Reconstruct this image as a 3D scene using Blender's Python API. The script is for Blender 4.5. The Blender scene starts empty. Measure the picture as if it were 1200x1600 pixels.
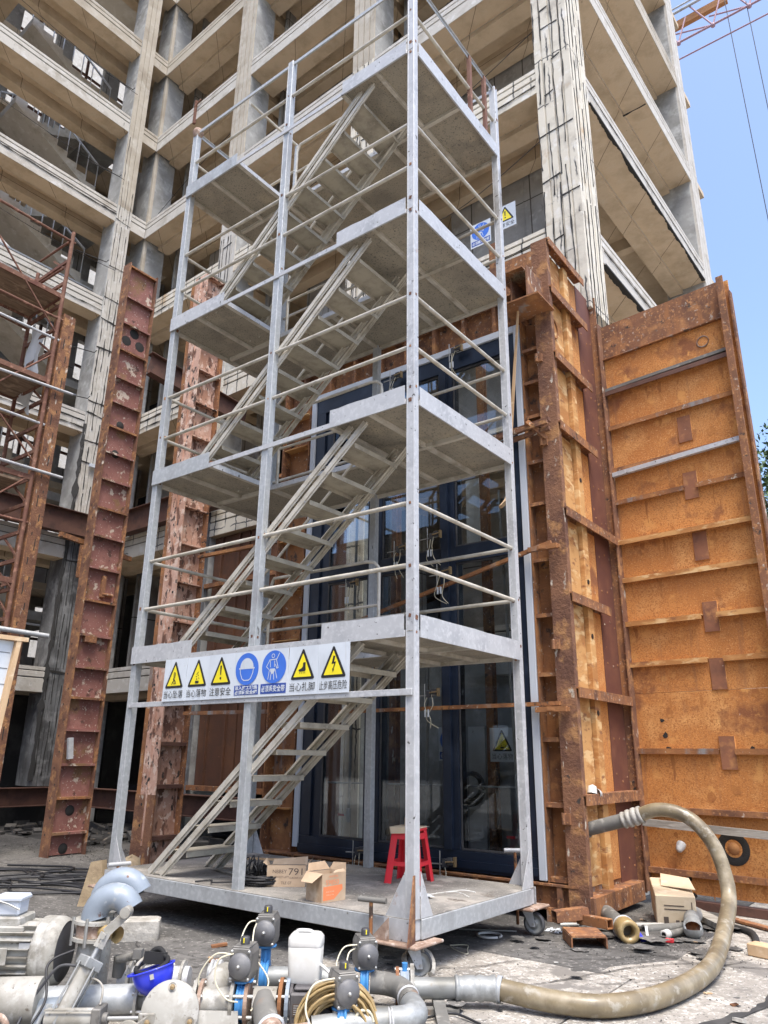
import bpy, math, random
from mathutils import Matrix, Vector, noise
R = math.radians
random.seed(7)
SC = bpy.context.scene
COL = SC.collection

# ---------------------------------------------------------------- camera, sky, sun, exposure
cam_d = bpy.data.cameras.new('camera')
cam = bpy.data.objects.new('camera', cam_d)
COL.objects.link(cam)
cam_d.sensor_fit = 'VERTICAL'
cam_d.sensor_height = 36.0
cam_d.lens = 1157.1 / 1600 * 36.0
cam_d.clip_end = 2000
cam_d.clip_start = 0.05
_r = Vector((0.79832109, 0.60210794, 0.01222557))
_u = Vector((0.17956439, -0.25735925, 0.94948557))
_f = Vector((-0.57483916, 0.75579908, 0.31357246))
cm = Matrix((( _r.x, _u.x, -_f.x, 3.31377), (_r.y, _u.y, -_f.y, -4.7461), (_r.z, _u.z, -_f.z, 1.44), (0, 0, 0, 1)))
cam.matrix_world = cm
SC.camera = cam

world = bpy.data.worlds.new("World")
SC.world = world
world.use_nodes = True
wn = world.node_tree
wn.nodes.clear()
sky = wn.nodes.new('ShaderNodeTexSky')
sky.sky_type = 'NISHITA'
sky.sun_disc = False
SUN_EL, SUN_AZ = 66.0, 128.0          # azimuth clockwise from +Y: hazy sun high behind the camera, to the right
sky.sun_elevation = R(SUN_EL)
sky.sun_rotation = R(SUN_AZ)
sky.air_density = 1.0
sky.dust_density = 3.6
sky.ozone_density = 3.2
bg = wn.nodes.new('ShaderNodeBackground')
bg.inputs['Strength'].default_value = 0.15
wo = wn.nodes.new('ShaderNodeOutputWorld')
wn.links.new(sky.outputs[0], bg.inputs[0])
wn.links.new(bg.outputs[0], wo.inputs[0])

sun_d = bpy.data.lights.new('sun', 'SUN')
sun_d.energy = 1.5
sun_d.angle = R(22)
sun_d.color = (1.0, 0.94, 0.84)
sun = bpy.data.objects.new('sun', sun_d)
COL.objects.link(sun)
sd = Vector((math.sin(R(SUN_AZ)) * math.cos(R(SUN_EL)), math.cos(R(SUN_AZ)) * math.cos(R(SUN_EL)), math.sin(R(SUN_EL))))
sun.rotation_euler = sd.to_track_quat('Z', 'Y').to_euler()
sun.location = (0, 0, 40)

SC.view_settings.view_transform = 'Standard'
SC.view_settings.look = 'None'
SC.view_settings.gamma = 1.0
SC.view_settings.exposure = 1.34
SC.view_settings.use_curve_mapping = False
SC.cycles.max_bounces = 8
SC.cycles.diffuse_bounces = 4
SC.cycles.transparent_max_bounces = 12

# ---------------------------------------------------------------- helpers
MATS = {}
WM = {}          # world matrix of every thing

def shade(name, base, rough=0.7, metal=0.0, layers=(), bump=None, spec=0.5, bump2=None, brick=None, coat=0.0, wave=None):
    """noise-layered procedural material; layers = (colour, scale, lo, hi, stretch, detail, roughness or None)"""
    m = bpy.data.materials.new(name)
    m.use_nodes = True
    nt = m.node_tree
    N, L = nt.nodes, nt.links
    b = N['Principled BSDF']
    b.inputs['Roughness'].default_value = rough
    b.inputs['Metallic'].default_value = metal
    b.inputs['Specular IOR Level'].default_value = spec
    b.inputs['Coat Weight'].default_value = coat
    tc = N.new('ShaderNodeTexCoord')
    oi = N.new('ShaderNodeObjectInfo')
    mul = N.new('ShaderNodeVectorMath'); mul.operation = 'SCALE'
    mul.inputs[0].default_value = (37.0, 19.0, 53.0)
    L.new(oi.outputs['Random'], mul.inputs['Scale'])
    add = N.new('ShaderNodeVectorMath'); add.operation = 'ADD'
    L.new(tc.outputs['Object'], add.inputs[0]); L.new(mul.outputs[0], add.inputs[1])
    co = add.outputs[0]
    def tex(scale, stretch=(1, 1, 1), detail=6.0, dist=0.0, rg=0.6):
        mp = N.new('ShaderNodeMapping'); mp.inputs['Scale'].default_value = stretch
        L.new(co, mp.inputs[0])
        t = N.new('ShaderNodeTexNoise')
        t.inputs['Scale'].default_value = scale
        t.inputs['Detail'].default_value = detail
        t.inputs['Roughness'].default_value = rg
        t.inputs['Distortion'].default_value = dist
        L.new(mp.outputs[0], t.inputs['Vector'])
        return t.outputs['Fac']
    rgb = N.new('ShaderNodeRGB'); rgb.outputs[0].default_value = (*base, 1)
    cur = rgb.outputs[0]
    rcur = None
    for ly in layers:
        col, sc, lo, hi = ly[:4]
        st = ly[4] if len(ly) > 4 and ly[4] else (1, 1, 1)
        de = ly[5] if len(ly) > 5 and ly[5] is not None else 6.0
        ro = ly[6] if len(ly) > 6 else None
        t = tex(sc, st, de)
        mr = N.new('ShaderNodeMapRange'); mr.inputs[1].default_value = lo; mr.inputs[2].default_value = hi
        L.new(t, mr.inputs[0])
        mx = N.new('ShaderNodeMix'); mx.data_type = 'RGBA'
        L.new(mr.outputs[0], mx.inputs[0]); L.new(cur, mx.inputs[6]); mx.inputs[7].default_value = (*col, 1)
        cur = mx.outputs[2]
        if ro is not None:
            m2 = N.new('ShaderNodeMix'); m2.data_type = 'FLOAT'
            L.new(mr.outputs[0], m2.inputs[0])
            if rcur is None: m2.inputs[2].default_value = rough
            else: L.new(rcur, m2.inputs[2])
            m2.inputs[3].default_value = ro
            rcur = m2.outputs[0]
    height = None
    if brick:      # (width, height, mortar, colour, noise keep threshold): tile or mortar lines on walls facing x or y
        sx = N.new('ShaderNodeSeparateXYZ'); L.new(tc.outputs['Object'], sx.inputs[0])
        ad = N.new('ShaderNodeMath'); ad.operation = 'ADD'; L.new(sx.outputs[0], ad.inputs[0]); L.new(sx.outputs[1], ad.inputs[1])
        cx = N.new('ShaderNodeCombineXYZ'); L.new(ad.outputs[0], cx.inputs[0]); L.new(sx.outputs[2], cx.inputs[1])
        nz = N.new('ShaderNodeTexNoise'); nz.inputs['Scale'].default_value = 6.0; nz.inputs['Detail'].default_value = 5
        L.new(co, nz.inputs['Vector'])
        sub = N.new('ShaderNodeVectorMath'); sub.operation = 'SCALE'; sub.inputs['Scale'].default_value = brick[5] if len(brick) > 5 else 0.08
        L.new(nz.outputs['Color'], sub.inputs[0])
        a2 = N.new('ShaderNodeVectorMath'); a2.operation = 'ADD'; L.new(cx.outputs[0], a2.inputs[0]); L.new(sub.outputs[0], a2.inputs[1])
        br = N.new('ShaderNodeTexBrick'); L.new(a2.outputs[0], br.inputs['Vector'])
        br.inputs['Scale'].default_value = 1.0
        br.inputs['Brick Width'].default_value = brick[0]; br.inputs['Row Height'].default_value = brick[1]
        br.inputs['Mortar Size'].default_value = brick[2]; br.inputs['Mortar Smooth'].default_value = 0.1
        br.offset = 0.0
        t = tex(1.7, (1, 1, .5), 4)
        mr = N.new('ShaderNodeMapRange'); mr.inputs[1].default_value = brick[4]; mr.inputs[2].default_value = brick[4] + 0.06
        L.new(t, mr.inputs[0])
        mm = N.new('ShaderNodeMath'); mm.operation = 'MULTIPLY'; L.new(br.outputs['Fac'], mm.inputs[0]); L.new(mr.outputs[0], mm.inputs[1])
        mx = N.new('ShaderNodeMix'); mx.data_type = 'RGBA'
        L.new(mm.outputs[0], mx.inputs[0]); L.new(cur, mx.inputs[6]); mx.inputs[7].default_value = (*brick[3], 1)
        cur = mx.outputs[2]
    L.new(cur, b.inputs['Base Color'])
    if rcur is not None: L.new(rcur, b.inputs['Roughness'])
    last = None
    for bp in (bump, bump2):
        if not bp: continue
        t = tex(bp[0], bp[3] if len(bp) > 3 else (1, 1, 1), 7, 0.2)
        bn = N.new('ShaderNodeBump'); bn.inputs['Strength'].default_value = bp[1]; bn.inputs['Distance'].default_value = bp[2]
        L.new(t, bn.inputs['Height'])
        if last is not None: L.new(last, bn.inputs['Normal'])
        last = bn.outputs[0]
    if wave:       # corrugation across an axis
        w = N.new('ShaderNodeTexWave'); w.bands_direction = wave[0]; w.inputs['Scale'].default_value = wave[1]
        L.new(tc.outputs['Object'], w.inputs['Vector'])
        bn = N.new('ShaderNodeBump'); bn.inputs['Strength'].default_value = wave[2]; bn.inputs['Distance'].default_value = 0.01
        L.new(w.outputs['Fac'], bn.inputs['Height'])
        if last is not None: L.new(last, bn.inputs['Normal'])
        last = bn.outputs[0]
    if last is not None: L.new(last, b.inputs['Normal'])
    MATS[name] = m
    return m

I4 = Matrix.Identity(4)

class MB:
    """collects shapes in world space (through matrix M) and links them as ONE mesh object"""
    def __init__(s, M=None):
        s.v, s.f, s.sm, s.mi, s.M, s.cur = [], [], [], [], (M or I4), 0
    def add(s, vs, fs, smooth=False):
        o = len(s.v)
        s.v += [s.M @ Vector(p) for p in vs]
        s.f += [tuple(i + o for i in f) for f in fs]
        s.sm += [smooth] * len(fs)
        s.mi += [s.cur] * len(fs)
        return s
    def box(s, x0, x1, y0, y1, z0, z1):
        return s.add([(x, y, z) for z in (z0, z1) for y in (y0, y1) for x in (x0, x1)],
                     [(0, 2, 3, 1), (4, 5, 7, 6), (0, 1, 5, 4), (2, 6, 7, 3), (0, 4, 6, 2), (1, 3, 7, 5)])
    def obox(s, c, size, rot=None):
        rot = rot or Matrix.Identity(3)
        c = Vector(c)
        hx, hy, hz = [k / 2 for k in size]
        return s.add([c + rot @ Vector((x, y, z)) for z in (-hz, hz) for y in (-hy, hy) for x in (-hx, hx)],
                     [(0, 2, 3, 1), (4, 5, 7, 6), (0, 1, 5, 4), (2, 6, 7, 3), (0, 4, 6, 2), (1, 3, 7, 5)])
    def beam(s, p, q, w, h, up=(0, 0, 1)):
        p, q = Vector(p), Vector(q)
        d = (q - p); ln = d.length; d.normalize()
        side = d.cross(Vector(up))
        if side.length < 1e-4: side = d.cross(Vector((0, 1, 0)))
        side.normalize(); upv = side.cross(d)
        rot = Matrix((side, d, upv)).transposed()
        return s.obox((p + q) / 2, (w, ln, h), rot)
    def prism(s, pts, frame, a, b):
        """2D outline pts extruded from a to b; frame(x,y,t) -> 3D point"""
        n = len(pts)
        vs = [frame(x, y, a) for x, y in pts] + [frame(x, y, b) for x, y in pts]
        fs = [tuple(range(n))[::-1], tuple(range(n, 2 * n))] + [(i, (i + 1) % n, n + (i + 1) % n, n + i) for i in range(n)]
        return s.add(vs, fs)
    def tube(s, pts, r, n=10, caps=True, closed=False, smooth=True):
        pts = [Vector(p) for p in pts]
        m = len(pts)
        rs = r if isinstance(r, (list, tuple)) else [r] * m
        ref = None; vs = []
        for i, p in enumerate(pts):
            if closed: d = pts[(i + 1) % m] - pts[i - 1]
            else: d = pts[min(i + 1, m - 1)] - pts[max(i - 1, 0)]
            d.normalize()
            if ref is None:
                ref = d.cross(Vector((0, 0, 1)))
                if ref.length < 0.05: ref = d.cross(Vector((1, 0, 0)))
            ref = (ref - d * ref.dot(d)).normalized()
            b = d.cross(ref)
            for k in range(n):
                a = 2 * math.pi * k / n
                vs.append(p + (ref * math.cos(a) + b * math.sin(a)) * rs[i])
        fs = []
        for i in range(m if closed else m - 1):
            j = (i + 1) % m
            for k in range(n):
                l = (k + 1) % n
                fs.append((i * n + k, i * n + l, j * n + l, j * n + k))
        s.add(vs, fs, smooth)
        if caps and not closed:
            s.add(vs[:n], [tuple(range(n))[::-1]]); s.add(vs[-n:], [tuple(range(n))])
        return s
    def lathe(s, prof, c, axis=(0, 0, 1), n=20, smooth=True, a0=0, a1=360):
        """prof = [(radius, along)]"""
        ax = Vector(axis).normalized()
        u = ax.cross(Vector((0, 0, 1)))
        if u.length < 0.05: u = ax.cross(Vector((1, 0, 0)))
        u.normalize(); w = ax.cross(u); c = Vector(c)
        full = abs(a1 - a0 - 360) < 1e-3
        m = n if full else n + 1
        vs = []
        for r, t in prof:
            for k in range(m):
                a = R(a0 + (a1 - a0) * k / n)
                vs.append(c + ax * t + (u * math.cos(a) + w * math.sin(a)) * r)
        fs = []
        for i in range(len(prof) - 1):
            for k in range(n):
                l = (k + 1) % m
                fs.append((i * m + k, i * m + l, (i + 1) * m + l, (i + 1) * m + k))
        return s.add(vs, fs, smooth)
    def cyl(s, p, q, r, n=16, smooth=True):
        return s.tube([p, q], r, n, True, False, smooth)
    def build(s, name, mat, parent=None, bevel=0, label=None, kind=None):
        inv = WM[parent.name].inverted() if parent is not None else I4
        me = bpy.data.meshes.new(name)
        me.from_pydata([tuple(inv @ p) for p in s.v], [], s.f)
        me.polygons.foreach_set('use_smooth', s.sm)
        if isinstance(mat, (list, tuple)):
            for k in mat: me.materials.append(MATS[k])
            me.polygons.foreach_set('material_index', s.mi)
        else:
            me.materials.append(MATS[mat])
        me.update()
        o = bpy.data.objects.new(name, me)
        COL.objects.link(o)
        if parent is not None: o.parent = parent
        WM[o.name] = WM[parent.name] if parent is not None else I4
        if bevel:
            b = o.modifiers.new('bevel', 'BEVEL'); b.width = bevel; b.segments = 1; b.limit_method = 'ANGLE'; b.angle_limit = R(40)
        if label: o['label'] = label
        if name in ('bolt_row', 'bolts', 'screws', 'edge_bolts', 'dark_pits', 'slots', 'strap', 'black_patches'): kind = 'stuff'
        if kind: o['kind'] = kind
        return o

def thing(name, label, cat, loc=(0, 0, 0), rotz=0.0, group=None, M=None):
    o = bpy.data.objects.new(name, None)
    COL.objects.link(o)
    o.empty_display_size = 0.2
    base = M or I4
    mat = base @ Matrix.Translation(Vector(loc)) @ Matrix.Rotation(rotz, 4, 'Z')
    o.matrix_world = mat
    WM[o.name] = mat
    o['label'] = label; o['category'] = cat
    if group: o['group'] = group
    return o

def tag(o, label=None, cat=None, group=None, kind=None):
    if label: o['label'] = label
    if cat: o['category'] = cat
    if group: o['group'] = group
    if kind: o['kind'] = kind
    return o

def solo(mb, name, mat, label, cat, group=None, bevel=0):
    """a thing that is one mesh: its origin is moved to its base"""
    xs = [p.x for p in mb.v]; ys = [p.y for p in mb.v]; zs = [p.z for p in mb.v]
    c = Vector(((min(xs) + max(xs)) / 2, (min(ys) + max(ys)) / 2, min(zs)))
    o = mb.build(name, mat, None, bevel)
    for v in o.data.vertices: v.co -= c
    o.location = c
    WM[o.name] = Matrix.Translation(c)
    return tag(o, label, cat, group)

def kids(o): return [c for c in COL.objects if c.parent == o]

def copy_tree(o, parent=None, children=None):
    ch = children if children is not None else CH(o)
    c = o.copy(); COL.objects.link(c); c.parent = parent
    for k, sub in ch: copy_tree(k, c, sub)
    return c

def CH(o):
    idx = {}
    for k in COL.objects:
        if k.parent is not None: idx.setdefault(k.parent.name, []).append(k)
    def rec(p): return [(k, rec(k)) for k in idx.get(p.name, [])]
    return rec(o)

def place_copy(o, loc, rotz, label=None, scale=None):
    c = copy_tree(o)
    c.matrix_world = Matrix.Translation(Vector(loc)) @ Matrix.Rotation(rotz, 4, 'Z') @ (Matrix.Scale(scale, 4) if scale else I4)
    if label: c['label'] = label
    return c

def text_mesh(txt, size, width, frame, mat, name, parent, bold=0.0, thick=0.0008, align='CENTER'):
    """flat lettering: frame(x, y) -> world point; width squeezes the line to that length"""
    cu = bpy.data.curves.new(name, 'FONT')
    cu.body = txt; cu.size = size; cu.align_x = 'LEFT'; cu.offset = bold; cu.resolution_u = 3
    o = bpy.data.objects.new(name + '_tmp', cu)
    COL.objects.link(o)
    dg = bpy.context.evaluated_depsgraph_get()
    me = bpy.data.meshes.new_from_object(o.evaluated_get(dg))
    bpy.data.objects.remove(o)
    if not len(me.vertices): return None
    xs = [v.co.x for v in me.vertices]; ys = [v.co.y for v in me.vertices]
    x0, x1, y0, y1 = min(xs), max(xs), min(ys), max(ys)
    k = width / (x1 - x0)
    mb = MB()
    vs = [frame((v.co.x - x0) * k - width / 2, v.co.y - (y0 + y1) / 2) for v in me.vertices]
    mb.add(vs, [tuple(p.vertices) for p in me.polygons])
    bpy.data.meshes.remove(me)
    return mb.build(name, mat, parent)

def arc(c, r, a0, a1, n, u=(1, 0, 0), w=(0, 0, 1)):
    c, u, w = Vector(c), Vector(u), Vector(w)
    return [c + u * r * math.cos(R(a0 + (a1 - a0) * i / n)) + w * r * math.sin(R(a0 + (a1 - a0) * i / n)) for i in range(n + 1)]

def spline(pts, n=8):
    P = [Vector(p) for p in pts]; out = []
    for i in range(len(P) - 1):
        a, b, c, d = P[max(i - 1, 0)], P[i], P[i + 1], P[min(i + 2, len(P) - 1)]
        for k in range(n):
            t = k / n
            out.append(0.5 * ((2 * b) + (c - a) * t + (2 * a - 5 * b + 4 * c - d) * t * t + (3 * b - a - 3 * c + d) * t ** 3))
    out.append(P[-1])
    return out

def hbeam(mb, p, q, w, h, tf=0.014, tw=0.010, up=(0, 0, 1)):
    """I section from p to q, h along up, w across"""
    p, q, upv = Vector(p), Vector(q), Vector(up).normalized()
    mb.beam(p, q, tw, h - 2 * tf, up)
    for s in (-1, 1):
        o = upv * s * (h / 2 - tf / 2)
        mb.beam(p + o, q + o, w, tf, up)

# ---------------------------------------------------------------- materials
shade('concrete', (.44, .395, .325), .9, layers=[((.28, .24, .185), 1.3, .45, .75), ((.52, .49, .43), 3.5, .5, .75), ((.13, .11, .09), 5, .66, .8, (1, 1, .35))], bump=(30, .35, .01), bump2=(4, .25, .03))
shade('concrete_grey', (.33, .335, .33), .9, layers=[((.2, .2, .19), 1.6, .45, .7), ((.46, .47, .47), 4, .5, .72), ((.09, .09, .09), 7, .66, .78, (1, 1, .3))], bump=(26, .35, .01))
shade('concrete_soffit', (.56, .45, .32), .9, layers=[((.41, .32, .215), 2.2, .45, .72), ((.56, .47, .35), 5, .55, .75), ((.12, .085, .06), 9, .68, .8)], bump=(22, .5, .012), brick=(1.6, 1.6, .008, (.15, .11, .08), .3, .02))  # warm bounce light from the ground is put into this concrete colour
shade('concrete_white', (.50, .475, .43), .88, layers=[((.34, .31, .26), 2.5, .5, .72), ((.6, .585, .56), 6, .55, .7), ((.07, .065, .06), 11, .66, .76, (1, 1, .35)), ((.5, .3, .13), 1.3, .7, .82)], bump=(35, .4, .01))
shade('tile_cream', (.62, .575, .48), .8, layers=[((.37, .335, .28), 2.2, .5, .72), ((.70, .675, .62), 6, .55, .7), ((.55, .38, .2), 1.1, .60, .74), ((.06, .058, .055), 9, .68, .76, (1, 1, .3))], bump=(30, .4, .01), brick=(.31, .93, .014, (.09, .088, .085), .45, .09))
shade('dark_seam', (.022, .021, .02), .8, bump=(60, .5, .01))
shade('interior_shade', (.022, .021, .02), .95, layers=[((.05, .047, .044), 2, .5, .7)])  # near-black: the shade of the deep open bays put into the colour
shade('interior_wall', (.33, .32, .30), .92, layers=[((.20, .19, .175), 1.4, .45, .7), ((.42, .41, .385), 4, .55, .7), ((.06, .055, .05), 6, .66, .78, (1, 1, .3))], bump=(20, .3, .01), brick=(.62, 2.2, .012, (.08, .07, .06), .2, .01))
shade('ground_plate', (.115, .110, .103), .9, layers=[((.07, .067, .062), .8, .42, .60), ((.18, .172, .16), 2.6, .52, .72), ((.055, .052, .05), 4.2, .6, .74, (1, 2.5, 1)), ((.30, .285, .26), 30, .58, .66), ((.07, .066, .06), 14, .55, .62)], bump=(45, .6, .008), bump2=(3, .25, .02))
shade('ground_pale', (.40, .37, .325), .9, layers=[((.25, .23, .20), 1.1, .42, .60), ((.50, .465, .41), 4, .5, .68), ((.12, .11, .10), 3.2, .58, .68, (2.5, 1, 1)), ((.58, .56, .52), 34, .54, .62), ((.30, .275, .24), 12, .50, .56), ((.12, .11, .10), 45, .58, .64), ((.20, .185, .165), 2.2, .55, .60)], bump=(60, .7, .010), bump2=(5, .5, .03))
shade('ground_sheet', (.30, .28, .25), .95, layers=[((.2, .185, .165), .6, .45, .65)], bump=(10, .3, .02))
shade('galvanised', (.40, .42, .43), .5, .3, layers=[((.48, .50, .51), 25, .46, .62), ((.30, .305, .31), 3, .54, .72, (1, 1, .4)), ((.06, .055, .05), 16, .68, .74, (1, 1, .35), 6, .8), ((.3, .13, .05), 6, .76, .84, None, 6, .9)], bump=(50, .12, .003))
shade('galvanised_white', (.475, .485, .495), .5, .15, layers=[((.38, .39, .405), 3, .48, .66), ((.54, .55, .56), 22, .50, .64), ((.22, .20, .17), 2.2, .64, .76, (1, 1, .35)), ((.05, .045, .04), 16, .65, .70, None, 6, .8), ((.34, .15, .05), 4, .70, .78, None, 6, .9)], bump=(40, .12, .003))
shade('stair_steel', (.54, .51, .44), .55, .15, layers=[((.34, .305, .24), 5, .45, .68), ((.56, .54, .49), 12, .55, .7), ((.09, .07, .05), 17, .7, .78)], bump=(40, .15, .004))
shade('tread_steel', (.42, .385, .31), .7, .1, layers=[((.27, .245, .20), 6, .42, .66), ((.42, .385, .31), 40, .56, .68)], bump=(80, .25, .003))
shade('deck_plate', (.27, .255, .23), .8, .05, layers=[((.17, .16, .145), 1.8, .44, .60), ((.38, .35, .31), 3.5, .52, .66), ((.13, .11, .09), 5, .60, .70), ((.42, .39, .34), 60, .58, .66), ((.15, .09, .06), 2.6, .64, .74), ((.75, .74, .7), 45, .74, .77)], bump=(60, .25, .004))
shade('soffit_plate', (.33, .30, .24), .75, .1, layers=[((.24, .22, .18), 2.2, .48, .66), ((.40, .35, .265), 3.5, .52, .70), ((.09, .088, .08), 60, .56, .66)], bump=(70, .25, .004))  # brown ground bounce put into the underside colour, plus real dirt
shade('concrete_grimy', (.17, .175, .18), .9, layers=[((.07, .07, .072), 1.8, .42, .62, (1, 1, .4)), ((.27, .275, .28), 4, .5, .72), ((.03, .03, .03), 6, .58, .68, (1.4, 1.4, .25))], bump=(26, .5, .012))
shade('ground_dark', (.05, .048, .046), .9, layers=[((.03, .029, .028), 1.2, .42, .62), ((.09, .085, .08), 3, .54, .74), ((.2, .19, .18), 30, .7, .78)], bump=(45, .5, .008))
shade('cap_grey', (.13, .13, .135), .5, .1, layers=[((.2, .2, .2), 6, .5, .7)])
shade('rust_orange', (.58, .25, .07), .92, layers=[((.46, .18, .048), 1.3, .42, .62), ((.70, .37, .13), 2.6, .5, .72), ((.40, .155, .045), 62, .50, .60), ((.70, .40, .16), 70, .58, .66), ((.26, .10, .04), 1.9, .57, .66), ((.62, .30, .09), 5.5, .60, .66), ((.34, .15, .06), 1.6, .58, .72, (4, 4, .35)), ((.60, .50, .40), 12, .71, .74, (2, 2, .8)), ((.19, .08, .045), 5.5, .72, .76)], bump=(80, .7, .008), bump2=(6, .15, .02))
shade('rust_brown', (.22, .10, .05), .88, layers=[((.12, .055, .032), 2.4, .45, .66), ((.38, .18, .07), 5, .52, .68), ((.30, .13, .05), 2.5, .52, .62, (3, 3, .4)), ((.46, .37, .29), 16, .62, .67), ((.04, .03, .026), 8, .62, .68), ((.45, .22, .09), 26, .56, .66)], bump=(45, .5, .008))
shade('rust_mid', (.31, .135, .05), .9, layers=[((.17, .075, .036), 2.4, .42, .62), ((.44, .21, .075), 4, .55, .72), ((.5, .42, .33), 22, .63, .68), ((.06, .04, .03), 7, .60, .68), ((.24, .23, .22), 2.2, .56, .66, (1.5, 1.5, .4))], bump=(45, .6, .008))
shade('flaked_rust', (.21, .10, .055), .9, layers=[((.12, .055, .035), 3, .42, .62), ((.37, .19, .08), 7, .52, .66), ((.52, .46, .38), 9, .62, .68, (1.4, 1.4, .5)), ((.05, .04, .035), 11, .66, .72)], bump=(30, .9, .014))
shade('wood_rust', (.55, .30, .11), .85, layers=[((.40, .18, .055), 3.5, .46, .56, (.6, .6, 1.4)), ((.66, .45, .22), 6, .54, .62, (.6, .6, 1.6)), ((.26, .115, .05), 9, .58, .66, (.6, .6, 1.5)), ((.04, .03, .025), 9, .72, .78)], bump=(24, .4, .008))
shade('patch_brown', (.27, .115, .06), .85, layers=[((.17, .075, .045), 3, .45, .66), ((.42, .2, .08), 7, .54, .68), ((.5, .4, .3), 20, .68, .74)], bump=(40, .4, .005))
shade('run_stain', (.44, .18, .05), .92, layers=[((.34, .13, .04), 6, .45, .62), ((.56, .25, .075), 14, .52, .64)], bump=(80, .6, .006))
shade('maroon_web', (.125, .045, .03), .75, layers=[((.18, .07, .04), 3, .45, .7), ((.4, .16, .06), 9, .68, .72)], bump=(30, .2, .004))
shade('red_paint', (.26, .115, .095), .8, layers=[((.18, .075, .06), 2, .45, .68), ((.33, .16, .13), 5, .55, .72), ((.22, .12, .06), 3, .54, .62), ((.50, .42, .34), 4.5, .60, .63), ((.10, .05, .04), 6, .60, .66), ((.5, .42, .35), 30, .62, .66)], bump=(30, .4, .006))
shade('pink_paint', (.52, .32, .24), .85, layers=[((.38, .20, .13), 2, .46, .62), ((.66, .46, .36), 5, .52, .7), ((.16, .08, .055), 4.5, .53, .58, (1.6, 1.6, .6)), ((.62, .47, .38), 9, .56, .6), ((.05, .04, .035), 12, .59, .63, (1, 1, .5))], bump=(26, .8, .012))
shade('brown_steel', (.10, .048, .036), .7, .1, layers=[((.15, .075, .05), 2, .45, .7), ((.06, .032, .026), 5, .5, .7), ((.3, .31, .33), 3.1, .70, .78)], bump=(30, .25, .004))
shade('brown_panel', (.10, .043, .024), .8, layers=[((.15, .065, .03), 1.6, .45, .7), ((.08, .04, .025), 4, .52, .72), ((.3, .16, .08), 11, .66, .74)], bump=(30, .3, .005))
shade('scaffold_rust', (.17, .085, .055), .85, layers=[((.13, .05, .035), 5, .42, .64), ((.36, .19, .13), 11, .56, .68), ((.5, .42, .38), 17, .68, .74)], bump=(40, .4, .004))
shade('board_wood', (.24, .17, .115), .9, layers=[((.14, .095, .065), 3, .42, .64, (4, .6, 1)), ((.36, .27, .19), 6, .55, .7)], bump=(30, .3, .004))
shade('timber', (.60, .42, .25), .8, layers=[((.45, .29, .16), 4, .42, .66, (1, 1, .25)), ((.7, .55, .37), 9, .55, .7)], bump=(30, .3, .003))
shade('grey_timber', (.34, .32, .28), .9, layers=[((.2, .18, .15), 5, .42, .64, (.25, 4, 4)), ((.48, .46, .41), 8, .55, .7, (.25, 4, 4)), ((.06, .05, .045), 12, .66, .72, (.3, 4, 4))], bump=(24, .6, .006, (.2, 4, 4)))
shade('navy', (.010, .017, .034), .35, .1, layers=[((.03, .042, .07), 3, .5, .75), ((.2, .2, .2), 30, .76, .8)], spec=.5)
shade('white_frame', (.50, .54, .60), .5, layers=[((.52, .55, .58), 5, .5, .72), ((.12, .12, .12), 16, .74, .78)])
shade('pvc', (.42, .40, .36), .6, layers=[((.28, .26, .22), 6, .5, .7)])
shade('white_plastic', (.60, .60, .58), .5, layers=[((.50, .49, .45), 4, .46, .66), ((.30, .28, .24), 14, .62, .72), ((.42, .40, .35), 2.4, .56, .72, (1, 1, .4))])
shade('sign_white', (.62, .67, .72), .35, layers=[((.54, .585, .63), 2, .46, .66), ((.40, .39, .36), 9, .68, .78), ((.45, .45, .43), 3, .64, .78, (4, 4, .4))])
shade('sign_yellow', (.86, .72, .02), .4)
shade('sign_black', (.014, .014, .016), .45)
shade('sign_blue', (.045, .16, .62), .4)
shade('sign_blue_dark', (.03, .075, .33), .45)
shade('cardboard', (.50, .37, .25), .9, layers=[((.40, .28, .18), 3, .45, .68), ((.58, .46, .33), 7, .55, .7), ((.25, .17, .1), 5, .68, .78)], bump=(18, .3, .004))
shade('cardboard_pale', (.60, .49, .34), .9, layers=[((.48, .37, .24), 3, .45, .68), ((.68, .57, .42), 7, .55, .7)], bump=(18, .3, .004))
shade('orange_print', (.72, .22, .09), .85, layers=[((.55, .33, .2), 9, .62, .7)])
shade('dark_print', (.10, .075, .06), .9)
shade('red_plastic', (.72, .035, .05), .38, layers=[((.6, .05, .06), 6, .5, .7), ((.5, .3, .28), 30, .72, .78)])
shade('black_rubber', (.016, .016, .017), .55)
shade('black_cable', (.02, .02, .022), .5)
shade('pipe_steel', (.28, .29, .285), .55, .35, layers=[((.38, .395, .395), 14, .45, .60), ((.17, .17, .155), 3.5, .48, .66), ((.28, .22, .15), 6, .66, .75, None, 6, .9), ((.06, .05, .045), 18, .7, .75, None, 6, .9)], bump=(50, .2, .004))
shade('pipe_dirty', (.19, .185, .17), .75, .2, layers=[((.15, .145, .13), 4, .42, .64), ((.36, .345, .31), 9, .55, .7), ((.25, .17, .12), 6, .64, .74)], bump=(50, .3, .004))
shade('pipe_rusty', (.36, .26, .20), .85, .1, layers=[((.22, .14, .1), 8, .45, .62), ((.5, .42, .36), 22, .55, .65)], bump=(60, .6, .005))
shade('cream_paint', (.37, .36, .325), .55, layers=[((.24, .225, .19), 5, .44, .62), ((.47, .46, .43), 11, .53, .66), ((.12, .10, .075), 22, .62, .69), ((.28, .17, .09), 7, .66, .73), ((.1, .09, .075), 2.5, .62, .74)], bump=(50, .25, .003))
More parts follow.
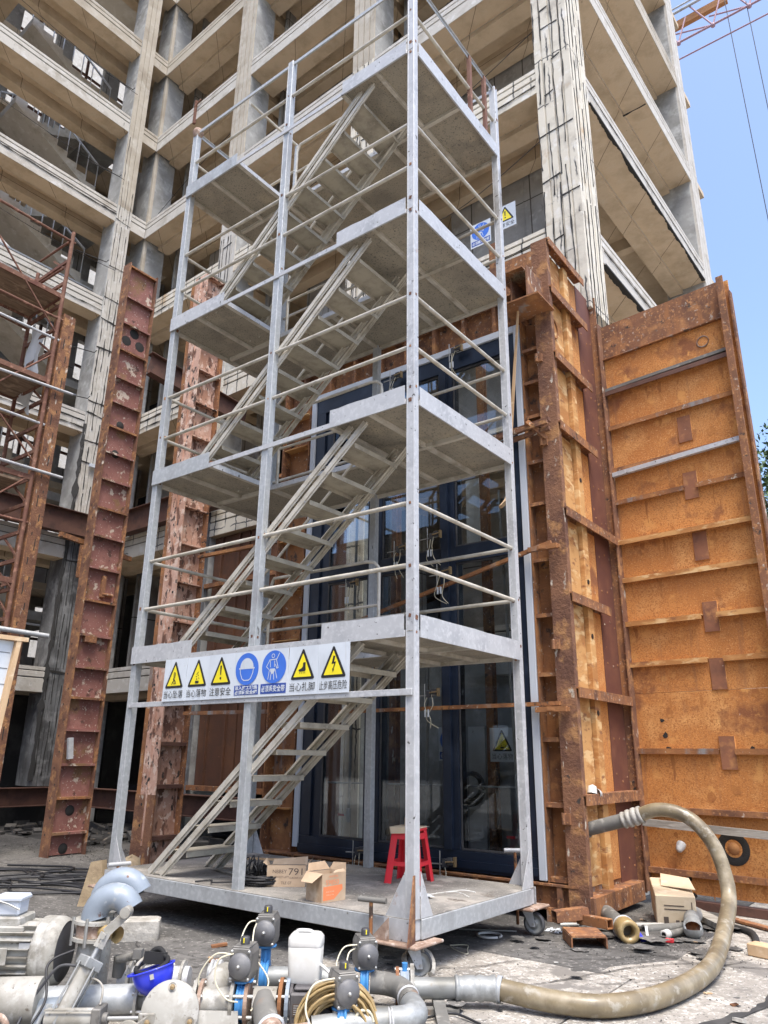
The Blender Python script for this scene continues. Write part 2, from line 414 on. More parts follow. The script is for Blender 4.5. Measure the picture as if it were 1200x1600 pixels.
shade('blue_grey_paint', (.27, .315, .37), .42, layers=[((.20, .235, .275), 3, .45, .7), ((.5, .48, .42), 5, .62, .75), ((.13, .06, .04), 15, .66, .70), ((.40, .44, .48), 9, .60, .68)], bump=(40, .12, .003))
shade('valve_blue', (.06, .25, .55), .45, layers=[((.04, .16, .38), 5, .45, .7), ((.35, .42, .48), 9, .62, .74)])
shade('actuator_grey', (.17, .165, .155), .55, .35, layers=[((.25, .24, .22), 5, .45, .7), ((.09, .085, .08), 9, .55, .7)], bump=(60, .15, .002))
shade('dark_grey_plastic', (.05, .05, .055), .5, layers=[((.10, .10, .10), 6, .5, .7)])
shade('meter_grey', (.085, .08, .085), .6, .2, layers=[((.13, .125, .12), 5, .5, .7), ((.3, .29, .26), 16, .7, .78)])
shade('hose_tan', (.235, .19, .115), .42, layers=[((.15, .12, .075), 3.5, .42, .60), ((.32, .27, .185), 5, .52, .66), ((.33, .30, .24), 12, .57, .66), ((.17, .14, .1), 9, .64, .74)], coat=.15)
shade('hose_band', (.38, .365, .33), .7, layers=[((.26, .24, .2), 12, .45, .65)])
shade('tube_amber', (.35, .25, .11), .35, layers=[((.24, .165, .07), 6, .45, .66), ((.46, .37, .2), 9, .58, .7)], coat=.1)
shade('tube_clear', (.62, .58, .44), .35)
shade('helmet_blue', (.035, .055, .72), .32, layers=[((.03, .04, .5), 5, .5, .7)], coat=.3)
shade('black_foam', (.012, .012, .013), .8)
shade('bolt_brass', (.33, .24, .13), .5, .6)
shade('bolt_steel', (.42, .42, .40), .45, .7)
shade('rock', (.42, .40, .36), .95, layers=[((.28, .26, .22), 5, .45, .65), ((.55, .53, .48), 14, .55, .68)], bump=(30, .8, .01))
shade('sandstone', (.45, .35, .22), .95, layers=[((.32, .24, .15), 5, .45, .65)], bump=(30, .8, .01))
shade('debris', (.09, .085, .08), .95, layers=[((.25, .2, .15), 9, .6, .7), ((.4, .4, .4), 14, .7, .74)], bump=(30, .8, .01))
shade('bark', (.09, .07, .05), .95, bump=(20, .6, .02))
shade('leaf', (.05, .10, .028), .6, layers=[((.085, .15, .04), 3, .45, .6), ((.025, .05, .02), 1.1, .5, .65)])
shade('crane_orange', (.34, .15, .045), .6, layers=[((.36, .15, .04), 3, .5, .7)])
shade('crane_pink', (.34, .21, .25), .6)
shade('straw_net', (.30, .22, .13), .95)
shade('plastic_sheet', (.62, .64, .65), .35)
shade('blue_cloth', (.03, .07, .22), .9, bump=(9, .6, .02))

def glass_mat(name, tint, tr):
    m = bpy.data.materials.new(name); m.use_nodes = True
    nt = m.node_tree; N, L = nt.nodes, nt.links; N.clear()
    o = N.new('ShaderNodeOutputMaterial'); mx = N.new('ShaderNodeMixShader')
    t = N.new('ShaderNodeBsdfTransparent'); t.inputs[0].default_value = (*tint, 1)
    g = N.new('ShaderNodeBsdfGlossy'); g.inputs['Roughness'].default_value = 0.015; g.inputs['Color'].default_value = (.85, .92, 1, 1)
    fr = N.new('ShaderNodeFresnel'); fr.inputs[0].default_value = tr
    tc = N.new('ShaderNodeTexCoord'); nz = N.new('ShaderNodeTexNoise'); nz.inputs['Scale'].default_value = 1.3
    bp = N.new('ShaderNodeBump'); bp.inputs['Strength'].default_value = .008; bp.inputs['Distance'].default_value = .1
    L.new(tc.outputs['Object'], nz.inputs['Vector']); L.new(nz.outputs[0], bp.inputs['Height']); L.new(bp.outputs[0], g.inputs['Normal'])
    L.new(fr.outputs[0], mx.inputs[0]); L.new(t.outputs[0], mx.inputs[1]); L.new(g.outputs[0], mx.inputs[2]); L.new(mx.outputs[0], o.inputs[0])
    MATS[name] = m
glass_mat('pane_glass', (.86, .89, .90), 1.45)

# ================================================================ GROUND
g = MB(); g.box(-400, 400, -400, 400, -0.4, -0.035)
ground = g.build('ground', 'ground_sheet', None, kind='structure')
pav = bpy.data.objects.new('pavement', None); COL.objects.link(pav); pav['kind'] = 'structure'
WM['pavement'] = I4
rr = random.Random(3)
_cols = [(-16.0, -13.2), (-13.2, -10.4), (-10.4, -7.7), (-7.7, -5.1), (-5.1, -2.6), (-2.6, -0.9), (-0.9, 1.15), (1.15, 3.4), (3.4, 6.2), (6.2, 9.5)]
_rows = [(-9.5, -6.5), (-6.5, -4.0), (-4.0, -2.1), (-2.1, -0.55), (-0.55, 1.0), (1.0, 2.9), (2.9, 5.4), (5.4, 8.5), (8.5, 12.5)]
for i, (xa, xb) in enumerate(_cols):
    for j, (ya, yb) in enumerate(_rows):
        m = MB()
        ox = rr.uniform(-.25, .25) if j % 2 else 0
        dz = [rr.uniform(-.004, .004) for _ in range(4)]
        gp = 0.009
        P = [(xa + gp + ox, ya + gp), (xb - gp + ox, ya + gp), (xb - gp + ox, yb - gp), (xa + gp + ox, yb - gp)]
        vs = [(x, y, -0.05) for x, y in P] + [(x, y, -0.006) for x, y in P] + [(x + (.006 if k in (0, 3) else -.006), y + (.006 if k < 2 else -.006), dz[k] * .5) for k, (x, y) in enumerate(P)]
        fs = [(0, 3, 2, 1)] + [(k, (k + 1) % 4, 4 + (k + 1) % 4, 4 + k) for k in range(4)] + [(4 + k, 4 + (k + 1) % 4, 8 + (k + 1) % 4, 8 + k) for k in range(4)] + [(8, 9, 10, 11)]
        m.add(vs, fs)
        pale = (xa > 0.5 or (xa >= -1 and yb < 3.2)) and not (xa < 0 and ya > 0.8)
        m.build('paving_slab', 'ground_pale' if pale else ('ground_dark' if (xa < -4 and ya > 1.5) or (xa < -1 and ya > 2) else 'ground_plate'), pav)  # darkest slabs have the shade around the raised frame painted in

def crack(pts, w, name='crack', mat='ground_dark', seed=1):
    q = random.Random(seed); m = MB(); vs = []; P_ = spline(pts, 30)
    for i, p in enumerate(P_):
        d = (P_[min(i + 1, len(P_) - 1)] - P_[max(i - 1, 0)]).normalized(); s_ = Vector((-d.y, d.x, 0)); k1 = noise.noise(p * 3 + Vector((seed, 0, 0))); k2 = noise.noise(p * 9 + Vector((0, seed, 0))); ww = w * (.6 + .8 * abs(k1) + .5 * k2) / 2; j = k1 * .05 + k2 * .02
        vs += [p + s_ * (ww + j), p - s_ * (ww - j)]
    m.add(vs, [(2 * i, 2 * i + 1, 2 * i + 3, 2 * i + 2) for i in range(len(P_) - 1)])
    return m.build(name, mat, pav)
for k, (pts, w) in enumerate(((((.55, .1, .006), (.9, .9, .006), (1.3, 1.6, .006), (1.9, 1.9, .006)), .014), (((.3, 1.0, .006), (.8, 1.35, .006), (1.1, 1.75, .006), (1.6, 2.0, .006)), .012), (((-.6, -.2, .006), (.0, .35, .006), (.4, 1.0, .006)), .010),
        (((1.3, -.9, .006), (1.9, -.1, .006), (2.3, .8, .006), (2.9, 1.3, .006)), .07), (((1.75, .15, .006), (2.0, .9, .006), (2.05, 1.9, .006), (1.85, 2.6, .006)), .09), (((1.0, .7, .006), (1.4, 1.2, .006), (1.7, 2.1, .006)), .010),
        (((.2, 1.55, .006), (.9, 1.75, .006), (1.6, 1.65, .006)), .012), (((-3.9, -.6, .006), (-2.9, -.35, .006), (-2.0, -.7, .006)), .009), (((-2.4, -1.2, .006), (-1.6, -.9, .006), (-.9, -.3, .006)), .008), (((2.0, -1.2, .006), (2.6, -.5, .006), (3.2, .2, .006)), .012))):
    crack(pts, w, 'tar_patch' if w > .05 else 'crack', seed=k)
q = random.Random(44)
for k in range(70):
    if k < 45: x, y = q.gauss(.75, .38), q.gauss(2.45, .42)
    else: x, y = q.uniform(-1.5, 2.5), q.uniform(-1.0, 1.8)
    r = q.uniform(.03, .16) if k < 45 else q.uniform(.02, .07); e = q.uniform(.4, 1)
    if x > 1.5 and y > 2.8: continue
    m = MB(); a0 = q.uniform(0, 6); m.add([(x + r * (.75 + .5 * noise.noise(Vector((math.cos(t * .21) * 2 + k, math.sin(t * .21) * 2, k)))) * math.cos(t * .21 + a0), y + r * e * (.75 + .5 * noise.noise(Vector((math.cos(t * .21) * 2 + k, math.sin(t * .21) * 2, k)))) * math.sin(t * .21 + a0), .0048 + k * .00004) for t in range(30)], [tuple(range(30))])
    m.build('dirt_patch', 'ground_plate' if k % 3 else 'ground_dark', pav)
    q = random.Random(k); m = MB(); m.add([(x + r * q.uniform(.65, 1.2) * math.cos(t * .42), y + r * q.uniform(.6, 1.15) * math.sin(t * .42), .0048 + k * .0007) for t in range(15)], [tuple(range(15))]); m.build('dirt_patch', 'ground_plate', pav)

# small litter lying everywhere: grit, flakes, chips
lit = MB()
for k in range(2600):
    a = rr.random()
    if a < .45: x, y = rr.uniform(-9.5, -4), rr.uniform(1.8, 4.6)
    elif a < .7: x, y = rr.gauss(0.8, .5), rr.gauss(2.3, .5)
    else: x, y = rr.uniform(-7, 3), rr.uniform(-3, 3.6)
    s = rr.uniform(.003, .011) * (2.4 if a < .45 else 1)
    t = rr.uniform(0, 6.28); h = rr.uniform(.002, .010) * (2.5 if a < .45 else 1)
    c, sn = math.cos(t) * s, math.sin(t) * s
    k2 = rr.uniform(.4, 1)
    lit.add([(x + c, y + sn, .001), (x - sn * k2, y + c * k2, .001), (x - c, y - sn, .001), (x + sn * k2, y - c * k2, .001), (x, y, h + .003)],
            [(0, 1, 4), (1, 2, 4), (2, 3, 4), (3, 0, 4)])
tag(lit.build('grit_and_chips', 'debris'), 'fine dark grit, rust flakes and small chips scattered over the paving', 'litter', kind='stuff')

# ================================================================ CONCRETE BUILDING
TH = -0.0358
BLD = Matrix.Translation((0.269, 3.85, 0)) @ Matrix.Rotation(TH, 4, 'Z')
BL = [2.60, 5.42, 8.39, 11.47, 14.22, 17.08, 19.80, 22.60, 25.40]
TOP = 28.4
bld = thing('concrete_building', 'bare concrete building frame with open bays and stained edge beams behind the steel tower', 'building', (0.269, 3.85, 0), TH)

def col_profile(u0, u1, v0, v1, groove_front=True, groove_side=False):
    """plan outline with shallow grooves on the -v face and on the +u face"""
    pts = [(u0, v1), (u0, v0)]
    if groove_front:
        w = u1 - u0
        for a in (.22, .5, .78):
            c = u0 + w * a
            pts += [(c - .014, v0), (c - .012, v0 + .022), (c + .012, v0 + .022), (c + .014, v0)]
    pts += [(u1, v0)]
    if groove_side:
        w = v1 - v0
        for a in (.3, .66):
            c = v0 + w * a
            pts += [(u1, c - .014), (u1 - .022, c - .012), (u1 - .022, c + .012), (u1, c + .014)]
    pts += [(u1, v1)]
    return pts

def column(u0, u1, v0, v1, z0, z1, mat, gf=True, gs=False, name='column', label=None):
    m = MB(BLD)
    m.prism(col_profile(u0, u1, v0, v1, gf, gs), lambda x, y, t: (x, y, t), z0, z1)
    # reverse winding is harmless: closed solid
    return m.build(name, mat, bld, label=label)

zc = [0.0] + BL + [TOP]
for (u0, u1, v0, v1, gs, z0) in ((-0.58, 0.0, 0.0, 0.62, True, 0), (-4.57, -4.01, 0.0, 0.62, False, 0), (-8.50, -7.95, 0.0, 0.62, False, 0.0)):
    for a, b in zip([z0, 3.1, 5.92, 7.3, 8.89, 11.97, 14.72, 17.58, 20.3], [3.1, 5.92, 7.3, 8.89, 11.97, 14.72, 17.58, 20.3, TOP]):
        top_c = a > 11
        mt = 'concrete_grimy' if a < 4 and u0 < -5 else ('tile_cream' if (a < 14 and u0 > -5) or a < 8 else ('concrete_white' if a < 12 or u0 > -1 else 'concrete'))
        column(u0, u1 - (.16 if gs and a < 7 else 0), v0, v1, a + .003, b, mt, True, gs)
# smooth right flank plates of the inner columns
for (u1, v1) in ((-4.01, .6), (-7.95, .6)):
    m = MB(BLD); m.box(u1, u1 + .012, .03, v1, .2, TOP); m.build('column_face', 'concrete_grey', bld)
column(-12.55, -11.86, 0.06, 0.66, 0, TOP, 'concrete_grey', False, False)
m = MB(BLD); m.box(-11.93, -11.845, .045, .13, 0, TOP); m.build('column_edge', 'concrete', bld)
for a, b in zip([.8, 3.1, 5.92, 8.89, 11.97, 14.72, 17.58], [3.1, 5.92, 8.89, 11.97, 14.72, 17.58, TOP]):
    column(-12.35, -11.79, -0.84, -0.44, a + .003, b, 'concrete_grimy' if a < 5.5 else ('concrete_white' if a < 14 else 'concrete'), False, True)
    m = MB(BLD); m.box(-12.38, -11.81, -.855, -.84, a + .003, b); m.build('column_face', 'concrete_grimy' if a < 5.5 else 'concrete_grey', bld)
column(-0.85, 0.0, 6.72, 7.3, 0, TOP, 'concrete_white', False, True)
m = MB(BLD); m.box(-.82, -.06, 6.70, 6.72, 0, TOP); m.build('column_face', 'concrete_grey', bld)

# dark bituminous seams on the tiled columns: thin ragged strips, proud of the tiles
def seam(path, w, parent=bld, M=BLD, out=(0, -1, 0), seed=0, name='mortar_seam'):
    q = random.Random(seed); m = MB(M); o = Vector(out) * .006
    P = [Vector(p) for p in path]; pts = []
    for a, b in zip(P, P[1:]):
        n = max(2, int((b - a).length / .12))
        for k in range(n): pts.append(a.lerp(b, k / n))
    pts.append(P[-1])
    side = Vector(out)
    for a, b in zip(pts, pts[1:]):
        d = (b - a).normalized(); sdv = d.cross(side).normalized()
    vs, fs = [], []
    jit = 0
    for i, p in enumerate(pts):
        d = (pts[min(i + 1, len(pts) - 1)] - pts[max(i - 1, 0)]).normalized(); sv = d.cross(side).normalized()
        jit = jit * .6 + q.uniform(-.010, .010)
        ww = w * q.choice((.35, .5, .6, .8, .9, 1.1, 1.7)) / 2
        vs += [p + sv * (ww + jit) + o, p - sv * (ww - jit) + o, p + sv * (ww + jit) - o * .3, p - sv * (ww - jit) - o * .3]
    for i in range(len(pts) - 1):
        a = i * 4
        fs += [(a, a + 4, a + 5, a + 1), (a, a + 2, a + 6, a + 4), (a + 1, a + 5, a + 7, a + 3)]
    m.add(vs, fs)
    return m.build(name, 'dark_seam', parent)
q = random.Random(11)
for (u0, u1, hi) in ((-0.58, 0.0, 16.0), (-4.57, -4.01, 14.7), (-8.50, -7.95, 12.5)):
    for a in (.05, .27, .52, .75):
        z = 6.2
        while z < hi:
            z2 = z + q.uniform(.8, 2.2)
            x = u0 + (u1 - u0) * (a + q.uniform(-.05, .05))
            seam([(x, -.002, z), (x + q.uniform(-.03, .03), -.002, min(z2, hi))], .017, seed=q.random())
            z = z2 + q.uniform(0, .5)
    z = 6.5
    while z < hi:
        x0 = u0 + q.choice((0, .13, .28)) ; x1 = min(u1, x0 + q.choice((.15, .3, .56)))
        seam([(x0, -.003, z), (x1, -.003, z + q.uniform(-.02, .05))], .02, seed=q.random())
        z += q.uniform(.35, .9)
for a in (.12, .3, .52, .8):
    z = 6.8
    while z < 17:
        z2 = z + q.uniform(.9, 2.4)
        seam([(.002, .62 * a, z), (.002, .62 * a + q.uniform(-.02, .02), z2)], .018, out=(1, 0, 0), seed=q.random()); z = z2 + q.uniform(0, .4)
for a in (.1, .45, .82):     # left wing column
    z = 1.0
    while z < 15.5:
        z2 = z + q.uniform(.6, 1.8)
        if q.random() < .75: seam([(-11.785, -.84 + .4 * a, z), (-11.785, -.84 + .4 * a + q.uniform(-.02, .02), z2)], .02 if z < 11 else .011, out=(1, 0, 0), seed=q.random()); z = z2 + q.uniform(0, .6)
for z in (3.05, 5.4, 6.0, 7.7, 8.2, 8.9, 9.2, 10.6, 11.4, 12.0, 12.9, 14.3):
    seam([(-11.785, -.86, z), (-11.785, -.43, z + q.uniform(-.05, .05))], .03 if z < 12 else .012, out=(1, 0, 0), seed=q.random())
seam([(-11.79, -.86, .9), (-11.79, -.84, 8.6)], .09, out=(.7, -.7, 0), seed=5)

# edge beams, one per bay and storey: face with a shadow groove, wide soffit
def edge_beam(p0, p1, inward, B, mat, h=.50, depth=.42, name='edge_beam'):
    """p0,p1 plan points on the face line; inward = unit vector into the building"""
    m = MB(BLD)
    a, b, n = Vector((*p0, 0)), Vector((*p1, 0)), Vector((*inward, 0))
    prof = [(0, 0), (0, h * .52), (.016, h * .54), (.016, h * .58), (0, h * .60), (0, h * .80), (.012, h * .815), (.012, h * .85), (0, h * .865), (0, h), (depth, h), (depth, 0), (depth - .01, 0)]
    vs = [a + n * x + Vector((0, 0, B + y)) for x, y in prof] + [b + n * x + Vector((0, 0, B + y)) for x, y in prof]
    k = len(prof)
    m.add(vs, [tuple(range(k)), tuple(range(k, 2 * k))[::-1]] + [(i, k + i, k + (i + 1) % k, (i + 1) % k) for i in range(k)])
    m.cur = 1
    e = (b - a).normalized() * .003
    q0, q1 = a + e, b - e
    lo = Vector((0, 0, B - .004)); hi = Vector((0, 0, B - .001))
    m.add([q0 + n * .012 + lo, q1 + n * .012 + lo, q1 + n * (depth - .012) + lo, q0 + n * (depth - .012) + lo,
           q0 + n * .012 + hi, q1 + n * .012 + hi, q1 + n * (depth - .012) + hi, q0 + n * (depth - .012) + hi],
          [(0, 3, 2, 1), (4, 5, 6, 7), (0, 1, 5, 4), (2, 3, 7, 6), (1, 2, 6, 5), (3, 0, 4, 7)])
    m.cur = 2
    for zz_ in (h * .56, h * .833):
        m.add([q0 + n * .0115 + Vector((0, 0, B + zz_ - .006)), q1 + n * .0115 + Vector((0, 0, B + zz_ - .006)), q1 + n * .0115 + Vector((0, 0, B + zz_ + .006)), q0 + n * .0115 + Vector((0, 0, B + zz_ + .006))], [(0, 1, 2, 3)])
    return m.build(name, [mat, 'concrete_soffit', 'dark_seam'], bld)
bays = [(-11.82, -8.503), (-7.947, -4.573), (-4.007, -0.583)]
for k, B in enumerate(BL):
    for (a, b) in bays:
        edge_beam((a, .008), (b, .008), (0, 1), B, 'tile_cream' if k in (1, 2, 3) else ('concrete_white' if k in (0, 4, 5) else 'concrete'))
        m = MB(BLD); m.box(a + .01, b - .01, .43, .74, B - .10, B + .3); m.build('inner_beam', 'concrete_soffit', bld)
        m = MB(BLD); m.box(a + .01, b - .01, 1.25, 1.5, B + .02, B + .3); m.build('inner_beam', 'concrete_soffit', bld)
    # side face beam
    edge_beam((-.008, 6.715), (-.008, .625), (-1, 0), B, 'concrete_white' if k in (2, 3, 4) else 'concrete', depth=.49)
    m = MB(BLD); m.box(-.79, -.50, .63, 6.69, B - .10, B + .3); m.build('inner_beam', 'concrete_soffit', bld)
    # left wing: short beam at the inner corner, long beam towards the viewer
    edge_beam((-11.81, -.005), (-11.81, -.435), (-1, 0), B, 'concrete_white' if k < 5 else 'concrete')
    edge_beam((-11.81, -.845), (-11.81, -6.2), (-1, 0), B, 'concrete_white' if k < 6 else 'concrete')
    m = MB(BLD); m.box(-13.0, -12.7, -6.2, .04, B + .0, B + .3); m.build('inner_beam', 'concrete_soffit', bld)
    # floor slabs (L shaped: two pieces)
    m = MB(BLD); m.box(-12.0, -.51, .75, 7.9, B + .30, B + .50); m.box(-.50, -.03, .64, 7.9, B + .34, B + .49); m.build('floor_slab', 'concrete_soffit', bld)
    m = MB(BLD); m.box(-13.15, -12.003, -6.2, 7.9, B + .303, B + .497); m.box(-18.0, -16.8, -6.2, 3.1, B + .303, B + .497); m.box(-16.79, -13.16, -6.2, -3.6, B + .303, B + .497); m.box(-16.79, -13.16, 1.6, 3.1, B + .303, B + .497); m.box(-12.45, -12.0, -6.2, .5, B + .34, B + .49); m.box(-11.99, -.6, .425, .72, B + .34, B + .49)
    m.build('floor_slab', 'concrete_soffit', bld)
# cross beams at column lines
for B in BL[1:7]:
    for u in (-4.3, -8.25):
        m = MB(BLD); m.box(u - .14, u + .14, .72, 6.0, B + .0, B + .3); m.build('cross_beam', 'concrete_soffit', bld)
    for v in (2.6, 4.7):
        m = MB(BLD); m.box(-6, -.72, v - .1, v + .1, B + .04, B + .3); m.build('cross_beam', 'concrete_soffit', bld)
# interior walls: set back, leaving dark door gaps beside the columns
FL = [0.0] + [b + .5 for b in BL]
for k in range(1, 8):
    z0 = FL[k] + .003; z1 = BL[k] + .297 if k < len(BL) else TOP
    for i, (a, b) in enumerate(bays):
        m = MB(BLD); m.box(a + .75, b - .02, 1.55, 1.68, z0, z1)
        n = 5
        for j in range(1, n): x = a + .75 + (b - a - .8) * j / n; m.box(x - .006, x + .006, 1.538, 1.549, z0 + .05, z1 - .05)
        m.build('partition_wall', 'interior_wall', bld)
        m = MB(BLD); m.box(a + .02, a + .10, .95, 1.55, z0, z1); m.build('partition_wall', 'interior_wall', bld)
    m = MB(BLD); m.box(-2.6, -2.48, 1.9, 7.0, z0, z1); m.build('partition_wall', 'interior_wall', bld)
m = MB(BLD); m.box(-12, -.9, 7.6, 7.75, 0, TOP); m.build('back_wall', 'interior_shade', bld)
m = MB(BLD); m.box(-18.2, -12.0, 3.2, 3.35, 0, TOP); m.build('back_wall', 'interior_shade', bld)
m = MB(BLD); m.box(-18.3, -.0, -6.4, 8.2, TOP, TOP + .3) if False else m.box(-18.3, 0, .02, 8.2, TOP, TOP + .3); m.box(-18.3, -11.8, -6.4, .0, TOP, TOP + .3); m.build('roof', 'concrete', bld)
# left wing outer wall with window openings, end wall
for k in range(0, 9):
    z0 = FL[k] + .003; z1 = BL[k] + .29 if k < 9 else TOP
    m = MB(BLD); m.box(-18.1, -17.9, -6.2, 3.2, z0, z0 + .9); m.box(-18.1, -17.9, -6.2, 3.2, z1 - .25, z1)
    for v in (-6.1, -4.1, -2.3, -.5, 1.3, 3.1): m.box(-18.1, -17.9, v - .3, v + .3, z0 + .9, z1 - .25)
    m.build('outer_wall', 'interior_wall', bld)
    w = MB(BLD)
    for v in (-5.1, -3.2, -1.4, .4): w.box(-18.05, -17.98, v - .04, v + .04, z0 + .9, z1 - .25)
    w.box(-18.05, -17.98, -5.8, 2.8, z0 + 1.4, z0 + 1.47)
    w.build('window_bars', 'brown_steel', bld)
m = MB(BLD); m.box(-18.1, -12.4, -6.5, -6.22, 0, TOP); m.build('end_wall', 'concrete_grey', bld)

op = thing('workshop_block', 'plain grey workshop block across the yard, seen only as a reflection in the glass', 'building', (0, -34, 0))
m = MB(); m.box(-45, 40, -44, -34, 0, 17); m.build('wall', 'concrete_grimy', op)
for zz_ in (3, 8, 13):
    for i in range(14):
        m = MB(); m.box(-40 + i * 5.6, -36.5 + i * 5.6, -33.99, -33.9, zz_, zz_ + 2.2); m.build('window', 'dark_grey_plastic', op)
nbd = thing('pale_backdrop', 'plain pale block added beyond the left wing to cover the sky in its window openings', 'building', (-30, -4, 0))
m = MB(); m.box(-40, -33, -30, 40, 0, 60); m.build('wall', 'concrete_white', nbd)  # added backdrop, masks bright sky behind the left wing windows
# concrete stairs and railings in the left wing, every storey
for k in range(1, 7):
    z0 = FL[k]; H = FL[k + 1] - FL[k] if k + 1 < len(FL) else 2.85
    n = 8
    for (us, va, za, vb, zb) in ((-14.55, -.7, z0 + H * .5, -3.1, z0 + H), (-15.75, -3.1, z0, -.7, z0 + H * .5)):
        prof = []
        for i in range(n):
            y0 = va + (vb - va) * i / n; y1 = va + (vb - va) * (i + 1) / n
            a = za + (zb - za) * i / n; b = za + (zb - za) * (i + 1) / n
            prof += [(y0, a), (y0, b), (y1, b)]
        prof = prof[:-1] + [(vb, zb)]
        prof += [(vb, zb - .25), (va, za - .18)]
        m = MB(BLD); m.prism(prof, lambda x, y, t: (t, x, y), us, us + 1.05); m.build('stair_flight', 'concrete_white', bld)
        m = MB(BLD)
        e = us + 1.0
        for i in range(n + 1):
            t = i / n; y = va + (vb - va) * t; z = za + (zb - za) * t
            m.cyl((e, y, z), (e, y, z + .95), .016, 6)
        m.beam((e, va, za + .95), (e, vb, zb + .95), .05, .04)
        m.build('stair_railing', 'white_frame', bld)
    m = MB(BLD); m.box(-15.75, -13.5, -.7, .35, z0 + H * .5 - .2, z0 + H * .5); m.build('stair_landing', 'concrete_grey', bld)
    m = MB(BLD); m.box(-16.4, -13.45, 1.62, 1.75, z0 + .003, z0 + H - .25); m.build('partition_wall', 'interior_wall', bld)
    m = MB(BLD)
    for i in range(14):
        y = -5.6 + i * .4; m.cyl((-13.3, y, z0), (-13.3, y, z0 + 1.05), .011, 6)
    m.beam((-13.3, -5.6, z0 + 1.07), (-13.3, -.4, z0 + 1.07), .05, .04)
    m.build('railing', 'white_frame', bld)
# rope line with little hooks along the slab edges; rebar hooks
for B, pts in ((14.22, [(-11.7, -5.0, 15.55), (-11.7, -2.5, 15.4), (-11.74, -.8, 15.5)]), (17.08, [(-11.7, -4.0, 18.5), (-11.7, -2.0, 18.3), (-11.74, -.8, 18.35)]), (11.47, [(-11.7, -5, 12.9), (-11.7, -2.5, 12.7), (-11.74, -.7, 12.8)]),
               (14.22, [(-11.8, .3, 15.2), (-9.5, -.02, 15.35), (-8.5, -.02, 15.6)]), (11.47, [(-4.0, .2, 12.7), (-2.2, .05, 12.35), (-.6, .1, 12.9)]), (8.39, [(-4.0, .3, 10.4), (-2.2, .1, 10.1), (-.6, .1, 10.6)]), (11.47, [(-7.9, .2, 12.8), (-6.0, .05, 12.5), (-4.6, .1, 12.8)])):
    m = MB(BLD); m.tube(spline(pts, 8), .007, 5); m.build('safety_rope', 'black_cable', bld)
for (v, z) in ((-.95, 12.9), (-.95, 15.5), (-.95, 18.4), (-.9, 10.4), (-.9, 9.2)):
    m = MB(BLD); m.tube([(-11.7, v - .8, z - .15), (-11.74, v, z), (-11.7, v + .03, z + .06)], .012, 5); m.build('rebar_hook', 'black_cable', bld)
m = MB(BLD); m.box(-10.15, -10.08, -.04, .02, 16.95, 17.7); m.beam((-10.15, -.03, 17.5), (-9.9, -.03, 17.6), .03, .04); m.build('bracket', 'scaffold_rust', bld)
# ragged black strip under the side beams, broken edge
def ragged(y0, y1, z, w0, seed):
    q = random.Random(seed); m = MB(BLD); n = int((y1 - y0) / .035); vs = []; w = w0; tgt = w0
    for i in range(n + 1):
        if i % 9 == 0: tgt = w0 * q.uniform(.25, 1.6)
        w += (tgt - w) * .16 + q.uniform(-.012, .012); w = max(.01, w)
        y = y0 + (y1 - y0) * i / n
        vs += [(.004, y, z + .03), (.004, y, z), (-w, y, z)]
    m.add(vs, [(3 * i, 3 * i + 3, 3 * i + 4, 3 * i + 1) for i in range(n)] + [(3 * i + 1, 3 * i + 4, 3 * i + 5, 3 * i + 2) for i in range(n)])
    m.build('ragged_edge', 'dark_seam', bld)
ragged(.7, 6.65, 11.462, .04, 91); ragged(.7, 5.2, 8.382, .06, 92)
for z in (8.62, 11.7): seam([(.0, .7, z), (.0, 3.2, z), (.0, 6.6, z)], .014, out=(1, 0, 0), seed=z)
for z in (8.5, 8.68, 11.6): seam([(-11.8, -6, z), (-11.8, -.85, z)], .02, out=(1, 0, 0), seed=z); seam([(-11.7, .0, z), (-8.5, .0, z)], .02, seed=z + 1); seam([(-4, .0, z), (-.6, .0, z)], .025, seed=z + 2)
seam([(-11.8, -6, 14.45), (-11.8, -.45, 14.42)], .03, out=(1, 0, 0), seed=3)
seam([(-.02, 3.9, 13.95 + .2), (-.7, 3.9, 14.14)], .05, out=(0, 0, -1), seed=77)

# low storeys: dark grey and rust-brown infill; near-black sheets paint in the shade
def infill(u0, u1, v, z0, z1, mat, nrib=0, name='infill_panel'):
    m = MB(BLD); m.box(u0, u1, v, v + .03, z0, z1)
    for i in range(nrib): x = u0 + (u1 - u0) * (i + .5) / nrib; m.box(x - .025, x + .025, v - .05, v - .001, z0 + .02, z1 - .02)
    m.build(name, mat, bld)
infill(-10.9, -9.9, 1.2, .8, 2.6, 'concrete_grimy'); infill(-9.7, -8.6, 1.3, .8, 2.6, 'interior_shade'); infill(-12.4, -4.6, 1.5, .0, .79, 'interior_shade'); infill(-12.4, -8.6, 2.4, .8, 8.3, 'interior_shade')
m = MB(BLD); m.box(-13.2, -13.0, -6, 1.4, .0, 2.6); m.build('shade_partition', 'interior_shade', bld)  # near-black sheet painting in the shade below the left wing
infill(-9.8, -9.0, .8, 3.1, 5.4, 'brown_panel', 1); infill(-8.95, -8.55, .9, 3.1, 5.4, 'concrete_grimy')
infill(-11.5, -9.9, 1.4, 3.1, 5.4, 'interior_shade')
for i, (a, b) in enumerate(((-7.9, -6.9), (-6.86, -5.9), (-5.86, -4.95))):
    infill(a, b, .12, .92, 2.58, 'brown_panel', 2); infill(a, b, .14, 3.12, 5.40, 'brown_panel', 2)
infill(-4.95, -4.6, .35, .9, 5.3, 'interior_wall')
for z in (.85, 2.9, 4.4):
    m = MB(BLD); m.box(-7.95, -4.6, -.02, .06, z, z + .08); m.build('steel_rail', 'rust_brown', bld)
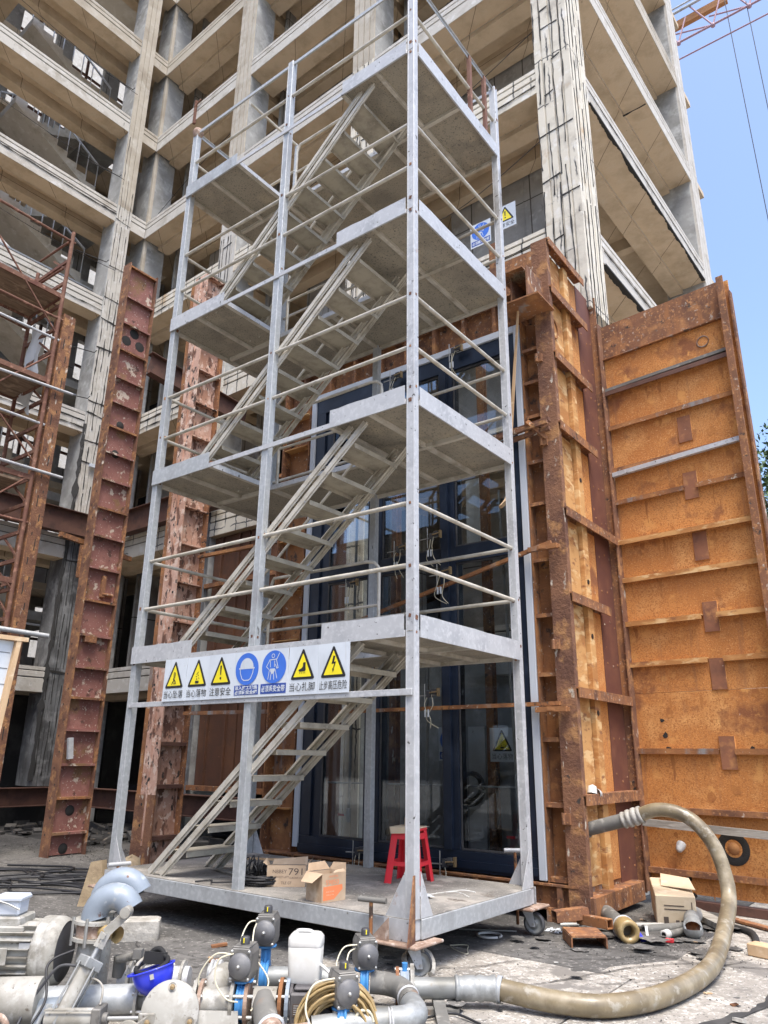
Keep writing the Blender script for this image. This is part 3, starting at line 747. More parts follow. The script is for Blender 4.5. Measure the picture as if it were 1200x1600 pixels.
# brick strip above the second beam
m = MB(BLD)
for r_ in range(3):
    for i in range(9):
        x = -10.6 + i * .24 + (.12 if r_ % 2 else 0)
        m.box(x, x + .225, .01, .10, 5.93 + r_ * .11, 6.03 + r_ * .11)
m.build('brick_course', 'concrete_white', bld)
# steel channels carrying the facade
m = MB(BLD); hbeam(m, (-11.62, -6.0, 6.17), (-11.62, .0, 6.17), .2, .52); m.build('steel_beam', 'brown_steel', bld)
m = MB(BLD); hbeam(m, (-11.5, -.14, 6.17), (-7.6, -.14, 6.17), .2, .52); m.build('steel_beam', 'brown_steel', bld)
m = MB(BLD); hbeam(m, (-11.62, -6.0, .62), (-11.62, .0, .62), .2, .34); m.build('steel_beam', 'brown_steel', bld)
m = MB(BLD); hbeam(m, (-11.5, -.14, .62), (-4.4, -.14, .62), .2, .34); m.build('steel_beam', 'brown_steel', bld)
for (x, y) in ((-11.55, -.62), (-11.55, -.3)):
    m = MB(BLD); m.box(x - .03, x + .06, y - .03, y + .03, 5.0, 5.75); m.build('clamp_bar', 'rust_brown', bld)
for u in (-9.9, -8.9): 
    m = MB(BLD); m.box(u - .05, u + .05, -.06, .0, 5.3, 5.8); m.build('clamp_bar', 'rust_brown', bld)
# metal bracket and hanging blue cloth by the left wing column
m = MB(BLD); m.box(-11.76, -11.70, -.62, -.25, 7.6, 7.68); m.box(-11.76, -11.72, -.3, -.14, 6.9, 7.25); m.build('lamp_bracket', 'white_frame', bld)
cl = MB(BLD)
vs = []
for i in range(7):
    for j in range(9): vs.append((-11.9 + .03 * math.sin(i * 2.1 + j), -.40 + .05 * i, 6.35 + .14 * j - .03 * (i % 2)))
cl.add(vs, [(i * 9 + j, i * 9 + j + 1, (i + 1) * 9 + j + 1, (i + 1) * 9 + j) for i in range(6) for j in range(8)], True)
ob = solo(cl, 'hanging_cloth', 'blue_cloth', 'dark blue cloth hanging in the black gap beside the left concrete column', 'cloth')

# dark rubble and scrap under the raised left part
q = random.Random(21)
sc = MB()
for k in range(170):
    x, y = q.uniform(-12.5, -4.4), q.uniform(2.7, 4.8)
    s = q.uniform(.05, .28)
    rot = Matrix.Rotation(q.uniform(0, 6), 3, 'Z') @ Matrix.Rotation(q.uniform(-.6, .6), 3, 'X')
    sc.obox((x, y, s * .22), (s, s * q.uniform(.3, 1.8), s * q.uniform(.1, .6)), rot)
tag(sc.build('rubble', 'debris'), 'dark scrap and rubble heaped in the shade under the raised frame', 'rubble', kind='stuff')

# ================================================================ TEST CHAMBER WITH THE CURTAIN WALL
ch = thing('steel_chamber', 'rust-brown steel chamber frame standing on box feet round the tall dark glazed wall', 'steel frame', (-1.8, 2.5, 0))
def P(name, mat, fn, parent, **k):
    m = MB(); fn(m); return m.build(name, mat, parent, **k)
# bottom beam, its stiffeners, sill ledge and feet
P('bottom_beam', 'rust_brown', lambda m: (m.box(-4.05, .17, 2.44, 2.46, .115, .30), m.box(-4.05, .20, 2.38, 2.56, .30, .318), m.box(-4.05, .20, 2.38, 2.56, .098, .114)), ch)
for x in (-3.9, -3.45, -3.02, -2.6, -2.18, -1.76, -1.34, -.92, -.5, -.02):
    P('stiffener', 'rust_brown', lambda m: m.box(x, x + .05, 2.385, 2.439, .116, .298), ch)
for x in (-3.8, -2.0, -.12):
    P('foot', 'rust_mid', lambda m: m.box(x, x + .28, 2.36, 2.56, .0, .097), ch)
# right post: recessed web, two flanges, ribs
P('web', 'rust_mid', lambda m: m.box(-.105, .155, 2.56, 2.575, .32, 6.45), ch)
P('flange', 'rust_mid', lambda m: m.box(-.118, -.104, 2.42, 2.575, .32, 6.45), ch)
P('flange', 'rust_brown', lambda m: m.box(.156, .185, 2.40, 2.575, .32, 6.75), ch)
for z in (.36, 1.02, 1.63, 2.27, 2.88, 3.48, 4.12, 4.62, 5.18, 5.62, 6.05):
    P('stiffener', 'rust_brown', lambda m: (m.box(-.103, .155, 2.43, 2.559, z, z + .012), m.box(-.103, .155, 2.425, 2.437, z - .03, z - .001)), ch)
# left post
P('web', 'rust_mid', lambda m: m.box(-4.0, -3.56, 2.56, 2.575, .32, 6.45), ch)
P('flange', 'rust_brown', lambda m: (m.box(-4.02, -4.001, 2.40, 2.575, .32, 6.75), m.box(-3.56, -3.545, 2.46, 2.575, .32, 6.45)), ch)
for z in (.8, 1.5, 2.2, 2.9, 3.6, 4.3, 5.0, 5.7, 6.2):
    P('stiffener', 'wood_rust', lambda m: m.box(-3.998, -3.562, 2.42, 2.559, z, z + .014), ch)
# top beam with stiffeners, broken upper plate
P('top_beam', 'rust_brown', lambda m: (m.box(-4.0, .15, 2.56, 2.575, 6.46, 6.86), m.box(-4.0, .15, 2.40, 2.575, 6.862, 6.885)), ch)
for x in (-3.7, -3.2, -2.75, -2.3, -1.85, -1.4, -.95, -.5, -.1):
    P('stiffener', 'rust_brown', lambda m: m.box(x, x + .045, 2.45, 2.558, 6.47, 6.858), ch)
P('upper_plate', 'rust_brown', lambda m: m.box(-.75, .14, 2.7, 2.72, 7.12, 7.62), ch)
P('hanging_strap', 'flaked_rust', lambda m: m.box(-.62, -.50, 2.66, 2.69, 7.0, 7.95), ch)
P('side_plate', 'brown_panel', lambda m: m.box(-4.02, -4.0, 2.6, 3.9, .1, 6.9), ch)
P('floor_plate', 'brown_panel', lambda m: m.box(-4.0, .15, 2.6, 3.84, .10, .12), ch)
P('side_plate', 'brown_panel', lambda m: m.box(.12, .135, 2.6, 3.8, .1, 6.9), ch)
# open box bracket at the upper right corner
br = thing('box_bracket', 'open rusty box bracket of steel plates jutting out at the chamber top right', 'bracket', (.12, 2.2, 6.45))
P('bottom_plate', 'rust_mid', lambda m: m.box(-.16, .34, 1.98, 2.42, 6.44, 6.46), br)
P('top_plate', 'rust_brown', lambda m: m.box(-.16, .16, 1.98, 2.42, 6.86, 6.88), br)
P('side_plate', 'flaked_rust', lambda m: m.box(.20, .22, 1.98, 2.42, 6.46, 6.859), br)
P('side_plate', 'flaked_rust', lambda m: m.box(-.06, -.04, 2.1, 2.42, 6.46, 6.859), br)
nst = MB(); q = random.Random(5)
for k in range(60):
    c = Vector((.06, 2.1, 6.84)); a = [c + Vector((q.gauss(0, .07), q.gauss(0, .05), q.gauss(0, .025))) for _ in range(3)]
    nst.tube(a, .002, 3)
nst.build('dry_nest', 'straw_net', br)
# three stacked tubes across the right post
tb = thing('bracing_tubes', 'bundle of three rusty square tubes with a short cross piece across the right chamber post', 'steel tubes', (0, 2.3, 4.85))
for dy, dz in ((0, 0), (-.06, -.055), (.0, -.11)):
    P('tube', 'flaked_rust', lambda m: m.beam((-.75, 2.36 + dy, 4.98 + dz), (.24, 2.30 + dy, 5.02 + dz), .045, .045), tb)
P('cross_piece', 'rust_brown', lambda m: m.beam((.0, 2.22, 5.02), (.16, 2.36, 4.83), .05, .05), tb)
for i, (p, q_, lb) in enumerate((((-2.75, 2.38, 1.95), (.14, 2.36, 1.965), 'long rusty square tube across the lower panes of the glazed wall'), ((-2.4, 2.36, 3.05), (.16, 2.33, 3.62), 'rusty square tube running at mid height across the glazed wall'))):
    m = MB(); m.beam(p, q_, .04, .04); m.beam((q_[0] - .25, q_[1] - .03, q_[2] - .06), (q_[0] + .08, q_[1] - .03, q_[2] - .055), .05, .05); m.beam((q_[0] - .12, q_[1] - .05, q_[2] - .05), (q_[0] + .1, q_[1] - .01, q_[2] - .06), .04, .04)
    solo(m, 'brace_tube', 'rust_mid', lb, 'steel tube')

# glazed wall
gw = thing('glazed_wall', 'tall test curtain wall with dark blue frame, pale outer edging and three bays of glass', 'glass wall', (-1.8, 2.45, .32))
GX0, GX1, GZ0, GZ1 = -3.46, -.125, .335, 6.42
for (a, b, c, d) in ((GX0, GX0 + .075, GZ0 + .06, GZ1), (GX1 - .075, GX1, GZ0 + .0, GZ1)):
    P('edging', 'white_frame', lambda m: m.box(a, b, 2.40, 2.47, c, d), gw, bevel=.003)
P('edging', 'white_frame', lambda m: m.box(GX0 + .076, GX1 - .076, 2.40, 2.47, GZ1 - .085, GZ1), gw, bevel=.003)
GL, GR = GX0 + .077, GX1 - .077
P('frame_rail', 'navy', lambda m: (m.box(GL, GR, 2.43, 2.55, GZ0, GZ0 + .19), m.box(GL, GR, 2.415, 2.43, GZ0 + .03, GZ0 + .10)), gw)
P('frame_rail', 'navy', lambda m: m.box(GL, GR, 2.43, 2.55, GZ1 - .30, GZ1 - .087), gw)
P('frame_stile', 'navy', lambda m: (m.box(GL, GL + .17, 2.43, 2.55, GZ0 + .192, GZ1 - .302), m.box(GL + .172, GL + .30, 2.46, 2.55, GZ0 + .192, GZ1 - .302)), gw)
P('frame_stile', 'navy', lambda m: m.box(GR - .07, GR, 2.43, 2.55, GZ0 + .192, GZ1 - .302), gw)
mul = [(-2.40, -2.19), (-1.30, -1.10)]
for a, b in mul:
    P('mullion', 'navy', lambda m: (m.box(a, b, 2.44, 2.60, GZ0 + .192, GZ1 - .302), m.box(a + .03, b - .075, 2.40, 2.44, GZ0 + .192, GZ1 - .302)), gw)
cells = [(GL + .302, mul[0][0] - .002), (mul[0][1] + .002, mul[1][0] - .002), (mul[1][1] + .002, GR - .072)]
for a, b in cells:
    for z in (3.60, ):
        P('transom', 'navy', lambda m: m.box(a, b, 2.44, 2.57, z, z + .19), gw)
    for (z0, z1) in ((GZ0 + .194, 3.598), (3.792, GZ1 - .304)):
        P('pane', 'pane_glass', lambda m: m.box(a + .002, b - .002, 2.475, 2.483, z0, z1), gw)
        P('glazing_bead', 'dark_grey_plastic', lambda m: (m.box(a, a + .018, 2.46, 2.474, z0, z1), m.box(b - .018, b, 2.46, 2.474, z0, z1), m.box(a + .019, b - .019, 2.46, 2.474, z0, z0 + .02), m.box(a + .019, b - .019, 2.46, 2.474, z1 - .02, z1)), gw)

# inside the chamber: water pipes, brown posts, grey wall, notices
for x, z0, z1, lab in ((-2.87, .7, 6.0, 'leftmost'), (-2.30, .6, 6.0, 'second'), (-1.73, .6, 2.45, 'third'), (-1.22, .6, 4.9, 'fourth'), (-.66, .6, 4.5, 'rightmost')):
    t = thing('water_pipe', {'leftmost': 'thin grey plastic pipe with red valve lever behind the left pane', 'second': 'thin grey plastic pipe with white valve just right of the left mullion behind glass', 'third': 'short thin plastic pipe behind the middle pane left of the wide mullion', 'fourth': 'thin plastic pipe with white valve just right of the wide mullion behind glass', 'rightmost': 'slightly leaning plastic pipe behind the right pane next to the tower post'}[lab], 'pipe', (x, 2.75, z0), 0, 'plastic pipes inside the chamber')
    P('tube', 'pvc', lambda m: m.tube([(x, 2.75, z0), (x + .03, 2.75, z1)] if lab != 'rightmost' else [(x + .1, 2.75, z0), (x, 2.75, z1)], .018, 8), t)
    xo = x + (.1 if lab == 'rightmost' else 0)
    P('valve', 'white_plastic', lambda m: (m.cyl((xo, 2.75, z0 - .02), (xo, 2.75, z0 + .14), .03, 10), m.cyl((xo, 2.75, z0 + .06), (xo - .06, 2.72, z0 + .06), .012, 6)), t)
    P('lever', 'red_plastic', lambda m: m.obox((xo - .09, 2.71, z0 + .06), (.09, .02, .025)), t)
for x, w, y in ((-1.10, .10, 3.2), (-2.6, .12, 3.3), (-.34, .08, 3.0)):
    m = MB(); hbeam(m, (x, y, .12), (x, y, 6.8), w, w, up=(0, 1, 0)); solo(m, 'inner_post', 'rust_brown' if x > -2 else 'flaked_rust', {-1.10: 'brown steel post inside the chamber behind the right bay of glass', -2.6: 'mottled rusty post inside the chamber behind the middle bay', -.34: 'narrow brown post inside the chamber at its right end'}[x], 'steel post')
m = MB(); m.box(-3.2, .1, 3.62, 3.66, .13, 2.6); solo(m, 'inner_wall', 'concrete_grey', 'dull grey wall panel at the back inside the chamber behind the lower panes', 'wall')
m = MB(); m.tube([(-3.3, 2.85, 1.12), (.1, 2.85, 1.15)], .012, 6); solo(m, 'spray_pipe', 'galvanised', 'thin horizontal metal pipe behind the lower panes', 'pipe')
m = MB(); m.tube(arc((-1.35, 3.1, 1.1), .17, 0, 350, 20, (1, 0, 0), (0, .2, 1)), .025, 8); m.tube(arc((-1.35, 3.08, 1.12), .14, 0, 350, 20, (1, 0, 0), (0, .2, 1)), .02, 8); solo(m, 'hose_loop', 'black_rubber', 'dark coiled hose hanging on the wall inside the right bay', 'hose')
m = MB(); m.lathe([(.13, 0), (.13, .5), (.10, .5), (.10, 0)], (-.55, 2.9, .75), (0, 1, 0), 16); solo(m, 'duct_opening', 'rust_brown', 'round duct mouth low behind the right pane', 'duct')
m = MB(); m.box(-1.15, -.72, 3.4, 3.6, 2.4, 2.9); solo(m, 'inner_box', 'white_plastic', 'pale box fixed to the wall inside the right bay', 'box')
m = MB(); m.box(-1.55, -1.32, 3.4, 3.58, .12, 1.8); m.box(-1.5, -1.3, 3.4, 3.55, 4.0, 5.0); solo(m, 'white_column', 'white_plastic', 'pale vertical casing inside the chamber behind the wide mullion', 'casing')

# ---- narrow side panel (door leaf) at the right of the chamber
sp = thing('side_panel', 'narrow rusty steel door leaf with wooden infill standing edge-on at the right of the chamber', 'steel door', (.22, 2.42, .06))
SX = .30
P('front_post', 'flaked_rust', lambda m: (m.box(.10, .30, 2.385, 2.40, .06, 7.46), m.box(.285, .30, 2.401, 2.47, .06, 7.46)), sp)
P('back_plate', 'rust_mid', lambda m: m.box(.19, .20, 2.40, 3.92, .08, 7.42), sp)
zr = [.22, 1.05, 2.05, 3.01, 3.94, 4.95, 5.84, 6.72, 7.40]
for a, b in zip(zr, zr[1:]):
    P('infill_board', 'wood_rust', lambda m: m.box(.20, .215, 2.48, 2.93, a + .07, b), sp)
    P('infill_board', 'rust_orange', lambda m: m.box(.20, .21, 3.10, 3.44, a + .07, b), sp)
P('upright', 'wood_rust', lambda m: m.box(.20, .27, 2.94, 3.08, .2, 7.38), sp, bevel=.004)
P('maroon_plate', 'maroon_web', lambda m: m.box(.20, .212, 3.45, 3.92, .1, 7.42), sp)
P('end_flange', 'rust_brown', lambda m: m.box(.20, .30, 3.92, 3.935, .1, 7.46), sp)
P('hinge_strip', 'dark_seam', lambda m: m.box(.17, .27, 3.936, 4.02, .1, 7.3), sp)
for z in zr[1:]:
    far = 3.9 if z in (1.05, 2.05, 3.94) else 3.47
    P('rib', 'rust_brown', lambda m: (m.box(.20, .335, 2.40, far, z + .055, z + .07), m.box(.322, .335, 2.40, far, z - .03, z + .054)), sp)
P('sill', 'rust_brown', lambda m: m.box(.17, .34, 2.40, 3.75, .06, .24), sp, bevel=.006)
for z in (.95, 2.6, 4.85, 5.9): 
    P('hinge', 'rust_brown', lambda m: (m.box(.085, .17, 2.35, 2.384, z - .1, z), m.cyl((.11, 2.345, z - .1), (.11, 2.345, z), .018, 10)), sp)
for z in (1.9, 2.7, 3.3, 4.5): P('bolt', 'black_rubber', lambda m: m.cyl((.271, 3.0, z), (.276, 3.0, z), .028, 10), sp)
P('hole_ring', 'rust_mid', lambda m: m.tube(arc((.222, 2.62, 6.35), .13, 0, 360, 24, (0, 1, 0), (0, 0, 1)), .012, 6), sp)
q = random.Random(8)
rv = MB()
for z in [x * .42 + .4 for x in range(16)]:
    for y in (3.55, 3.72, 3.86): rv.lathe([(0, .005), (.012, .004), (.016, 0)], (.212, y, z + q.uniform(-.05, .05)), (1, 0, 0), 8)
tag(rv.build('rivets', 'rust_mid', sp), kind='stuff')
gz = MB(); gz.lathe([(0, .07), (.03, .06), (.045, .02), (.05, 0)], (.30, 2.72, 1.12), (.2, .9, 0), 10); gz.lathe([(0, .09), (.04, .07), (.05, .0)], (.29, 2.64, 1.12), (0, .3, 1), 10)
solo(gz, 'rag', 'white_plastic', 'crumpled white rag on the ledge of the side panel above the pipe stub', 'rag')

# ---- big ribbed panel on the right, hinged open
A6 = R(6)
PM = Matrix.Translation((.30, 4.0, 0)) @ Matrix.Rotation(-A6, 4, 'Z')
bpn = thing('ribbed_panel', 'large orange rusted steel panel with horizontal ribs and welded patches, swung open at the right', 'steel panel', (.30, 4.0, .02), -A6)
def PB(name, mat, fn, **k):
    m = MB(PM); fn(m); return m.build(name, mat, bpn, **k)
zz = [.13, 2.16, 4.52, 6.98]
for a, b in zip(zz, zz[1:]): PB('sheet', 'rust_orange', lambda m: m.box(.03, 1.69, .0, .012, a + .003, b))
PB('left_flange', 'flaked_rust', lambda m: (m.box(-.03, .035, -.07, .013, .12, 7.02), m.box(.022, .035, -.12, -.071, .12, 7.02)))
PB('right_flange', 'rust_brown', lambda m: (m.box(1.60, 1.68, -.16, -.145, -.0, 6.97), m.box(1.60, 1.615, -.144, .013, .0, 6.97)))
PB('right_flange', 'flaked_rust', lambda m: m.box(1.69, 1.71, -.05, .03, .0, 6.8))
PB('top_plate', 'rust_brown', lambda m: m.box(.036, 1.598, -.016, -.003, 6.50, 7.0))
PB('top_plate_lip', 'rust_mid', lambda m: m.box(.036, 1.598, -.05, -.001, 6.485, 6.498))
for z, mat, d in ((5.99, 'brown_steel', .07), (5.50, 'rust_mid', .05), (4.92, 'rust_brown', .05), (4.49, 'rust_mid', .05), (3.97, 'wood_rust', .07), (3.50, 'wood_rust', .05), (2.97, 'wood_rust', .075), (2.50, 'wood_rust', .045), (1.55, 'rust_mid', .045), (.95, 'rust_brown', .05), (.345, 'rust_brown', .05)):
    segs = [(.036, 1.598)]
    if z in (2.97, 1.55, 2.50): segs = [(.036, .918), (1.082, 1.598)]
    if z in (4.49,): segs = [(.036, .89), (1.03, 1.598)]
    for a, b in segs:
        PB('rib', mat, lambda m: (m.box(a, b, -d, -.001, z, z + .012), m.box(a, b, -d - .010, -d, z - .045, z + .012)))
PB('pale_tube', 'galvanised_white', lambda m: m.beam((.04, -.06, 4.84), (1.59, -.06, 4.90), .05, .055))
PB('tube', 'pipe_dirty', lambda m: m.beam((.04, -.05, 6.03), (1.59, -.05, 6.05), .04, .04))
for x, z, s in ((.97, 5.22, .0), (.96, 4.50, 1), (.985, 3.76, 0), (1.0, 2.95, 1), (1.0, 2.33, 0), (1.0, 1.52, 1)):
    PB('patch', 'patch_brown', lambda m: m.box(x - .078, x + .078, -.014 if not s else -.018, -.001, z - .165, z + .165))
    PB('weld_bead', 'rust_orange', lambda m: m.tube([(x - .08, -.006, z - .168), (x + .08, -.006, z - .168), (x + .08, -.006, z + .168), (x - .08, -.006, z + .168)], .006, 5, False, True))
for x, z, r in ((.33, 1.86, .022), (.35, 1.70, .03), (.37, 1.55, .035), (1.24, 1.55, .03), (.45, .28, .028), (.48, .12, .03)):
    q = random.Random(int(x * 1000 + z * 10)); 
    PB('burnt_hole', 'dark_seam', lambda m: m.add([(x + math.cos(t * .8) * r * q.uniform(.7, 1.3), -.004, z + math.sin(t * .8) * r * q.uniform(.7, 1.4)) for t in range(8)], [tuple(range(8))]))
q = random.Random(51)
for k in range(46):
    x = q.uniform(.08, 1.55); z = q.choice((5.99, 5.50, 4.92, 4.49, 3.97, 3.50, 2.97, 2.50, 2.15, 1.55, .95, .345, 6.45)) - .05; L_ = q.uniform(.06, .30); w = q.uniform(.006, .028)
    def run(m):
        n = 9; vs = []
        for i in range(n + 1):
            t = i / n; ww = w * (1 - t) ** .6 * q.uniform(.7, 1.2); j = .006 * math.sin(t * 5 + k)
            vs += [(x - ww + j, -.0035, z - L_ * t), (x + ww + j, -.0035, z - L_ * t)]
        m.add(vs, [(2 * i, 2 * i + 1, 2 * i + 3, 2 * i + 2) for i in range(n)])
    PB('rust_run', 'run_stain', run)
for k in range(34):
    x = q.uniform(.1, 1.5); z = q.uniform(.2, 6.3); r = q.uniform(.015, .06)
    def blot(m): m.add([(x + r * q.uniform(.7, 1.1) * math.cos(t * .45), -.003, z + r * q.uniform(.8, 1.3) * math.sin(t * .45)) for t in range(14)], [tuple(range(14))])
    PB('stain', 'run_stain', blot)
PB('plugged_hole', 'dark_seam', lambda m: m.lathe([(.085, 0), (.13, .012), (.16, .004)], (.93, -.001, .60), (0, -1, 0), 22))
PB('plug', 'rust_mid', lambda m: m.lathe([(0, .016), (.05, .014), (.06, 0)], (.93, -.004, .60), (0, -1, 0), 16))
PB('ring_mark', 'rust_mid', lambda m: m.tube(arc((1.31, -.006, 6.28), .07, 0, 360, 20), .007, 5))
PB('foam_plug', 'white_plastic', lambda m: m.lathe([(0, .10), (.03, .09), (.045, .04), (.05, 0)], (.40, .0, .60), (-.1, -1, -.8), 10))
tw = MB(PM); tw.beam((.04, -.10, .80), (1.75, -.11, .74), .03, .075)
solo(tw, 'grey_plank', 'grey_timber', 'weathered grey wooden plank fixed across the lower part of the orange panel', 'plank')
bb = MB(PM); bb.box(.30, 1.80, -.06, .05, .002, .08)
solo(bb, 'ground_beam', 'brown_steel', 'dark steel strip lying along the foot of the orange panel', 'steel strip')

# ================================================================ STEEL COLUMNS ON THE LEFT
rc = thing('red_column', 'tall red-painted steel column with rusty ribs left of the tower', 'steel column', (-7.58, 1.93, 0))
P('front_flange', 'flaked_rust', lambda m: m.box(-7.72, -7.50, 1.62, 1.645, 0, 10.1), rc)
P('rear_flange', 'flaked_rust', lambda m: m.box(-7.72, -7.50, 2.205, 2.23, 0, 10.1), rc)
q = random.Random(4)
zs = [.02, .33]
while zs[-1] < 9.6: zs.append(zs[-1] + q.uniform(.46, .56))
zs[-1] = 10.05
for i, (a, b) in enumerate(zip(zs, zs[1:])):
    P('web_plate', 'red_paint', lambda m: m.box(-7.60, -7.588, 1.646, 2.204, a, b - .002), rc)
    P('rib', 'rust_brown' if i % 3 == 1 else 'red_paint', lambda m: (m.box(-7.587, -7.505, 1.646, 2.204, b - .012, b), m.box(-7.517, -7.505, 1.646, 2.204, b - .035, b - .0125)), rc)
for z, y in ((.62, 1.93), (.1, 1.9), (6.9, 1.9), (6.35, 1.88)):
    P('sealed_hole', 'dark_seam', lambda m: m.lathe([(0, .02), (.045, .018), (.075, .003)], (-7.588, y, z), (1, 0, 0), 14), rc)
P('black_patches', 'dark_seam', lambda m: [m.lathe([(0, .006), (.08, .004), (.1, 0)], (-7.588, 1.8 + .14 * k, 8.55 + .2 * (k % 2)), (1, 0, 0), 9) for k in range(3)], rc)
P('bracket', 'rust_brown', lambda m: (m.box(-7.587, -7.50, 1.75, 1.95, 3.1, 3.2), m.cyl((-7.55, 1.95, 3.9), (-7.55, 2.15, 3.9), .03, 10), m.box(-7.58, -7.53, 1.93, 2.0, 3.85, 4.2)), rc)
P('lever', 'galvanised_white', lambda m: m.beam((-7.49, 1.72, 1.65), (-7.49, 1.76, 1.35), .05, .08), rc)
P('edge_bolts', 'dark_seam', lambda m: [m.lathe([(0, .006), (.016, .004)], (-7.64 + .08 * (k % 2), 1.62, .3 + k * .23), (0, -1, 0), 6) for k in range(42)], rc)

pc = thing('pink_column', 'peeling pink and rust steel column directly behind the left tower post', 'steel column', (-5.95, 2.25, 0))
P('front_plate', 'pink_paint', lambda m: (m.box(-6.06, -5.74, 2.04, 2.06, .25, 9.35), m.box(-5.92, -5.89, 2.025, 2.04, .25, 9.3)), pc)
P('front_plate', 'flaked_rust', lambda m: m.box(-6.16, -5.73, 2.035, 2.061, 0, .9), pc)
P('side_strip', 'rust_mid', lambda m: m.box(-6.18, -6.061, 2.06, 2.10, .0, 9.3), pc)
P('web_plate', 'pink_paint', lambda m: m.box(-5.88, -5.86, 2.062, 2.52, .0, 9.35), pc)
P('rear_flange', 'rust_brown', lambda m: m.box(-6.05, -5.75, 2.52, 2.54, .0, 9.35), pc)
for i, z in enumerate([.32, .98, 1.55, 2.12, 2.7, 3.3, 3.9, 4.5, 5.1, 5.7, 6.3, 6.9, 7.5, 8.1, 8.7, 9.33]):
    P('rib', 'brown_steel' if i < 4 else 'pink_paint', lambda m: m.box(-5.859, -5.755, 2.062, 2.519, z, z + .05 if i < 4 else z + .02), pc)
P('dark_pits', 'dark_seam', lambda m: [m.lathe([(0, .005), (.022, .004)], (-6.0 + q.choice((0, .06, .2)), 2.038, .5 + k * .27), (0, -1, 0), 6) for k in range(32)], pc)
m = MB(); hbeam(m, (-7.46, 2.24, 8.25), (-7.2, 4.4, 7.9), .18, .42); solo(m, 'tie_beam', 'brown_steel', 'brown steel beam running back from the red column to the facade', 'steel beam')
m = MB(); hbeam(m, (-5.8, 2.55, 8.2), (-5.2, 3.7, 8.1), .3, .4); solo(m, 'tie_beam', 'brown_steel', 'short dark steel beam behind the pink column', 'steel beam')
for k, (p, q_) in enumerate((((-5.72, 2.4, 4.35), (-4.05, 2.6, 4.40)), ((-5.72, 2.4, 2.0), (-4.05, 2.6, 2.0)), ((-5.7, 2.5, 5.3), (-4.3, 3.4, 5.9)))):
    m = MB(); m.beam(p, q_, .06, .05); solo(m, 'brace_tube', 'rust_mid', ['rusty tube between the pink column and the chamber, at banner-top height', 'rusty tube between the pink column and the chamber, below the banner', 'short slanting rusty tube behind the stairs, above the other tubes'][k], 'steel tube')
for z, y in ((3.1, 2.3), (8.35, 2.2)):
    pass

# ---- rusty scaffold at the far left and the perforated column behind it
sf = thing('rusty_scaffold', 'rusty brown tube scaffold with plank platforms at the left edge', 'scaffold', (-8.6, .3, 0))
def T(name, p, q_, r=.024, mat='scaffold_rust', par=sf): return P(name, mat, lambda m: m.cyl(p, q_, r, 8), par)
for x, y, z1 in ((-8.0, .72, 10.4), (-9.1, .72, 10.0), (-8.0, -.95, 10.2), (-9.1, -.95, 10.2)):
    T('upright', (x, y, .05), (x, y, z1), .036)
z = .6
while z < 10.2:
    P('rung', 'scaffold_rust', lambda m: m.beam((-8.0, .72, z), (-9.1, .72, z), .04, .06), sf); P('rung', 'scaffold_rust', lambda m: m.beam((-8.0, -.95, z), (-9.1, -.95, z), .04, .06), sf); z += .46
for z in (9.0, 7.35, 5.6, 3.9, 2.2):
    for i in range(4):
        if z < 7 and i > 2: continue
        P('platform_board', 'board_wood', lambda m: m.box(-9.06 + i * .262, -8.81 + i * .262, -1.5, .68, z + .03, z + .07), sf)
    P('platform_edge', 'scaffold_rust', lambda m: (m.box(-8.02, -7.985, -1.5, .70, z - .0, z + .085), m.box(-9.1, -9.07, -1.5, .70, z, z + .085), m.box(-9.07, -8.02, .68, .70, z - .02, z + .085)), sf)
for z in (10.2, 8.2, 8.6, 6.6, 4.9):
    T('guard_tube', (-8.0, -1.6, z), (-8.0, .78, z), .024, 'galvanised_white' if z in (8.2, 6.6) else 'scaffold_rust')
T('guard_tube', (-7.95, -1.6, 7.15), (-7.95, 1.15, 7.3), .026, 'galvanised_white'); T('guard_tube', (-7.95, -1.6, 5.75), (-7.95, 1.2, 5.78), .028, 'galvanised_white')
for a, b in (((-8.0, -1.0, 10.1), (-8.0, .72, 8.3)), ((-8.0, .72, 7.9), (-8.0, -1.0, 6.0)), ((-8.0, -1.0, 7.5), (-8.0, .72, 5.9)), ((-8.0, .72, 5.7), (-8.0, -1.0, 4.0)), ((-8.0, -1.0, 5.4), (-8.0, .72, 3.8)), ((-9.1, .85, 10.0), (-9.1, -1.0, 8.2))):
    T('brace', a, b, .016, 'scaffold_rust')
for z in (10.25, 9.7): T('guard_tube', (-8.0, .72, z), (-9.1, .72, z + .02), .022)
for z in (3.4, 4.3, 5.2, 6.1, 7.0, 7.9, 8.8, 9.6):
    P('rung', 'scaffold_rust', lambda m: m.beam((-9.1, .72, z), (-9.1, -.95, z + .1), .03, .045), sf)
    P('rung', 'scaffold_rust', lambda m: m.beam((-8.0, .72, z), (-8.55, .72, z + .42), .025, .035), sf)
sh = MB(); q = random.Random(2)
n1, n2 = 9, 12
vs = [(-8.9 + i * .06 + q.uniform(-.03, .03), .7 + .03 * math.sin(j + i), 8.8 - j * .14 - i * .05 + q.uniform(-.02, .02)) for i in range(n1) for j in range(n2)]
sh.add(vs, [(i * n2 + j, i * n2 + j + 1, (i + 1) * n2 + j + 1, (i + 1) * n2 + j) for i in range(n1 - 1) for j in range(n2 - 1)], True)
solo(sh, 'plastic_sheet', 'plastic_sheet', 'crumpled pale plastic sheet hanging inside the rusty scaffold', 'plastic sheet')
pf = thing('perforated_column', 'orange-brown perforated steel column beside the rusty scaffold', 'steel column', (-8.1, 1.15, 0))
P('front_plate', 'rust_brown', lambda m: m.box(-8.32, -8.0, .80, .82, 0, 8.75), pf)
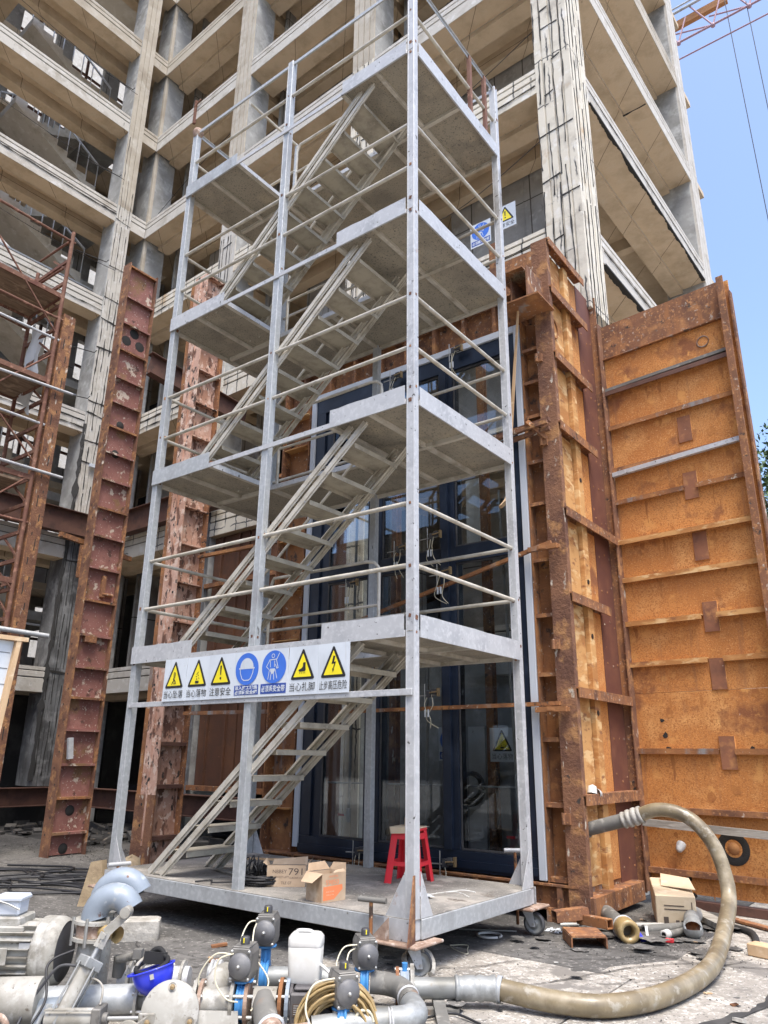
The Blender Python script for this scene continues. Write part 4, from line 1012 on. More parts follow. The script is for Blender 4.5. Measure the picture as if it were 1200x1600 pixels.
P('side_plate', 'flaked_rust', lambda m: m.box(-8.02, -8.0, .821, 1.02, 0, 8.75), pf)
P('slots', 'dark_seam', lambda m: [m.box(-8.001, -7.998, .87 + .07 * (k % 2), .885 + .07 * (k % 2), .4 + k * .24, .45 + k * .24 + .07 * (k % 3)) for k in range(34)], pf)
m = MB(); m.beam((-8.0, 1.34, 4.85), (-8.3, 2.9, 4.8), .06, .08); solo(m, 'brace_tube', 'rust_brown', 'rusty strip bracing the perforated column towards the left wing column', 'steel tube')
m = MB(); m.tube([(-8.0, .4, 3.2), (-7.8, 1.3, 3.15)], .04, 10); solo(m, 'wrapped_pipe', 'galvanised', 'short bright wrapped pipe end clamped to the rusty scaffold', 'pipe')
# notice board at the left edge
nb = thing('notice_board', 'white ruled board in a pale wooden frame at the left edge of the photo', 'board', (-3.1, -1.7, 0))
P('panel', 'sign_white', lambda m: m.beam((-3.02, -2.7, 1.95), (-3.02, -1.60, 1.95), .02, .76), nb)
P('ruling', 'dark_seam', lambda m: [m.box(-3.009, -3.007, -2.7, -1.62, 1.70 + d, 1.704 + d) for d in (0, .13, .27, .40, .53)], nb)
P('frame_bar', 'timber', lambda m: m.beam((-2.99, -1.66, 1.15), (-2.99, -1.575, 2.36), .05, .04), nb)
P('frame_bar', 'timber', lambda m: m.beam((-2.985, -2.75, 2.345), (-2.985, -1.50, 2.352), .05, .035), nb)
P('leg', 'timber', lambda m: (m.beam((-2.99, -1.66, 1.15), (-3.05, -1.75, 0), .04, .04), m.beam((-3.0, -2.7, 2.3), (-3.05, -2.75, 0), .04, .04)), nb)

# ================================================================ STAIR TOWER
W_, M_, D_ = 3.54, 1.775, 1.76
ZD = .37                      # deck level
FLR = [2.38, 4.38, 6.38, 8.38]
tw_ = thing('stair_tower', 'tall galvanised steel stair tower on casters with four landings, round rails and zigzag flights', 'stair tower', (-1.77, .88, 0))
def S(name, mat, fn, **k):
    m = MB(); fn(m); return m.build(name, mat, tw_, **k)
H = .0375
POSTS = dict(A=(0, 0), B=(-W_, 0), C=(0, D_), F=(-W_, D_), M=(-M_, 0), E=(-M_, D_))
for k, (x, y) in POSTS.items():
    top = 9.44
    m = MB(); m.box(x - H, x + H, y - H, y + H, ZD - .13 if k in 'ABCF' else ZD + .002, top)
    # C-section lips make the bright double line on the near posts
    m.box(x + H, x + H + .004, y - H, y - H + .012, ZD, top); m.box(x - H, x - H + .012, y - H - .004, y - H, ZD, top)
    m.build('post', 'galvanised_white' if k in 'AC' else 'galvanised', tw_, bevel=.003)
# base frame and deck
S('base_beam', 'galvanised', lambda m: m.box(-W_ - .05, -H - .002, -.055, .0, .24, ZD - .004), bevel=.004)
S('base_beam', 'galvanised', lambda m: m.box(-.002, .055, H + .002, D_ - H - .002, .24, ZD - .004), bevel=.004)
S('base_beam', 'galvanised', lambda m: m.box(-W_ - .05, -H - .002, D_ + .0, D_ + .055, .24, ZD - .004), bevel=.004)
S('base_beam', 'galvanised', lambda m: m.box(-W_ - .055, -W_ + .0, H + .002, D_ - H - .002, .24, ZD - .004), bevel=.004)
for x in (-2.9, -2.3, -1.75, -1.15, -.55):
    S('cross_member', 'pipe_dirty', lambda m: m.box(x, x + .05, .003, D_ - .003, .27, ZD - .006))
for i, (xa, xb) in enumerate(((-3.585, -2.405), (-2.4, -1.205), (-1.2, .045))):
    x0 = xa
    S('deck_plate', 'deck_plate', lambda m: m.box(xa, xb, -.05, D_ + .05, ZD - .003, ZD + .002))
S('rivets', 'pipe_steel', lambda m: [m.lathe([(0, .004), (.008, .002)], (x * .22 - 3.4, -.0551, .35), (0, -1, 0), 6) for x in range(16)], kind='stuff')

def gusset(x, y, sx, sy):
    """triangular plates at a corner post, sx/sy = inward directions"""
    t = .005
    S('gusset', 'galvanised_white', lambda m: m.prism([(0, 0), (.17, 0), (0, .30)], lambda a, b, c: (x + sx * (H + a), y - sy * (H + .004) + c, ZD + b - .0), 0, t))
    S('gusset', 'galvanised_white', lambda m: m.prism([(0, 0), (.15, 0), (0, .30)], lambda a, b, c: (x - sx * (H + .004) + c, y + sy * (H + a), ZD + b), 0, t))
    S('corner_plate', 'galvanised_white', lambda m: (m.box(min(x - sx * (H + .006), x + sx * .2), max(x - sx * (H + .006), x + sx * .2), y - sy * (H + .026) - .003, y - sy * (H + .026) + .003, .235, ZD + .0),))
    S('base_plate', 'pipe_rusty', lambda m: m.box(x - .17 if sx > 0 else x - .24, x + .24 if sx > 0 else x + .13, y - .15 if sy > 0 else y - .2, y + .2 if sy > 0 else y + .15, .212, .232), bevel=.006)
for k, sx, sy in (('A', -1, 1), ('B', 1, 1), ('C', -1, -1), ('F', 1, -1)):
    gusset(*POSTS[k], sx, sy)
S('rusty_fin', 'flaked_rust', lambda m: m.prism([(0, 0), (.16, 0), (.03, .42), (0, .42)], lambda a, b, c: (.045 + a * .25, -.045 - a * .9 , .232 + b) if c == 0 else (.052 + a * .25, -.04 - a * .9, .232 + b), 0, 1))
S('rusty_fin', 'pipe_rusty', lambda m: m.prism([(0, 0), (.16, 0), (0, .15)], lambda a, b, c: (-.12 - a, -.12 + c, .232 + b), 0, .006))

def caster(x, y, ang, strap=False):
    c = Matrix.Translation((x, y, 0)) @ Matrix.Rotation(ang, 4, 'Z')
    def K(mat, fn, name, par):
        m = MB(c); fn(m); return m.build(name, mat, par)
    top = K('pipe_steel', lambda m: (m.box(-.05, .05, -.05, .05, .2, .211), m.cyl((0, 0, .185), (0, 0, .2), .045, 16)), 'caster', tw_)
    def fork(m):
        for s in (-1, 1):
            m.prism([(-.045, .185), (.045, .185), (.06, .07), (.02, .07)], lambda a, b, t: (a, t, b), s * .038 - .003, s * .038 + .003)
    K('galvanised_white', fork, 'fork', top)
    K('dark_grey_plastic', lambda m: m.lathe([(.075, -.025), (.088, -.024), (.092, -.012), (.092, .012), (.088, .024), (.075, .025)], (.045, 0, .093), (0, 1, 0), 28), 'tyre', top)
    K('pipe_steel', lambda m: (m.lathe([(.0, -.022), (.02, -.026), (.03, -.02), (.03, -.008), (.066, -.006), (.076, -.022), (.076, .022), (.066, .006), (.03, .008), (.03, .02), (.02, .026), (0, .022)], (.045, 0, .093), (0, 1, 0), 28)), 'rim', top)
    K('bolt_steel', lambda m: m.cyl((.045, -.05, .093), (.045, .05, .093), .010, 8), 'axle', top)
    if strap:
        q = random.Random(3)
        for k in range(4):
            a0 = q.uniform(0, 2)
            pts = [(.045 + .10 * math.cos(t * .7 + a0), q.uniform(-.05, .05) + .03 * math.sin(t), .10 + .085 * math.sin(t * .7 + a0)) for t in range(9)]
            def st(m):
                for p, r in zip(spline(pts, 3), spline(pts, 3)[1:]): m.beam(p, r, .026, .003, (0, 1, .2))
            K('hose_band', st, 'strap', top)
caster(0.0, 0.0, R(50), True); caster(-W_, 0, R(200)); caster(.0, D_, R(10)); caster(-W_, D_, R(80))

def jack(x, y, ang, z=.44, h='pipe_dirty'):
    S('jack_rod', 'rust_mid', lambda m: m.cyl((x, y, .03), (x, y, z), .014, 8))
    c, s = math.cos(ang), math.sin(ang)
    S('jack_handle', h, lambda m: m.cyl((x - .10 * c, y - .10 * s, z + .015), (x + .12 * c, y + .12 * s, z + .015), .019, 12))
jack(-.29, -.10, R(10), .455); jack(-W_ + .24, -.12, R(80), .43, 'galvanised_white')
jack(-.2, D_ + .17, R(37), .62, 'galvanised_white')

# landings
def framed(k, z):
    zb = z - .05
    def f(m):
        m.box(-W_ - .035, -H - .003, -.055, -.012, zb, z - .004)                     # front
        m.box(-.0, .04, H + .002, D_ - H - .002, zb, z - .004)                         # right
    S('landing_edge', 'galvanised_white', lambda m: m.box(-W_ - .035, -H - .003, -.055, -.040, zb, z), bevel=.002)
    S('landing_edge', 'galvanised_white', lambda m: m.box(.028, .042, H + .003, D_ - H - .002, zb, z), bevel=.002)
    S('landing_edge', 'stair_steel', lambda m: m.box(-W_ + .04, -.04, D_ + .0, D_ + .04, zb, z), bevel=.002)
    S('landing_edge', 'stair_steel', lambda m: m.box(-W_ - .04, -W_ + .0, H + .003, D_ - H - .002, zb, z), bevel=.002)
    # bearers: along x and y
    for (x0, x1, y0, y1) in ((-.93, -.88, -.038, .835), (-2.62, -2.57, -.038, .835), (-3.5, .025, .84, .885), (-.46, -.42, -.038, .838), (-3.1, -3.06, -.038, .838),
                             (-.93, -.88, .887, 1.757), (-1.79, -1.75, .887, 1.757), (-2.62, -2.57, .887, 1.757), (-.46, -.42, .887, 1.757)):
        S('bearer', 'stair_steel', lambda m: m.box(x0, x1, y0, y1, zb + (.004 if x1 - x0 < 1 else 0), z - .012))
    for (x0, x1, y0, y1) in ((-.93, .028, -.040, .84), (-3.54, -2.57, -.040, .84), (-.93, .028, .845, 1.76), (-1.77, -.935, .845, 1.76), (-2.6, -1.775, .845, 1.76), (-3.54, -2.605, .845, 1.76)):
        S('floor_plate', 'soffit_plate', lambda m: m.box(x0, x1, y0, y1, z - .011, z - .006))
    # opening trim
    S('opening_trim', 'galvanised_white', lambda m: (m.box(-2.57, -2.562, -.03, .84, zb, z + .004), m.box(-2.56, -.94, .828, .838, zb, z + .004)))
    # toe boards
    sk = z + .125
    def bent(m, p, q_, out, seed):
        """kick plate with a slightly wavy top edge"""
        qq = random.Random(seed); n = 8
        p, q_, o = Vector(p), Vector(q_), Vector(out) * .004
        vs = []
        for i in range(n + 1):
            c = p.lerp(q_, i / n); top = sk + (qq.uniform(-.006, .004) if 0 < i < n else 0)
            vs += [(c.x, c.y, zb - .002), (c.x, c.y, top), (c.x + o.x, c.y + o.y, top), (c.x + o.x, c.y + o.y, zb - .002)]
        fs = [(0, 1, 2, 3), (4 * n, 4 * n + 3, 4 * n + 2, 4 * n + 1)]
        for i in range(n):
            a = 4 * i
            for j in range(4): fs.append((a + j, a + 4 + j, a + 4 + (j + 1) % 4, a + (j + 1) % 4))
        m.add(vs, fs)
    S('kick_plate', 'galvanised_white', lambda m: bent(m, (-.90, -.057, 0), (-.042, -.057, 0), (0, -1, 0), k))
    S('kick_plate', 'galvanised' if k % 2 else 'galvanised_white', lambda m: bent(m, (-W_ - .03, -.057, 0), (-2.60, -.057, 0), (0, -1, 0), k + 9))
    S('kick_plate', 'galvanised_white', lambda m: bent(m, (.044, .042, 0), (.044, D_ - .04, 0), (1, 0, 0), k + 20))
for k, z in enumerate(FLR): framed(k, z)

# guard rails on all four sides
for k, z in enumerate(FLR):
    for dz in (.53, 1.06):
        last = k == 3 and dz > 1
        r = .019
        segs = [((-W_ + H, 0), (-M_ - H, 0)), ((-M_ + H, 0), (-H, 0)), ((0, H), (0, D_ - H)), ((-W_, H), (-W_, D_ - H)), ((-W_ + H, D_), (-M_ - H, D_)), ((-M_ + H, D_), (-H, D_))]
        for i, (a, b) in enumerate(segs):
            if last: S('top_rail', 'galvanised', lambda m: (m.beam((*a, z + dz - .02), (*b, z + dz - .02), .04, .006), m.beam((a[0], a[1] - .018, z + dz - .04), (b[0], b[1] - .018, z + dz - .04), .006, .04)))
            else: S('rail', 'stair_steel', lambda m: m.tube([(*a, z + dz), (*b, z + dz)], r, 10))
qw = random.Random(63); wd = MB()
for k, z in enumerate(FLR):
    for dz in (.53, 1.06, -.03, .1):
        for nm, (x, y) in POSTS.items():
            for dx, dy in ((-1, 0), (1, 0), (0, -1), (0, 1)):
                if qw.random() < .45: continue
                s = qw.uniform(.008, .017)
                wd.obox((x + dx * (H + .001), y + dy * (H + .001), z + dz + qw.uniform(-.02, .02)), (s * (1.8 if dy else .35), s * (1.8 if dx else .35), s * 2.2), Matrix.Rotation(qw.uniform(-.3, .3), 3, (dx, dy, 0)))
wd.build('weld_rust', 'flaked_rust', tw_, kind='stuff')
# rail below the banner at ground storey
S('cross_bar', 'galvanised_white', lambda m: m.box(-W_ - .0, .03, -.060, -.042, 1.883, 1.932), bevel=.003)
# top storey extras: short posts and the small red-brown uprights on the right side
S('short_post', 'galvanised', lambda m: m.box(-2.52, -2.49, .83, .86, 8.385, 9.3))
S('rail', 'stair_steel', lambda m: m.tube([(-2.5, .84, 9.28), (-2.5, .0, 9.28)], .016, 8)); S('rail', 'stair_steel', lambda m: m.tube([(-2.5, .84, 8.85), (-3.5, .84, 8.85)], .016, 8))
for y in (1.15, 1.5): S('brown_upright', 'scaffold_rust', lambda m: m.box(-.02, .02, y, y + .05, 8.385, 9.42))
S('post_cap', 'pipe_rusty', lambda m: m.lathe([(.0, .08), (.06, .07), (.075, .02), (.06, -.04), (.045, -.06)], (-W_, 0, 9.40), (0, 0, 1), 9))

# flights
SL = .838
for k in range(4):
    F0 = ZD if k == 0 else FLR[k - 1]
    top = FLR[k] - .06
    for (off, y, ln) in ((-3.03, .035, 'n'), (-2.86, .035, 'n'), (-3.0, .705, 'f'), (-2.84, .705, 'f')):
        x1 = off + (top - F0) / SL
        zz_ = F0 + .003
        def st(m):
            m.beam((off, y, zz_), (x1, y, top), .006, .080, (0, 0, 1))
            m.beam((off, y + (.019 if ln == 'n' else -.019), zz_), (x1, y + (.019 if ln == 'n' else -.019), top), .038, .006, (0, 0, 1)); m.beam((off + .02, y - .005, zz_), (x1 + .02, y - .005, top), .016, .012, (0, 0, 1))
        S('stringer', 'stair_steel', st, bevel=.0015)
    for i in range(1, 9):
        z = F0 + i * (FLR[k] - F0) / 9
        xm = -2.935 + (z - F0) / SL
        tr = S('tread', 'tread_steel', lambda m: (m.box(xm - .138, xm + .138, .045, .695, z - .004, z), m.box(xm - .142, xm - .1385, .045, .695, z - .045, z + .0), m.box(xm + .1385, xm + .142, .045, .695, z - .045, z + .0)))
        m = MB(); 
        for y in (.030, .71):
            for dx in (-.09, .085): m.lathe([(0, .006), (.011, .004), (.012, 0)], (xm + dx, y, z - .01), (0, -1, 0), 8)
        m.build('bolts', 'galvanised_white', tr)
    # far side handrail: vertical leg, bend, sloping pipe
    y = .76; xb = -2.62; hz = .78
    pts = [(xb, y, F0 + .23), (xb, y, F0 + hz)] + [(xb + .03, y, F0 + hz + .07)] + [(xb + .10, y, F0 + hz + .14)]
    x2 = -.95
    pts += [(x2, y, F0 + hz + .14 + (x2 - xb - .10) * SL)]
    S('handrail', 'stair_steel', lambda m: m.tube(spline(pts[:4], 3) + [pts[4]], .015, 8))
    # guard round the stair opening
    z = FLR[k]
    g0 = [(-2.45, .86, z + .90), (-1.15, .86, z + .90), (-1.06, .86, z + .88), (-1.01, .86, z + .83), (-1.0, .86, z + .76), (-1.0, .86, z + .0)]
    S('opening_guard', 'stair_steel', lambda m: m.tube([(-2.5, .86, z)] + [(-2.5, .86, z + .80), (-2.47, .86, z + .87)] + g0, .017, 8))
    S('opening_guard', 'stair_steel', lambda m: m.tube([(-2.5, .86, z + .45), (-1.0, .86, z + .45)], .015, 8))

# ================================================================ WARNING BANNER
def strokes(m, lines, w, frame):
    """flat thick polylines, frame(a,b,depth)"""
    for ln in lines:
        for (a, b), (c, d) in zip(ln, ln[1:]):
            dx, dy = c - a, d - b; L = math.hypot(dx, dy) or 1e-6
            nx, ny = -dy / L * w / 2, dx / L * w / 2; ex, ey = dx / L * w * .3, dy / L * w * .3
            pts = [(a - ex + nx, b - ey + ny), (a - ex - nx, b - ey - ny), (c + ex - nx, d + ey - ny), (c + ex + nx, d + ey + ny)]
            m.add([frame(x, y) for x, y in pts], [(0, 1, 2, 3)])
def disc(m, cx, cy, rx, ry, frame, n=28):
    m.add([frame(cx + rx * math.cos(2 * math.pi * i / n), cy + ry * math.sin(2 * math.pi * i / n)) for i in range(n)], [tuple(range(n))])
def ring(m, cx, cy, r0, r1, frame, n=28):
    m.add([frame(cx + r * math.cos(2 * math.pi * i / n), cy + r * math.sin(2 * math.pi * i / n)) for r in (r0, r1) for i in range(n)], [(i, (i + 1) % n, n + (i + 1) % n, n + i) for i in range(n)])
def poly(m, pts, frame): m.add([frame(x, y) for x, y in pts], [tuple(range(len(pts)))])
def rounded_tri(hw, y0, y1, r, n=5):
    c = [(-hw, y0), (hw, y0), (0, y1)]; out = []
    for i in range(3):
        p, a, b = Vector(c[i]), Vector(c[i - 1]), Vector(c[(i + 1) % 3])
        d1, d2 = (a - p).normalized(), (b - p).normalized()
        s, e = p + d1 * r * 1.6, p + d2 * r * 1.6
        for k in range(n + 1):
            t = k / n; out.append(tuple((s * (1 - t) + p * t) * (1 - t) + (p * (1 - t) + e * t) * t))
    return out
def sign(kind, texts, frame, par, w=.342, h=.405, white='sign_white', thick=.004):
    """one notice; frame(a,b,d): a right, b up from the lower edge, d towards the viewer"""
    m = MB()
    vs = [frame(a, b, d) for d in (-thick, 0) for a, b in ((-w / 2, 0), (w / 2, 0), (w / 2, h), (-w / 2, h))]
    m.add(vs, [(3, 2, 1, 0), (4, 5, 6, 7), (0, 1, 5, 4), (1, 2, 6, 5), (2, 3, 7, 6), (3, 0, 4, 7)])
    pn = m.build('sign_panel', white, par)
    L1 = lambda a, b: frame(a, b, .0012); L2 = lambda a, b: frame(a, b, .0022); L3 = lambda a, b: frame(a, b, .0032)
    if kind in ('fall', 'drop', 'care', 'foot', 'volt'):
        m = MB(); poly(m, rounded_tri(.142, .125, .392, .018), L1); m.build('triangle_border', 'sign_black', pn)
        m = MB(); poly(m, rounded_tri(.103, .147, .345, .004), L2); m.build('triangle_field', 'sign_yellow', pn)
    m = MB()
    if kind == 'care':
        poly(m, [(-.010, .30), (.012, .30), (.006, .215), (-.006, .215)], L3); disc(m, 0, .185, .012, .012, L3)
    elif kind == 'drop':
        poly(m, [(-.025, .155), (.025, .155), (.028, .178), (-.025, .18)], L3); disc(m, -.005, .195, .007, .007, L3)
        strokes(m, [[(-.02, .22), (-.005, .215)], [(.005, .235), (.018, .225)], [(0, .25), (.01, .26)], [(.02, .205), (.03, .2)], [(-.012, .238), (-.004, .248)]], .006, L3)
    elif kind == 'fall':
        strokes(m, [[(-.008, .275), (-.006, .225), (-.012, .205)], [(.012, .27), (.008, .225)], [(-.006, .225), (.006, .195), (.018, .19), (.028, .165)], [(.0, .2), (-.02, .18), (-.03, .162)]], .010, L3); disc(m, .006, .168, .009, .009, L3)
    elif kind == 'foot':
        poly(m, [(.005, .265), (.034, .268), (.034, .23), (.038, .205), (.03, .193), (-.03, .190), (-.045, .200), (-.042, .208), (-.01, .218), (.004, .235)], L3)
        strokes(m, [[(x, .175), (x, .185)] for x in (-.03, -.01, .01, .03)], .005, L3)
    elif kind == 'volt':
        poly(m, [(.0, .30), (.022, .298), (.008, .25), (.03, .252), (.004, .19), (.012, .195), (-.002, .165), (-.010, .20), (-.002, .196), (.012, .237), (-.018, .235)], L3)
    if m.f: m.build('symbol', 'sign_black', pn)
    if kind in ('helmet', 'harness'):
        m = MB(); disc(m, 0, .25, .148, .142, L1, 40); m.build('blue_disc', 'sign_blue', pn)
        m = MB()
        if kind == 'helmet':
            poly(m, [(.085 * math.cos(R(a)), .262 + .085 * math.sin(R(a))) for a in range(0, 181, 12)] + [(-.10, .262), (-.10, .250), (.10, .250), (.10, .262)], L2)
            strokes(m, [[(-.085, .25), (-.08, .215), (-.055, .165), (-.03, .150), (.03, .150), (.055, .165), (.08, .215), (.085, .25)]], .008, L2)
        else:
            ring(m, -.01, .345, .014, .020, L2)
            strokes(m, [[(-.055, .31), (.035, .315), (.065, .365)], [(-.05, .31), (-.09, .255), (-.06, .23)], [(.03, .31), (.055, .24), (.04, .235), (.02, .27)], [(-.045, .30), (-.04, .25)], [(.01, .30), (.01, .25)],
                        [(-.05, .225), (-.065, .145)], [(-.025, .21), (-.035, .14)], [(.0, .21), (.01, .14)], [(.02, .225), (.045, .15)]], .0075, L2)
            poly(m, [(-.045, .235), (.018, .235), (.012, .21), (-.015, .185), (-.04, .21)], L2)
        m.build('symbol', 'sign_white', pn)
        m = MB(); poly(m, [(-.155, .022), (.155, .022), (.155, .108), (-.155, .108)], L1); m.build('text_field', 'sign_blue_dark', pn)
        n = len(texts)
        for i, t in enumerate(texts):
            hh = .074 / n; yy = .065 + ((n - 1) / 2 - i) * .040
            text_mesh(t, .040 * (1.55 if n == 1 else 1), .285, lambda a, b, yy=yy: frame(a, b * (.95 if n == 1 else .92) + yy, .0024), 'sign_white', 'lettering', pn, bold=.0012)
    else:
        text_mesh(texts[0], .078, .29 if len(texts[0]) < 5 else .30, lambda a, b: frame(a, b * 1.0 + .065, .0015), 'sign_black', 'lettering', pn)
    return pn
bn = thing('warning_banner', 'long white banner of seven safety signs with Chinese lettering across the tower front', 'banner', (-1.77, -.07, 1.93))
KINDS = (('fall', ['当心坠落']), ('drop', ['当心落物']), ('care', ['注意安全']), ('helmet', ['进入施工现场', '必须戴安全帽']), ('harness', ['必须系安全带']), ('foot', ['当心扎脚']), ('volt', ['止步高压危险']))
for i, (kd, tx) in enumerate(KINDS):
    cx = -2.965 + .342 * (i + .5)
    lift = 0 if i < 6 else .002
    rq = random.Random(i * 7 + 1); t1, t2, t3 = rq.uniform(-.010, .010), rq.uniform(-.02, .012), rq.uniform(0, .003)
    sign(kd, tx, lambda a, b, d, cx=cx, t1=t1, t2=t2, t3=t3: (cx + a, -.074 - t3 - d + a * t1 + b * t2 - .004 * math.cos(a * 9) + .004, 1.925 + b), bn, w=.3405)
m = MB()
for i in range(15): m.lathe([(0, .003), (.006, .002)], (-2.95 + i * .168, -.076, 1.90), (0, -1, 0), 6); m.lathe([(0, .003), (.006, .002)], (-2.95 + i * .168, -.060, 2.345), (0, -1, 0), 6)
m.build('rivets', 'pipe_steel', bn)
# small notices hung on the building behind the tower
def wall_sign(kind, texts, c, s, lab):
    t = thing('safety_notice', lab, 'sign', c)
    sign(kind, texts, lambda a, b, d: (c[0] + a * s, c[1] - d * s, c[2] + b * s), t)
wall_sign('harness', ['必须戴安全帽'], (-1.66, 4.35, 9.50), 1.12, 'small white notice with a blue disc, left of the rear tower post')
wall_sign('care', ['注意安全'], (-1.20, 4.36, 9.62), 1.12, 'small white notice with an orange-yellow triangle half hidden by the rear tower post')
wall_sign('drop', ['当心落物'], (-.86, 2.98, 1.40), .90, 'yellow triangle notice seen through the right pane of glass')
wall_sign('harness', ['必须系安全带'], (-.50, 2.98, 1.40), .90, 'blue disc notice at the right end behind the glass')
wall_sign('helmet', ['必须戴安全帽'], (-1.62, 3.1, 1.40), .95, 'dim blue disc notice behind the middle pane of glass')

# ================================================================ THINGS ON THE DECK
DZ = ZD + .003
# red plastic stool with cardboard on top
def stool():
    c = Matrix.Translation((-.93, 1.28, DZ)) @ Matrix.Rotation(R(12), 4, 'Z')
    t = thing('plastic_stool', 'red plastic stool with cardboard on its seat behind the near tower post', 'stool', (-.93, 1.28, DZ), R(12))
    h = .45; a, b = .172, .118     # half widths at floor and seat
    def K(name, mat, fn, **k):
        m = MB(c); fn(m); return m.build(name, mat, t, **k)
    K('seat', 'red_plastic', lambda m: m.box(-b - .01, b + .01, -b - .01, b + .01, h - .022, h), bevel=.008)
    for sx in (-1, 1):
        for sy in (-1, 1):
            def leg(m):
                w0, w1 = .068, .062
                for ax in (0, 1):
                    def pt(z, o, d):
                        f = a + (b - a) * z / h
                        base = (sx * (f - (o if ax == 0 else d)), sy * (f - (o if ax == 1 else d)), z)
                        return base
                    P0 = [pt(0, 0, 0), pt(0, w0, 0), pt(h - .02, w1, 0), pt(h - .02, 0, 0)]
                    P1 = [pt(0, 0, .006), pt(0, w0, .006), pt(h - .02, w1, .006), pt(h - .02, 0, .006)]
                    m.add(P0 + P1, [(0, 1, 2, 3), (7, 6, 5, 4), (0, 4, 5, 1), (1, 5, 6, 2), (2, 6, 7, 3), (3, 7, 4, 0)])
            K('leg', 'red_plastic', leg)
    for s in (-1, 1):
        for ax in (0, 1):
            for z, hh in ((.16, .035), (h - .065, .05)):
                f = a + (b - a) * z / h - .004; g = a + (b - a) * z / h - .03
                K('brace', 'red_plastic', lambda m: m.box(*((-g, g, s * f - .003, s * f + .003) if ax else (s * f - .003, s * f + .003, -g, g)), z - hh / 2, z + hh / 2))
    cb = MB(c); cb.box(-.135, .125, -.14, .13, h + .002, h + .012)
    cb.add([(-.135, -.142, h + .012), (.05, -.142, h + .012), (.04, -.150, h - .035), (-.12, -.150, h - .045)], [(0, 1, 2, 3)])
    solo(cb, 'cardboard_sheet', 'cardboard_pale', 'flattened piece of cardboard covering the seat of the red stool', 'cardboard')
    rl = MB(c); rl.lathe([(.0, 0), (.026, 0), (.026, .07), (.017, .07), (.017, .01), (0, .01)], (-.02, 0, h + .013), (0, 0, 1), 20)
    solo(rl, 'tape_roll', 'timber', 'small brown cardboard core standing on the stool', 'roll')
stool()

def carton(name, label, x, y, z, ang, w, d, h, mat, flaps, prints, lean=0):
    c = Matrix.Translation((x, y, z)) @ Matrix.Rotation(ang, 4, 'Z') @ Matrix.Rotation(lean, 4, 'X')
    t = thing(name, label, 'cardboard box', (x, y, z), ang)
    def K(nm, mt, fn, **k):
        m = MB(c); fn(m); return m.build(nm, mt, t, **k)
    e = .004
    K('bottom', mat, lambda m: m.box(0, w, 0, d, 0, e))
    K('side', mat, lambda m: m.box(0, w, 0, e, e, h)); K('side', mat, lambda m: m.box(0, w, d - e, d, e, h * .98))
    K('side', mat, lambda m: m.box(0, e, e, d - e, e, h)); K('side', mat, lambda m: m.box(w - e, w, e, d - e, e, h * 1.02))
    for (a, b, c2, d2) in flaps: K('flap', mat, lambda m: m.add([a, b, c2, d2] + [tuple(Vector(p) + Vector((0, .002, .003))) for p in (a, b, c2, d2)], [(3, 2, 1, 0), (4, 5, 6, 7), (0, 1, 5, 4), (1, 2, 6, 5), (2, 3, 7, 6), (3, 0, 4, 7)]))
    for pr in prints: pr(K, c, t)
    return t
def fr_front(c, x0, z0, sl=0): return lambda a, b: c @ Vector((x0 + a, -.0012, z0 + b))
def p_text(txt, size, wd, x0, z0, mat): return lambda K, c, t: text_mesh(txt, size, wd, fr_front(c, x0, z0), mat, 'print', t)
def p_poly(pts, mat): return lambda K, c, t: K('print', mat, lambda m: m.add([(x, -.0008, z) for x, z in pts], [tuple(range(len(pts)))]))
w1, d1, h1 = .235, .20, .20
carton('cardboard_box', 'open brown cardboard box with an orange printed patch near the front edge of the deck', -.845, .0, DZ, R(80), w1, d1, h1, 'cardboard',
       [((.0, 0, h1), (0, d1, h1), (-.075, d1 * .85, h1 - .065), (-.08, .03, h1 - .06)), ((.01, d1, h1), (w1, d1, h1), (w1 - .03, d1 + .03, h1 + .055), (.04, d1 + .03, h1 + .05)),
        ((w1, 0, h1), (w1, d1, h1), (w1 + .02, d1 * .9, h1 + .05), (w1 + .015, .02, h1 + .06)), ((.10, 0, h1), (w1, 0, h1), (w1 - .01, .012, h1 + .02), (.14, .01, h1 + .015))],
       [p_poly([(.012, .012), (.12, .016), (.205, .082), (.20, .115), (.012, .108)], 'orange_print'), p_text('S9850', .048, .13, .10, .137, 'orange_print'), p_text('SALEVORE', .018, .09, .11, .178, 'orange_print'),
        p_text('ACE TONE', .014, .08, .08, .072, 'cardboard_pale'), p_text('INS LS TN', .012, .07, .08, .05, 'cardboard_pale')] )
w2, d2, h2 = .33, .20, .165
carton('cardboard_box', 'torn flat cardboard carton marked 791 beside the black cable coil', -1.70, .25, DZ, R(38), w2, d2, h2, 'cardboard',
       [((0, 0, h2), (0, d2, h2), (-.03, d2, h2 + .05), (-.04, .02, h2 + .02)), ((.02, d2, h2), (w2, d2, h2), (w2, d2 + .03, h2 + .06), (.03, d2 + .03, h2 + .035)), ((w2, 0, h2), (w2, d2, h2), (w2 + .05, d2, h2 + .05), (w2 + .04, 0, h2 + .04))],
       [p_text('791', .075, .12, .245, .118, 'dark_print'), p_text('NBBEY', .04, .12, .11, .118, 'dark_print'), p_text('TOUYRUCET LATT', .022, .16, .11, .075, 'dark_print'), p_text('CURTAIN CO', .018, .11, .25, .07, 'dark_print'), p_text('TILE GT', .03, .09, .17, .03, 'dark_print')], lean=R(-4))
